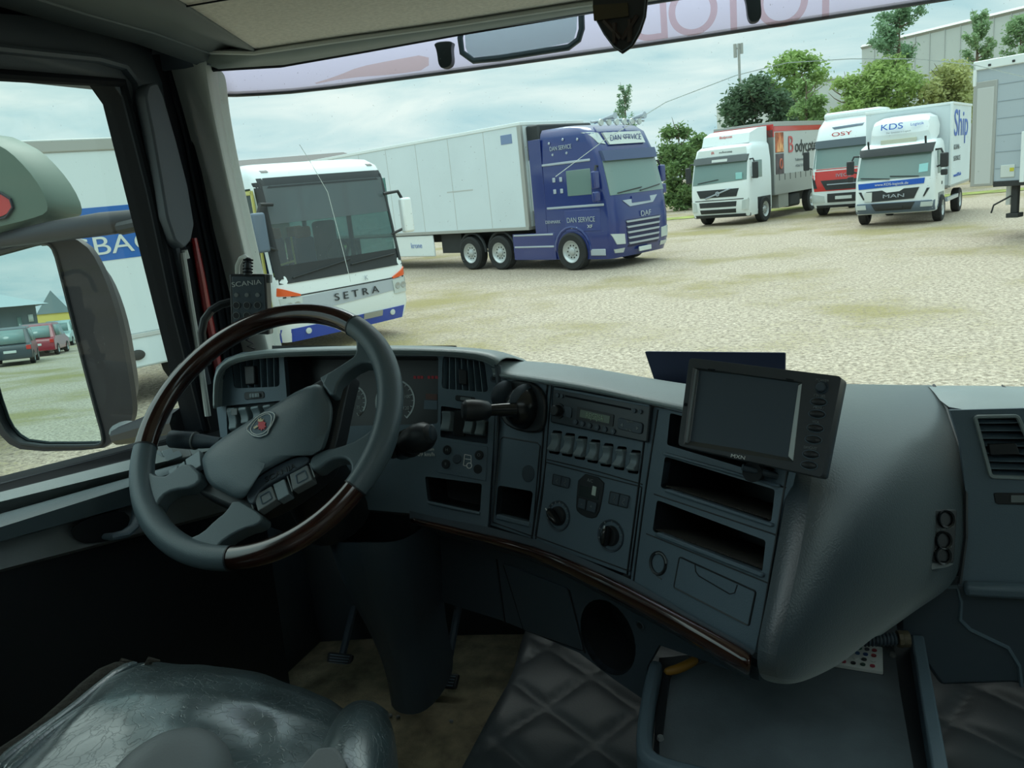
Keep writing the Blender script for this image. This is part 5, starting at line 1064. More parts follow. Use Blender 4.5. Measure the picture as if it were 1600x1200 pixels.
for r_ in range(3):
    for x in (-.95, -.45, .5, .98):
        s1_ = LB('passenger_seat', sblu, BS, (x-.21, x+.21, 2.0+r_*1.1, 2.12+r_*1.1, 1.1, 1.82), (x-.21, x+.21, 1.6+r_*1.1, 2.1+r_*1.1, 1.05, 1.17), bevel=.04)
        LB('headrest', sorg, s1_, (x-.16, x+.16, 1.98+r_*1.1, 2.1+r_*1.1, 1.82, 2.02), bevel=.04)
LB('driver_seat', vblk, BS, (.3, .75, 1.25, 1.4, 1.1, 2.1), bevel=.06)
MB().tube([V((.5+.22*math.cos(a), .95-.1*math.sin(a), 1.55+.2*math.sin(a))) for a in [2*PI*k/20 for k in range(20)]], .02, 6, closed=True).build('steering_wheel_rim', vblk, BS, local=True)
MB().tube([(-.35, 1.0, .8), (-.35, 1.0, 1.9)], .02, 6).build('yellow_grab_pole', yel, BS, local=True); MB().tube([(-1.0, .9, 1.1), (-.75, .9, 1.45), (-.4, .9, 1.5)], .02, 6).build('yellow_grab_pole', yel, BS, local=True)
for y in (2.7, 9): wheel(BS, -1.13, y, .48, .28, -1); wheel(BS, 1.13, y, .48, .28, 1)
# ---------------------------------------------------------------- DARK BLUE TRACTOR and its trailer
DF = veh('tractor_truck', 'dark blue tall-cab tractor unit with white roof sign facing right', 'truck', (-3.13, 21.6, 0), 61.2)
dc = Cab(1.25, [(.28, .12, .97), (.6, .0, 1), (1.25, -.02, 1), (1.9, .06, 1), (2.85, .30, .99), (3.0, .34, .98), (3.45, .55, .96), (3.62, .8, .92), (3.72, 1.3, .86)], .2, 2.35)
dc.body(DF, blu, [.28, .6, .9, 1.25, 1.6, 1.9, 2.2, 2.5, 2.85, 3.0, 3.2, 3.45, 3.62, 3.72])
dc.patch('windscreen', vgl, DF, [(-1.1, 2.78), (1.1, 2.78), (1.14, 1.88), (-1.14, 1.88)], .014, .03, 16, 6); dc.patch('screen_visor', mat('blue_visor', (70, 84, 120), .4), DF, [(-1.12, 3.0), (1.12, 3.0), (1.1, 2.74), (-1.1, 2.74)], .10, .10, 14, 2)
dc.patch('roof_sign', plate, DF, [(-.78, 3.45), (.78, 3.45), (.8, 3.14), (-.7, 3.14)], .06, .08, 12, 3); dc.txt('sign_lettering', 'DAN SERVICE', .02, 3.29, .22, blu, DF, .075, .98)
dc.patch('upper_lamp', lens, DF, [(-1.2, 3.5), (-.9, 3.46), (-.8, 3.16), (-1.05, 3.2)], .02, .04, 6, 4)
bar = MB().tube([(x, dc.y0(3.5)-.02, 3.72+.04*(1-(x/1.1)**2)) for x in [-1.1+.2*i for i in range(12)]], .03, 8).build('light_bar', silv, DF, local=True)
for i in range(6): MB().lathe(V((-.8+i*.32, dc.y0(3.5)-.08, 3.70)), V((0, -1, 0)), [(.0001, .04), (.08, .04), (.09, .0), (.05, -.06), (.0001, -.07)], 14).build('spot_lamp', lens, bar, local=True)
for s_ in (-1, 1): MB().tube([(s_*.62+.0, .9, 3.72), (s_*.62, .5, 3.8), (s_*.62, .2, 3.82)], [.02, .04, .09], 10).build('air_horn', silv, DF, local=True)
dc.patch('badge_bar', silv, DF, [(-.75, 1.72), (.75, 1.76), (.5, 1.58), (-.5, 1.55)], .02, .03, 8, 2); dc.patch('badge_bar_centre', blu, DF, [(-.38, 1.80), (.38, 1.80), (.4, 1.63), (-.4, 1.63)], .03, .03, 4, 2)
dc.txt('maker_lettering', 'DAF', .1, 1.32, .2, silv, DF, .03, 1.2)
dc.patch('grille_opening', mat('grille_navy', (20, 28, 74), .4), DF, [(-.72, 1.22), (.72, 1.22), (.66, .52), (-.66, .52)], .008, .03, 10, 5)
for i in range(5): dc.patch('grille_bar', silv, DF, [(-.74+i*.02, 1.2-i*.14), (.74-i*.02, 1.2-i*.14), (.70-i*.02, 1.15-i*.14), (-.70+i*.02, 1.15-i*.14)], .035, .05, 10, 1)
for s_ in (-1, 1):
    def mq(q): return q if s_ < 0 else [(-x, z) for x, z in (q[1], q[0], q[3], q[2])]
    dc.patch('headlight', lens, DF, mq([(-1.22, .92), (-.8, .88), (-.78, .62), (-1.1, .64)]), .02, .04, 6, 4); dc.patch('fog_light', lens, DF, mq([(-1.15, .52), (-.78, .52), (-.8, .40), (-1.1, .42)]), .02, .04, 5, 2)
    mirror_arm(DF, s_*1.42, .35, 2.52, .45, blu); LB('lower_mirror', blu, DF, (s_*1.42-.11, s_*1.42+.11, .27, .4, 1.75, 2.02), bevel=.04)
    x = s_*1.262; a_, b_ = min(x, x-s_*.02), max(x, x-s_*.02)
    LB('door_window', vgl, DF, (a_, b_, .62, 1.45, 1.95, 2.6)); LB('side_stripe', silv, DF, (a_-.0, b_, .25, 2.25, 1.64, 1.70)); LB('roof_stripe', silv, DF, (a_, b_, .6, 2.3, 2.78, 2.84)); LB('door_handle', silv, DF, (a_-.01, b_+.01, 1.2, 1.42, 1.10, 1.14))
    LB('lower_door_trim', mat('lower_door_blue', (32, 52, 120), .25, coat=.6), DF, (a_, b_, .4, 1.62, 1.02, 1.58)); LB('step_panel', silv, DF, (a_, b_, .3, .8, .38, .55))  # lower door trim in a slightly lighter blue than the cab
    LB('side_deflector', blu, DF, (a_, b_, 2.3, 2.75, .95, 3.5)); LB('side_skirt', blu, DF, (a_, b_, 2.05, 3.7, .28, 1.02), bevel=.03); LB('skirt_trim', silv, DF, (a_-.01, b_+.01, 2.1, 3.65, .95, 1.0), (a_-.01, b_+.01, 2.1, 3.65, .62, .67))
    wheel(DF, s_*1.19, 1.42, .50, .32, s_); wheel(DF, s_*1.14, 4.3, .50, .32, s_); wheel(DF, s_*1.14, 5.6, .50, .32, s_)
    for y in (1.42,): MB().tube([(s_*1.22, y+.62*math.cos(a), .52+.62*math.sin(a)) for a in [PI*k/10 for k in range(11)]], .06, 8).build('wheel_arch', blu, DF, local=True)
    for y in (4.3, 5.6): MB().tube([(s_*1.14, y+.58*math.cos(a), .52+.58*math.sin(a)) for a in [PI*k/10 for k in range(11)]], .05, 8).build('wheel_arch', vblk, DF, local=True)
stext('door_lettering', 'DAN SERVICE', -1.275, 1.05, 1.32, .19, silv, DF, .85); stext('name_lettering', 'DENMARK', -1.275, 2.05, 1.3, .12, silv, DF); stext('model_lettering', 'XF', -1.275, .75, 1.14, .12, plate, DF, 1.3); stext('roof_lettering', 'DAN SERVICE', -1.23, 1.6, 3.2, .16, silv, DF, .8)
for y, z in ((1.9, 2.4), (1.65, 2.4), (1.9, 2.1), (1.65, 2.1)): LB('side_decal', silv, DF, (-1.27, -1.25, y-.05, y+.05, z-.06, z+.06), bevel=.03)
for y, z in ((2.0, 3.35), (1.5, 3.4), (1.0, 3.35), (1.9, 3.05), (1.4, 3.05)): MB().lathe(V((-1.22, y, z)), (-1, 0, 0), [(.0001, .02), (.03, .02), (.04, 0)], 5).build('star_decal', silv, DF, local=True)
LB('chassis_frame', under, DF, (-.5, .5, .5, 6.3, .55, .95)); LB('number_plate', plate, DF, (-.26, .26, -.04, .0, .36, .48)); LB('rear_lights', under, DF, (-1.1, 1.1, 6.2, 6.3, .5, .7))
wiper(dc, DF, -.9, 1.92, .1, 2.0); wiper(dc, DF, 0, 1.92, .95, 2.02)
TL_ = veh('refrigerated_trailer', 'long white refrigerated semi-trailer coupled behind the dark blue tractor', 'trailer', vmat((-3.13, 21.6, 0), 61.2)@V((0, 2.95, 0)), 61.2)
LB('box_body', boxw, TL_, (-1.3, 1.3, 0, 13.4, 1.18, 4.0), bevel=.03); LB('lower_rail', alu, TL_, (-1.32, 1.32, 0, 13.42, 1.12, 1.22)); LB('top_rail', wht, TL_, (-1.32, 1.32, -.02, 13.42, 3.93, 4.02))
LB('panel_seams', curt, TL_, *[(-1.304, 1.304, y, y+.02, 1.22, 3.92) for y in (1.5, 3.1, 4.7, 6.3, 7.9, 9.5, 11.1)], bevel=0)
LB('cooling_unit', vblk, TL_, (-1.1, 1.1, -.5, 0, 2.1, 3.9), bevel=.05); LB('unit_cover', wht, TL_, (-1.12, -.7, -.45, 0, 1.6, 3.0), bevel=.04); LB('corner_post', alu, TL_, (-1.32, -1.22, -.02, .12, 1.2, 3.95)); LB('warning_labels', mat('faded_label', (120, 140, 176), .6), TL_, (-1.31, -1.298, .35, .8, 3.5, 3.75), (-1.12, -.9, -.47, -.44, 1.5, 1.95))
LB('side_skirt', wht, TL_, (-1.28, -1.22, 4.4, 8.6, .42, 1.1), bevel=.03); stext('skirt_lettering', 'krone', -1.29, 5.3, .78, .25, mat('pale_blue_print', (140, 160, 205), .6), TL_)
LB('undercarriage', under, TL_, (-.5, .5, .6, 13, .8, 1.15), (-1.1, -.9, 3.2, 4.2, .5, 1.1)); LB('side_scuff', curt, TL_, (-1.304, -1.3, 2.2, 3.4, 2.35, 2.39))
for y in (9.2, 10.5, 11.8): wheel(TL_, -1.12, y, .5, .3, -1)
for y in (3.0,): LB('landing_leg', under, TL_, (-1.0, -.85, y, y+.15, .0, 1.1), (.85, 1.0, y, y+.15, .0, 1.1))
# ---------------------------------------------------------------- WHITE CURTAIN TRUCK (left of the right-hand row)
VO = veh('curtainside_truck', 'white rigid truck with red-topped curtain side and fire pictures', 'truck', (-1.81, 33.2, 0), -23.8, 'trucks parked at the far side of the yard')
vc = Cab(1.25, [(.35, .1, .97), (.6, .0, 1), (1.3, .0, 1), (1.75, .06, 1), (2.45, .25, .98), (2.62, .30, .96), (2.95, .42, .93), (3.08, .7, .86), (3.1, 1.2, .8)], .18, 2.1)
vc.body(VO, wht, [.35, .6, .9, 1.3, 1.75, 2.1, 2.45, 2.62, 2.8, 2.95, 3.08, 3.1]); vc.patch('windscreen', vgl, VO, [(-1.1, 2.46), (1.1, 2.46), (1.14, 1.72), (-1.14, 1.62)], .012, .03, 14, 5)
vc.patch('dark_visor', mat('smoked_visor', (92, 98, 100), .4), VO, [(-1.14, 2.66), (1.14, 2.66), (1.12, 2.42), (-1.12, 2.42)], .12, .12, 12, 2); vc.patch('name_sign', plate, VO, [(-1.0, 2.94), (1.0, 2.94), (1.06, 2.68), (-1.06, 2.68)], .02, .03, 12, 2); vc.patch('visor_sticker', plate, VO, [(-.3, 2.56), (.35, 2.56), (.35, 2.46), (-.3, 2.46)], .13, .01, 4, 1)
vc.txt('sign_initial', 'B', -.35, 2.81, .17, rd2, VO, .03, 1.4); vc.txt('sign_lettering', 'odycote', .2, 2.81, .14, vblk, VO, .03, 1.2)
vc.patch('upper_grille', vblk, VO, [(-.95, 1.42), (.85, 1.42), (.75, 1.12), (-.8, 1.12)], .012, .03, 10, 3); MB().tube([(-.55, -.03, 1.1), (.5, -.03, 1.42)], .03, 6).build('grille_diagonal', silv, VO, local=True); MB().lathe(V((-.02, -.03, 1.26)), V((0, -1, 0)), [(.05, .02), (.09, .02), (.09, 0)], 16).build('grille_badge', silv, VO, local=True)
vc.patch('middle_grille', vblk, VO, [(-.85, .94), (.75, .94), (.72, .74), (-.82, .74)], .012, .03, 10, 2); vc.patch('lower_grille', vblk, VO, [(-.82, .66), (.72, .66), (.7, .50), (-.8, .50)], .012, .03, 10, 2); vc.patch('bumper_base', vblk, VO, [(-1.22, .45), (1.22, .45), (1.2, .33), (-1.2, .33)], .02, .05, 14, 2); vc.patch('panel_gap', vblk, VO, [(-1.2, 1.03), (1.2, 1.03), (1.2, 1.0), (-1.2, 1.0)], .008, .02, 12, 1)
for s_ in (-1, 1):
    def mq(q): return q if s_ < 0 else [(-x, z) for x, z in (q[1], q[0], q[3], q[2])]
    vc.patch('headlight', lens, VO, mq([(-1.22, 1.0), (-.98, .95), (-.95, .6), (-1.2, .58)]), .02, .04, 5, 4); mirror_arm(VO, s_*1.42, .3, 2.35, .62)
    wheel(VO, s_*1.19, 1.35, .50, .30, s_); wheel(VO, s_*1.1, 6.4, .50, .30, s_)
    x = s_*1.262; a_, b_ = min(x, x-s_*.02), max(x, x-s_*.02); LB('door_window', vgl, VO, (a_, b_, .5, 1.25, 1.75, 2.4)); LB('wheel_arch', vblk, VO, (a_, b_, .8, 2.0, .55, 1.0), bevel=.1)
LB('screen_sticker', mat('sticker_cyan', (150, 206, 206), .5), VO, (.72, .98, .05, .09, 1.75, 2.0)); wiper(vc, VO, -.9, 1.7, 0, 1.8)
g = MB(); sec = [[V((x*.9, .7, 3.08)) for x in (-1.1, -.5, .5, 1.1)], [V((x, .85, 3.45)) for x in (-.98, -.5, .5, .98)], [V((x, 1.5, 3.62)) for x in (-1.02, -.5, .5, 1.02)], [V((x, 2.1, 3.66)) for x in (-1.1, -.5, .5, 1.1)]]
g.grid(sec)
for s_ in (0, 3): g.add([sec[0][s_], sec[1][s_], sec[2][s_], sec[3][s_], V((sec[3][s_].x, 2.1, 3.05))], [(0, 1, 2, 3, 4)])
g.build('roof_fairing', wht, VO, local=True); vc.txt('fairing_lettering', 'BODYCOTE', .0, 3.42, .13, grey, VO, -.32)
text('fairing_lettering', 'Bodycote', .14, (0, .80, 3.38), (1, 0, 0), (0, .3, 1), rd2, VO, True, .004)
LB('cargo_body', curt, VO, (-1.27, 1.27, 2.35, 9.4, .95, 3.78)); LB('roof_rail', alu, VO, (-1.29, 1.29, 2.33, 9.42, 3.62, 3.8)); LB('red_header', rd2, VO, (-1.285, 1.285, 2.32, 9.41, 3.42, 3.62), (-1.285, 1.285, 2.30, 2.40, 3.2, 3.7)); LB('front_bulkhead', mat('bulkhead_grey', (118, 124, 122), .6), VO, (-1.28, 1.28, 2.3, 2.36, .95, 3.5))
LB('lower_curtain', alu, VO, (1.272, 1.285, 2.4, 9.4, .95, 1.75)); LB('curtain_straps', under, VO, *[(1.28, 1.292, 2.8+k*.55, 2.84+k*.55, 1.5, 1.75) for k in range(12)], bevel=0)
fire = mat('fire_print', (170, 92, 60), .6, var=.8, vscale=3); dk = mat('dark_print', (92, 80, 84), .6, var=.4, vscale=4)
LB('side_picture', fire, VO, (1.272, 1.29, 2.5, 3.3, 2.6, 3.38)); LB('side_picture', dk, VO, (1.272, 1.29, 2.5, 3.3, 1.75, 2.55))
MB().tube([(1.29, 3.0+.13*math.cos(a), 2.15+.18*math.sin(a)) for a in [2*PI*k/16 for k in range(16)]], .04, 6, closed=True).build('picture_ring', mat('ember', (196, 110, 90), .6), VO, local=True)
flm = mat('flame_print', (244, 176, 120), .6)
for k, (y, h) in enumerate(((2.75, .5), (2.95, .7), (3.1, .55), (3.2, .35))): MB().add([(1.292, y-.12, 2.62), (1.292, y+.1, 2.62), (1.292, y+.03, 2.62+h*.6), (1.292, y+.02, 2.62+h), (1.292, y-.08, 2.62+h*.5)], [(0, 1, 2, 3, 4)]).build('flame_picture', flm, VO, local=True)
stext('side_initial', 'B', 1.295, 4.0, 2.85, .95, rd2, VO, 1.1); stext('side_lettering', 'odycote', 1.295, 4.45, 2.78, .72, vblk, VO, 1.0, 'LEFT'); stext('small_lettering', 'Trailerservice', 1.295, 4.9, 2.25, .16, grey, VO); stext('small_lettering', '+45 66 15 10', 1.295, 4.9, 2.0, .16, grey, VO)
LB('undercarriage', under, VO, (-.5, .5, 2, 9.2, .5, .95)); LB('tool_box', alu, VO, (.8, 1.2, 2.9, 3.9, .4, .95)); LB('fuel_tank', under, VO, (.7, 1.2, 4.0, 5.2, .35, .9), bevel=.1)
# ---------------------------------------------------------------- RED-WHITE TRUCK
IV = veh('tractor_truck', 'white truck with red front panel half hidden behind the small box truck', 'truck', (2.75, 33.2, 0), -21, 'trucks parked at the far side of the yard')
ic = Cab(1.25, [(.35, .12, .97), (.6, .0, 1), (1.3, .0, 1), (1.8, .08, 1), (2.6, .3, .98), (2.9, .4, .96), (3.3, .62, .93), (3.6, 1.0, .86), (3.72, 1.5, .78)], .22, 2.4)
ic.body(IV, wht, [.35, .6, .9, 1.3, 1.8, 2.2, 2.6, 2.9, 3.1, 3.3, 3.5, 3.6, 3.72]); ic.patch('windscreen', vgl, IV, [(-1.12, 2.62), (1.12, 2.62), (1.16, 1.82), (-1.16, 1.82)], .012, .03, 14, 5)
ic.patch('dark_visor', mat('slate_visor', (78, 90, 98), .4), IV, [(-1.14, 2.84), (1.14, 2.84), (1.12, 2.56), (-1.12, 2.56)], .12, .12, 12, 2); ic.patch('red_panel', rd2, IV, [(-1.22, 1.72), (1.22, 1.72), (1.18, .98), (-1.1, .98)], .012, .03, 16, 5); ic.patch('red_stripe', rd2, IV, [(-1.22, 1.80), (1.22, 1.80), (1.22, 1.77), (-1.22, 1.77)], .012, .03, 12, 1)
ic.patch('grille', vblk, IV, [(-.85, 1.38), (.85, 1.38), (.7, 1.02), (-.65, 1.02)], .03, .03, 10, 4); ic.patch('grille_chrome', silv, IV, [(-.6, 1.24), (.7, 1.24), (.7, 1.2), (-.6, 1.2)], .05, .03, 8, 1); ic.txt('maker_lettering', 'IVECO', -.0, 1.53, .17, silv, IV, .03, 1.2)
ic.patch('lower_grille', vblk, IV, [(-.6, .88), (.6, .88), (.6, .55), (-.6, .55)], .02, .03, 8, 3); ic.patch('number_plate', plate, IV, [(-.3, .78), (.3, .78), (.3, .66), (-.3, .66)], .05, .03, 4, 1); ic.patch('bumper_base', vblk, IV, [(-1.2, .45), (1.2, .45), (1.18, .35), (-1.18, .35)], .02, .05, 12, 2)
ic.patch('roof_vent', vgry, IV, [(-.6, 3.3), (.55, 3.34), (.5, 3.26), (-.5, 3.22)], .02, .04, 8, 2); ic.txt('roof_lettering', 'OSY', -.2, 3.02, .2, rd2, IV, .03, 2.0)
for s_ in (-1, 1):
    def mq(q): return q if s_ < 0 else [(-x, z) for x, z in (q[1], q[0], q[3], q[2])]
    ic.patch('headlight', lens, IV, mq([(-1.2, .9), (-.72, .8), (-.7, .55), (-1.18, .55)]), .02, .04, 6, 3); mirror_arm(IV, s_*1.45, .25, 2.5, .7); ic.patch('side_vent', vblk, IV, mq([(-1.2, 1.5), (-1.08, 1.4), (-.98, 1.1), (-1.12, 1.1)]), .02, .03, 3, 3)
    wheel(IV, s_*1.19, 1.4, .5, .3, s_); wheel(IV, s_*1.1, 5.0, .5, .3, s_)
LB('chassis_frame', under, IV, (-.5, .5, .5, 5.5, .5, .95)); LB('roof_fairing', wht, IV, (-1.05, 1.05, 1.0, 2.4, 3.55, 3.85), bevel=.12)
# ---------------------------------------------------------------- SMALL BOX TRUCK
MA = veh('box_truck', 'small white box truck with blue strip under its windscreen', 'truck', (3.66, 27.35, 0), -19.3, 'trucks parked at the far side of the yard')
mc = Cab(1.13, [(.38, .1, .97), (.55, .0, 1), (.95, .0, 1), (1.4, .04, 1), (2.2, .30, .97), (2.38, .42, .94), (2.48, .7, .88)], .16, 1.75)
mc.body(MA, wht, [.38, .55, .75, .95, 1.2, 1.4, 1.7, 2.0, 2.2, 2.38, 2.48]); mc.patch('windscreen', vgl, MA, [(-.98, 2.18), (.98, 2.18), (1.0, 1.42), (-1.05, 1.42)], .012, .03, 14, 5)
mc.patch('dark_visor', vblk, MA, [(-1.05, 2.34), (1.05, 2.38), (1.02, 2.12), (-1.0, 2.12)], .14, .14, 12, 2); bstrip = mat('logo_blue', (18, 86, 184), .4); mc.patch('blue_strip', bstrip, MA, [(-1.02, 1.33), (.86, 1.38), (.84, 1.22), (-1.0, 1.16)], .016, .03, 12, 2); mc.txt('strip_lettering', 'www.KDS-logistik.de', -.05, 1.27, .11, white, MA, .03)
mc.patch('grille', vblk, MA, [(-.78, 1.08), (.72, 1.12), (.58, .80), (-.62, .76)], .016, .03, 10, 3); mc.patch('grille_crest', wht, MA, [(-.35, 1.12), (.35, 1.14), (.18, 1.04), (-.18, 1.02)], .024, .03, 6, 2); mc.txt('maker_lettering', 'MAN', .02, .91, .15, silv, MA, .04, 1.9)
mc.patch('bumper', vgry, MA, [(-1.13, .72), (1.13, .72), (1.12, .40), (-1.12, .40)], .05, .08, 16, 4, bevel=.01); mc.patch('bumper_grille', vblk, MA, [(-.62, .70), (.62, .70), (.5, .48), (-.5, .48)], .06, .03, 8, 3); mc.patch('number_plate', under, MA, [(-.28, .62), (.28, .62), (.28, .54), (-.28, .54)], .08, .02, 4, 1)
mc.patch('yellow_sticker', plate, MA, [(-.82, 1.06), (-.6, 1.06), (-.6, .78), (-.82, .78)], .03, .01, 3, 2); mc.patch('screen_sticker', MATS['sticker_cyan'], MA, [(.68, 1.78), (.92, 1.80), (.92, 1.56), (.68, 1.54)], .02, .01, 3, 2)
for s_ in (-1, 1):
    def mq(q): return q if s_ < 0 else [(-x, z) for x, z in (q[1], q[0], q[3], q[2])]
    mc.patch('headlight', lens, MA, mq([(-1.1, .68), (-.78, .68), (-.76, .54), (-1.08, .54)]), .065, .03, 5, 3); mc.patch('side_vent', vblk, MA, mq([(-1.0, 1.08), (-.92, 1.08), (-.82, .84), (-.86, .84)]), .016, .03, 2, 3)
    mirror_arm(MA, s_*1.32, .35, 2.05, .42); LB('lower_mirror', vblk, MA, (s_*1.32-.09, s_*1.32+.09, .3, .42, 1.4, 1.57), bevel=.03)
    wheel(MA, s_*1.07, 1.15, .40, .26, s_); wheel(MA, s_*1.05, 4.6, .40, .26, s_)
    x = s_*1.125; a_, b_ = min(x, x-s_*.02)-.005, max(x, x-s_*.02)+.005; LB('door_window', vgl, MA, (a_, b_, .5, 1.15, 1.45, 2.15)); LB('wheel_arch', vgry, MA, (a_, b_, .62, 1.7, .45, .9), bevel=.15); LB('door_handle', vblk, MA, (a_-.01, b_+.01, 1.15, 1.3, 1.1, 1.2))
    MB().tube([(s_*.8, .42, 2.36), (s_*.8, .35, 2.58)], .03, 6).build('roof_marker', vblk, MA, local=True)
wiper(mc, MA, -.95, 1.5, -.1, 1.42); wiper(mc, MA, -.1, 1.5, .7, 1.44)
LB('cargo_box', boxw, MA, (-1.25, 1.25, 1.95, 5.9, 1.0, 3.5), bevel=.03); LB('box_edge', wht, MA, (-1.27, 1.27, 1.93, 5.92, 3.44, 3.52), (1.2, 1.27, 1.92, 2.0, 1.0, 3.5)); LB('lower_rail', alu, MA, (-1.26, 1.26, 1.94, 5.9, .94, 1.02))
g = MB(); sec = [[V((x, .75, 2.42)) for x in (-.95, -.4, .4, .95)], [V((x, .68, 2.7)) for x in (-.93, -.4, .4, .93)], [V((x, .85, 3.12)) for x in (-.88, -.4, .4, .88)], [V((x, 1.1, 3.22)) for x in (-.84, -.4, .4, .84)], [V((x, 1.85, 3.28)) for x in (-.95, -.4, .4, .95)]]
g.grid(sec)
for s_ in (0, 3): g.add([q[s_] for q in sec]+[V((sec[-1][s_].x, 1.85, 2.5))], [(0, 1, 2, 3, 4, 5)])
g.build('roof_fairing', wht, MA, local=True, sub=1); text('fairing_lettering', 'KDS', .26, (-.2, .66, 2.95), (1, 0, 0), (0, .3, 1), bstrip, MA, True, .004, 1.35); text('fairing_lettering', 'Logistik', .12, (.5, .70, 2.96), (1, 0, 0), (0, .3, 1), bstrip, MA, True, .004); text('fairing_small_lettering', 'Der Spezialist in Logistik', .07, (0, .63, 2.78), (1, 0, 0), (0, .3, 1), grey, MA, True, .003); LB('fairing_vent', mat('beige_vent', (196, 196, 176), .6), MA, (-.5, .5, .62, .72, 2.43, 2.58))
stext('side_lettering', 'Ship', 1.26, 2.3, 2.85, 1.15, bstrip, MA, 1.5, 'LEFT'); stext('side_small_lettering', 'KLIMA -', 1.26, 2.4, 2.15, .22, grey, MA, 1.7, 'LEFT'); stext('side_small_lettering', 'SERVICE', 1.26, 2.4, 1.8, .22, grey, MA, 1.7, 'LEFT'); stext('side_small_lettering', 'www.KDS.de', 1.26, 2.5, 1.28, .16, bstrip, MA, 1.7, 'LEFT')
LB('undercarriage', under, MA, (-.45, .45, 1.6, 5.8, .45, .95)); LB('side_guard', silv, MA, (1.1, 1.2, 1.9, 4.0, .52, .64))
# ---------------------------------------------------------------- GREY TRAILER at the right edge
GT = veh('trailer', 'blue-grey panelled trailer on landing legs at the right edge', 'trailer', (4.62, 21.9, 0), 0)
# side runs from the far left corner towards the viewer on the right
GT.matrix_world = vmat((4.62, 21.9, 0), -36.5); XF[GT.name] = GT.matrix_world.copy()
bg_ = mat('trailer_panel_grey', (172, 184, 192), .5)
LB('trailer_body', bg_, GT, (0, 9.5, 0, 2.5, 1.33, 3.98), bevel=.02); LB('steel_post', alu, GT, (-.02, .50, -.03, .05, 1.25, 3.6), bevel=.02); LB('post_recess', curt, GT, (.08, .44, -.04, -.02, 1.3, 3.45)); LB('roof_edge', wht, GT, (-.03, 9.5, -.05, .1, 3.85, 4.05), (-.03, .05, -.05, .1, 3.5, 4.0), bevel=.02)
LB('panel_ribs', mat('rib_grey', (140, 152, 160), .6), GT, *[(.52, 9.5, -.006, 0, 1.62+k*.37, 1.635+k*.37) for k in range(6)], bevel=0); LB('roof_lamps', vblk, GT, *[(.3+k*.5, .36+k*.5, -.07, -.04, 3.9, 3.95) for k in range(8)]); LB('chassis_rail', under, GT, (.5, 9.5, -.03, 2.5, 1.22, 1.34))
LB('information_plate', plate, GT, (.64, .94, -.02, 0, 1.42, 1.70)); LB('yellow_marker', mat('yellow_print', (196, 190, 60), .5), GT, (.84, .93, -.03, -.02, 1.55, 1.63)); LB('landing_leg', under, GT, (.84, .98, .1, .24, .6, 1.25), (.78, 1.04, .02, .32, .5, .6)); LB('landing_leg', under, GT, (.84, .98, 2.0, 2.14, .6, 1.25), (.78, 1.04, 1.92, 2.22, .5, .6))
MB().tube([(.86, .1, 1.0), (.5, .05, .8), (.45, .05, .62)], .02, 6).build('crank', under, GT, local=True); LB('white_bar', wht, GT, (1.12, 1.22, -.2, -.1, 1.3, 2.4)); wheel(GT, 1.5, 1.2, .5, .3, 1); wheel(GT, 7.5, 1.2, .5, .3, 1)
LB('mud_flap', wht, GT, (.52, .62, .6, 1.0, .75, 1.25))
# ---------------------------------------------------------------- BOX TRUCK seen through the driver's window
LT = veh('box_trailer', 'white box body with blue lettered band outside the driver window', 'trailer', P(200, 577, 10.6)*1, 0)
o_ = P(200, 577, 10.6); dirv = V((.52, .85, 0)).normalized(); ang = math.degrees(math.atan2(dirv.y, dirv.x)); LT.matrix_world = vmat((o_.x, o_.y, 0), ang); XF[LT.name] = LT.matrix_world.copy()
LB('box_side', boxw, LT, (-9, 1.3, 0, 2.5, .95, 3.42), bevel=.02); LB('top_rail', alu, LT, (-9, 1.32, -.02, 2.5, 3.30, 3.46), bevel=.02); LB('lower_skirt', boxw, LT, (-2.2, .55, 0, .06, .5, .95), bevel=.03); LB('floor_rail', curt, LT, (-9, 1.3, -.015, 0, .90, .96))
bnd = mat('band_blue', (34, 98, 176), .45); LB('blue_band', bnd, LT, (-9, 1.302, -.006, 0, 1.95, 2.62), bevel=0)
text('band_lettering', 'EGBAC', .33, (.03, -.012, 2.13), (1, 0, 0), (0, 0, 1), plate, LT, True, .003, 1.25)
for x in (-4, -2, 0, 1): MB().lathe(V((x, -.005, 1.80)), V((0, -1, 0)), [(.0001, .008), (.014, .006), (.016, 0)], 8).build('rivet', curt, LT, local=True)
MB().tube([(.75, -.05, 1.27), (.82, -.06, 1.18), (1.18, -.06, 1.2)], .012, 6).build('latch_handle', vblk, LT, local=True); MB().ball((.75, -.05, 1.28), .028, .028, .028, 8, 6).build('latch_knob', vblk, LT, local=True)
g = MB().ball((.15, -.02, .68), .10, .03, .07, 12, 8); g.build('filler_cap', under, LT, local=True)
wrap = mat('crumpled_film', (150, 156, 160), .3, bump=1, bscale=14, bdist=.05, var=.6, vscale=7)
g = MB().ball((.98, -.1, .72), .36, .16, .36, 24, 16); rr2 = random.Random(3)
for i, p in enumerate(g.v): g.v[i] = p+V((noise.noise(p*9), noise.noise(p*9+V((5, 0, 0))), noise.noise(p*9+V((0, 7, 0)))))*.10
g.build('crumpled_mudguard', wrap, LT, local=True); wheel(LT, .9, .3, .45, .3, 1); LB('undercarriage', under, LT, (-8, 1.2, .8, 1.6, .4, .95))
for x in (-3.2, 1.0):
    MB().lathe(V((x, .12, .47)), V((0, -1, 0)), [(.0001, .0), (.25, .02), (.44, .05), (.47, 0), (.47, -.25)], 24).build('tyre', tyre, LT, local=True)
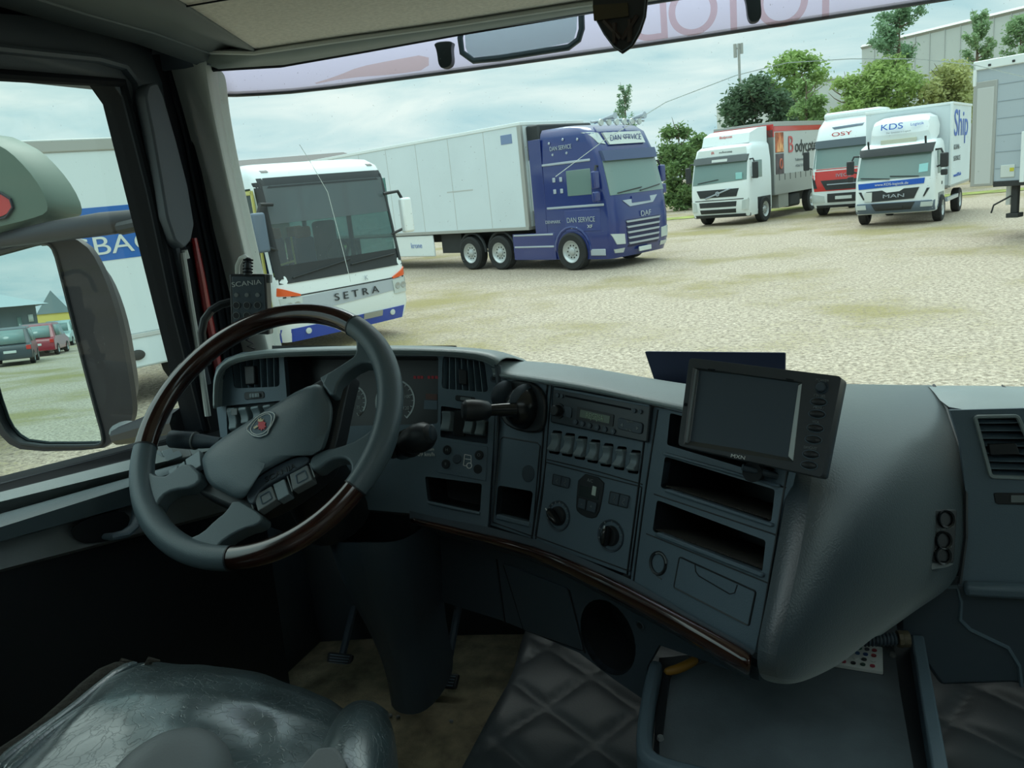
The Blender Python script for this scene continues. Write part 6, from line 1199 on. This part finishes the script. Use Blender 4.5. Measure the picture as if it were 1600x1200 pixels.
# ---------------------------------------------------------------- buildings
def at_ground(px, d): r = ray(px, 0); r.z = 0; q = CAM+r/(r.dot(V((fw.x, fw.y, 0)).normalized()))*d; return V((q.x, q.y, 0))
def hz_z(px, py, Pt):                                   # height whose image is py at that ground position
    d = (V((Pt.x, Pt.y, CAM.z))-CAM).dot(fw); lo, hi = -5, 60
    for _ in range(40):
        m = (lo+hi)/2; q = V((Pt.x, Pt.y, m))-CAM; y = 600-F*q.dot(UP)/q.dot(fw)
        lo, hi = (m, hi) if y > py else (lo, m)
    return lo
def wall_block(name, a, b, z, depth, m, par): 
    d_ = (b-a); n_ = V((-d_.y, d_.x, 0)).normalized(); n_ = n_ if n_.dot(a-CAM) > 0 else -n_
    g = MB(); g.add([a, b, b+n_*depth, a+n_*depth]+[q+V((0, 0, z)) for q in (a, b, b+n_*depth, a+n_*depth)], [(0, 1, 5, 4), (1, 2, 6, 5), (2, 3, 7, 6), (3, 0, 4, 7), (4, 5, 6, 7)]); return g.build(name, m, par)
warem = mat('warehouse_cladding', (196, 202, 198), .7, var=.06, vscale=.3); 
a, b = at_ground(1347, 62), at_ground(1640, 50); A2, B2 = at_ground(1226, 66), at_ground(1350, 66)
WH = thing('warehouse', 'large pale grey flat-roofed warehouse behind the trees on the right', 'building', (a+b)/2)
z1 = hz_z(1347, 74, a); wall_block('tall_hall', a, b, z1, 25, warem, WH); z2 = hz_z(1232, 131, A2); wall_block('low_hall', A2, B2, z2, 20, warem, WH)
dn = (b-a).normalized(); nn2 = V((-dn.y, dn.x, 0)); nn2 = nn2 if nn2.dot(CAM-a) > 0 else -nn2
MB().tube([a+V((0, 0, z1)), b+V((0, 0, z1))], .16, 4).build('roof_edge', alu, WH); MB().tube([A2+V((0, 0, z2)), B2+V((0, 0, z2))], .14, 4).build('roof_edge', alu, WH)
for k in range(1, 12): q = a+(b-a)*k/12+nn2*.03; MB().tube([q, q+V((0, 0, z1))], .03, 4).build('cladding_joint', curt, WH)
q = a+V((-.3, -.2, z1-2.6)); MB().ball(q+V((-.8, 0, .3)), .5, .3, .22, 10, 6).build('wall_lamp', mat('lamp_brown', (120, 96, 84), .6), WH)
roofm = mat('dark_roof_tiles', (104, 100, 98), .8, bump=.5, bscale=3, bdist=.05); wallp = mat('rendered_wall', (190, 186, 170), .8)
a, b = at_ground(330, 62), at_ground(560, 66); RB_ = thing('roofed_building', 'long low building with a dark grey roof far behind the bus', 'building', (a+b)/2)
zt = hz_z(530, 226, b); zl = zt-1.6; wall_block('wall', a, b, zl, 12, mat('brown_wall', (120, 112, 100), .8), RB_)
d_ = b-a; n_ = V((-d_.y, d_.x, 0)).normalized(); n_ = n_ if n_.dot(a-CAM) > 0 else -n_
g = MB(); rs = [a-n_*.6+V((0, 0, zl-.2)), b-n_*.6+d_.normalized()*.8+V((0, 0, zl-.2)), b+n_*6-d_.normalized()*1.5+V((0, 0, zt)), a+n_*6+V((0, 0, zt)), b+n_*12.6+d_.normalized()*.8+V((0, 0, zl-.2)), a+n_*12.6+V((0, 0, zl-.2))]
g.add(rs, [(0, 1, 2, 3), (3, 2, 4, 5), (1, 4, 2)]); g.build('roof', roofm, RB_)
mp = at_ground(1152, 60); zt = hz_z(1150, 68, mp); MS = thing('mast', 'thin tall radio mast standing against the sky above the dark tree', 'mast', mp)
MB().tube([mp, mp+V((0, 0, zt))], .09, 6).build('mast_pole', alu, MS); MB().tube([mp+V((-.25, 0, zt)), mp+V((-.25, 0, zt-.9))], .12, 6).build('antenna', alu, MS); MB().tube([mp+V((.2, 0, zt)), mp+V((.2, 0, zt-.7))], .1, 6).build('antenna', alu, MS); MB().tube([mp+V((-.3, 0, zt-.3)), mp+V((.25, 0, zt-.3))], .04, 4).build('cross_arm', alu, MS); MB().tube([mp+V((.15, 0, zt*.66)), mp+V((.15, 0, zt*.66-.7))], .13, 6).build('antenna', alu, MS)
# ---------------------------------------------------------------- trees
def leafmat(name, c): return translucent(mat(name, tuple(min(255, v*.98+14) for v in c), .7, var=.35, vscale=2.5), tuple(min(255, v*1.1+20) for v in c), .3)
bark = mat('bark', (112, 100, 84), .9)
def tree(name, label, px, d, ytop, ybot, wpx, c, nleaf, sparse=0, seed=1, leafs=.22, zb=None, group=None, cat='tree', squash=1):
    R = random.Random(seed); o = at_ground(px, d); T = thing(name, label, cat, o, group)
    zt = hz_z(px, ytop, o); zl = hz_z(px, ybot, o) if ybot else .3; w = wpx/F*d/2; H = zt-zl
    g = MB(); g.tube([o, o+V((0, 0, zl)), o+V((0, 0, (zl+zt)/2)), o+V((0, 0, zt*.97))], [.10+.008*zt, .08+.006*zt, .05, .012], 6); tips = []
    nb = 16 if sparse else 10
    for i in range(nb):
        a = R.random()*2*PI; f_ = .1+.85*i/nb; z = zl+H*f_; prof = (math.sin(PI*min(1, f_*.9+.12))**.6) if not sparse else (1-f_*.75); L_ = w*prof*R.uniform(.7, 1.05)
        q = [o+V((math.cos(a)*L_*t, math.sin(a)*L_*t, z+H*.16*t*t*(1 if not sparse else 1.3)-o.z)) for t in (0, .35, .7, 1)]
        g.tube(q, [.05, .035, .02, .008], 5); tips += [q[1].lerp(q[3], R.random()) for _ in range(5)] if sparse else [q[2], q[3]]
    g.build('trunk', bark, T)
    g = MB(); cl = []
    if sparse: cl = [(t_, w*.16) for t_ in tips]+[(o+V((R.gauss(0, w*.05), R.gauss(0, w*.05), zt-H*.35*R.random())), w*.12) for _ in range(8)]
    else:
        for _ in range(34):
            f_ = R.random(); a = R.random()*2*PI; rr_ = w*math.sin(PI*min(.97, max(.1, f_*.86+.12)))**.55*R.random()**.5*squash; cl.append((o+V((math.cos(a)*rr_, math.sin(a)*rr_, zl+H*.93*f_)), w*.30))
    nleaf = int(nleaf*2.6); leafs *= .58
    for i in range(nleaf):
        c_, s_ = cl[R.randrange(len(cl))]; p = c_+V((R.gauss(0, s_*.5), R.gauss(0, s_*.5), R.gauss(0, s_*.42)))
        if p.z > zt+.2: continue
        u = V((R.gauss(0, 1), R.gauss(0, 1), R.gauss(0, .6))).normalized(); v = u.orthogonal().normalized(); v = v*math.cos(i)+u.cross(v)*math.sin(i); k = leafs*R.uniform(.6, 1.3)
        g.add([p-u*k, p+v*k*.45, p+u*k, p-v*k*.45], [(0, 1, 2, 3)])
    g.build('foliage', leafmat('leaf_%d_%d_%d' % c, c), T, smooth=0)
tree('dense_tree', 'dense dark green tree behind the white curtain-sided truck', 1176, 52, 122, 250, 112, (70, 96, 66), 5200, seed=2, leafs=.28, zb=1)
tree('leafy_tree', 'light yellow-green tree rising right beside the dark dense tree', 1240, 54, 84, 190, 92, (128, 156, 84), 2600, seed=3, leafs=.26)
tree('young_tree', 'slim green tree in front of the low warehouse wall', 1258, 46, 115, 215, 54, (124, 152, 92), 1500, seed=14, leafs=.2)
tree('sparse_tree', 'tall sparse conifer-like tree in front of the warehouse corner', 1406, 44, 10, 110, 120, (110, 142, 106), 2200, 1, 4, .17)
tree('leafy_bush', 'wide yellow-green bush behind the red-fronted truck', 1325, 43, 112, 235, 76, (140, 164, 90), 2600, seed=5, leafs=.22)
tree('leafy_bush', 'big yellow-green bush at the foot of the sparse tall tree', 1392, 43, 92, 225, 120, (136, 160, 88), 4200, seed=6, leafs=.22)
tree('leafy_bush', 'green and rust-tinted bush left of the blue-grey trailer', 1484, 42, 100, 220, 110, (158, 164, 104), 3600, seed=7, leafs=.2)
tree('sparse_tree', 'thin young tree above the roof of the small box truck', 1530, 46, 22, 130, 70, (128, 156, 112), 1700, 1, 8, .16)
tree('sparse_tree', 'thin young tree cut by the right edge over the trailer roof', 1598, 46, 28, 120, 90, (128, 156, 112), 1700, 1, 9, .17)
tree('hedge_tree', 'bushy green tree just right of the dark blue tractor cab', 1050, 48, 186, 318, 74, (96, 124, 70), 4200, seed=10, leafs=.26)
tree('hedge_tree', 'lower light green bushes between the blue tractor and the white truck', 1082, 50, 212, 322, 66, (118, 146, 82), 3200, seed=11, leafs=.24)
tree('sparse_tree', 'small bare treetop showing above the dark blue cab roof', 966, 60, 138, 230, 50, (120, 150, 118), 700, 1, 12, .17)
# ---------------------------------------------------------------- DOOR MIRROR (real reflecting glass) and what it shows
Yp = 1.45; o_ = P(60, 540, 'Y%g' % Yp); v_ = ray(45, 497).normalized(); w_ = V((-.46, -.888, 0)).normalized(); mn = (w_-v_).normalized()
MR = Pan(o_, mn)
DM = thing('door_mirror', 'large black exterior door mirror reflecting the yard behind the cab', 'mirror', P(200, 660, 'Y%g' % Yp))
ml = [(-60, 410), (0, 394), (58, 378), (76, 380), (86, 392), (96, 430), (125, 545), (150, 640), (162, 682), (160, 694), (146, 697), (40, 697), (12, 680), (-4, 650), (-30, 560), (-60, 470)]
g = MB(); g.add(MR.pts(smooth_loop(ml, 1), .0), [tuple(range(len(ml)*2))]); mm = mat('mirror_silver', (206, 224, 226), .0, 1); g.build('mirror_glass', mm, DM, smooth=0)
hs = mat('mirror_housing_plastic', (34, 33, 40), .5, bump=.3, bscale=60)
mo = [(-66, 400), (0, 384), (58, 364), (90, 362), (132, 380), (152, 408), (172, 456), (188, 512), (199, 575), (206, 620), (208, 648), (200, 668), (176, 690), (158, 703), (40, 706), (6, 690), (-12, 655), (-40, 560), (-72, 470)]
g = MB(); MR.face(g, smooth_loop(mo, 1), [smooth_loop(ml, 1)], .012, .02); b0 = MR.pts(smooth_loop(mo, 1), .012); cc = sum(b0, V())/len(b0); g.add(b0+[cc+(p-cc)*.75-MR.n*.10 for p in b0], [(i, (i+1) % len(b0), (i+1) % len(b0)+len(b0), i+len(b0)) for i in range(len(b0))]+[tuple(range(len(b0), 2*len(b0)))]); g.build('mirror_housing', hs, DM)
MB().tube(MR.pts(smooth_loop(ml, 1), .013), .005, 6, closed=True).build('glass_rim', black, DM)
gh = mat('haze_tinted_housing', (92, 112, 98), .45)  # dark housing, haze of the window glass put in as a green-grey tint
UH = Pan(P(40, 300, 'Y%g' % (Yp-.02)), mn)
g = MB(); uh = smooth_loop([(-80, 210), (-30, 205), (0, 218), (26, 232), (56, 262), (78, 292), (92, 322), (90, 338), (62, 348), (0, 363), (-80, 380)], 1); l0 = UH.pts(uh, .03); cc = sum(l0, V())/len(l0); l1 = [cc+(p-cc)*1.0-UH.n*.08 for p in l0]; l2 = [cc+(p-cc)*.9+UH.n*.02 for p in l0]
g.grid([l2+[l2[0]], l0+[l0[0]], l1+[l1[0]]]); g.add(l2, [tuple(range(len(l2)))]); g.add(l1, [tuple(range(len(l1)))]); up_ = g.build('wide_angle_housing', gh, DM)
g = MB(); q = smooth_loop([(-50, 300), (0, 302), (16, 312), (19, 324), (8, 338), (-50, 350)], 2); g.add(UH.pts(q, .054), [tuple(range(len(q)))]); g.build('painted_red_reflection', mat('red_reflection', (196, 62, 60), .3), up_)  # wide-angle glass with the reflection of a red truck painted in
MB().tube(UH.pts([(-50, 299), (0, 301), (16, 311), (20, 324), (9, 340), (-50, 352)], .054), .003, 6).build('wide_glass_rim', hs, up_)
arm = [P(x, y, 'Y%g' % yy) for x, y, yy in ((0, 376, 1.40), (80, 362, 1.39), (160, 350, 1.37), (250, 340, 1.33), (266, 338, 1.33))]
MB().tube(arm, [.016, .022, .024, .020, .018], 12, flat=1.0).build('upper_arm', hs, DM)
MB().tube([P(190, 356, 'Y1.34'), P(240, 346, 'Y1.31')], .014, 10).build('arm_pivot', black, DM)
g = MB(); g.ball(P(196, 672, 'Y1.40'), .035, .035, .02, 14, 8); g.build('arm_base', mgrey, DM); MB().tube([P(185, 682, 'Y1.38'), P(240, 668, 'Y1.34'), P(290, 662, 'Y1.30')], [.02, .03, .035], 10).build('lower_arm', hs, DM)
def mhit(px, py, z=0.0, d=None):
    p = MR.p(px, py, 0); r = ray(px, py); w = r-mn*2*r.dot(mn)
    if d is not None: h = V((w.x, w.y, 0)).length; return p+w*(d/h)
    return p+w*((z-p.z)/w.z)
def mblock(name, label, pxa, pxb, ytop, d, depth, m, parts=None):
    a, b = mhit(pxa, 525, d=d), mhit(pxb, 525, d=d); zt = (mhit((pxa+pxb)/2, ytop, d=d)).z; a.z = b.z = 0; T = thing(name, label, 'building', (a+b)/2)
    out_ = ((a+b)/2-V((0, 0, 0))); d_ = (b-a); n_ = V((-d_.y, d_.x, 0)).normalized(); n_ = n_ if n_.dot(out_) > 0 else -n_
    g = MB(); g.add([a, b, b+n_*depth, a+n_*depth]+[q+V((0, 0, zt)) for q in (a, b, b+n_*depth, a+n_*depth)], [(0, 1, 5, 4), (1, 2, 6, 5), (2, 3, 7, 6), (3, 0, 4, 7), (4, 5, 6, 7)]); g.build('wall', m, T); return T, a, b, n_, zt
slate = mat('slate_cladding', (92, 106, 112), .6, var=.1, vscale=1); 
T, a, b, n_, zt = mblock('office_building', 'slate-grey low building reflected in the door mirror', -150, 63, 484, 62, 14, slate)
g = MB(); e_ = (b-a).normalized(); g.add([a-n_*.8+V((0, 0, zt)), b-n_*.8+e_*.8+V((0, 0, zt)), b+n_*7-e_*5+V((0, 0, zt+2)), a+n_*7+V((0, 0, zt+2)), b+n_*14+V((0, 0, zt))], [(0, 1, 2, 3), (1, 4, 2)]); g.build('roof', mat('light_roof', (168, 178, 180), .7), T)
for k, (f0, f1, z0_, z1_) in enumerate(((.84, .875, 0.2, 2.3), (.93, .97, 1.9, 2.4), (.93, .965, .6, 1.6))):
    p0, p1 = a+(b-a)*f0-n_*.03, a+(b-a)*f1-n_*.03; g = MB(); g.add([p0+V((0, 0, z0_)), p1+V((0, 0, z0_)), p1+V((0, 0, z1_)), p0+V((0, 0, z1_))], [(0, 1, 2, 3)]); g.build('window' if k else 'door_panel', vgl if k != 1 else plate, T, solid=.04)
T, a, b, n_, zt = mblock('yellow_house', 'yellow-walled building with grey gable roof reflected in the door mirror', 62, 118, 489, 95, 10, mat('yellow_wall', (222, 200, 110), .8))
g = MB(); mid = (a+b)/2; g.add([a-n_*.1+V((0, 0, zt)), b-n_*.1+V((0, 0, zt)), mid-n_*.1+V((0, 0, zt+2.4)), a+n_*10+V((0, 0, zt)), b+n_*10+V((0, 0, zt)), mid+n_*10+V((0, 0, zt+2.4))], [(0, 1, 2), (0, 2, 5, 3), (1, 4, 5, 2)]); g.build('gable_roof', mat('gable_grey', (128, 142, 146), .7), T)
tq = mhit(90, 520, d=70); 
def car(label, px, d, col, rot, suv=1):
    o = mhit(px, 530, d=d); o.z = 0; ang = math.degrees(math.atan2(o.y, o.x))+90+rot; T = veh('car', label, 'car', o, ang+180, 'cars reflected in the mirror')
    m = mat('paint_%d_%d_%d' % col, col, .3, coat=.5); H = 1.55+.25*suv
    prof_ = [(0, .3), (0, .75), (.1, .95), (.35, 1.0), (.75, H-.08), (1.1, H), (2.6, H), (3.1, H-.15), (3.5, 1.02), (4.3, .85), (4.45, .6), (4.4, .3)]
    g = MB(); rows = [[V((x*(1 if z < 1.05 else .84), y, z)) for y, z in prof_] for x in (-.9, .9)]; g.grid([r+[r[0]] for r in rows]); g.add(rows[0], [tuple(range(len(prof_)))]); g.add(rows[1], [tuple(range(len(prof_)))]); g.build('body', m, T, local=True, bevel=.04)
    MB().add([(-.68, .33, 1.02), (.68, .33, 1.02), (.62, .70, H-.14), (-.62, .70, H-.14)], [(0, 1, 2, 3)]).build('rear_window', vgl, T, local=True, solid=.06)
    MB().add([(-.7, 3.46, 1.05), (.7, 3.46, 1.05), (.64, 3.1, H-.2), (-.64, 3.1, H-.2)], [(0, 1, 2, 3)]).build('windscreen', vgl, T, local=True, solid=.06)
    for s_ in (-1, 1):
        MB().add([(s_*.9, .8, 1.08), (s_*.9, 3.2, 1.08), (s_*.78, 2.7, H-.12), (s_*.78, 1.0, H-.12)], [(0, 1, 2, 3)]).build('side_window', vgl, T, local=True, solid=.05)
        LB('tail_light', rd2, T, (s_*.78-.1, s_*.78+.1, -.02, .1, .72, .92)); 
        for y in (.85, 3.55): wheel(T, s_*.82, y, .33, .22, s_)
    LB('number_plate', plate, T, (-.26, .26, -.03, .01, .6, .72))
car('dark grey hatchback nearest the left frame edge in the door mirror', 12, 42, (44, 54, 60), 8); car('dark red small van in the middle of the mirror row', 55, 49, (140, 24, 44), 14); car('black off-road car right of the red van in the mirror', 80, 57, (40, 48, 54), 200); car('silver-green off-road car rightmost in the door mirror', 104, 66, (150, 172, 168), 190, 1)
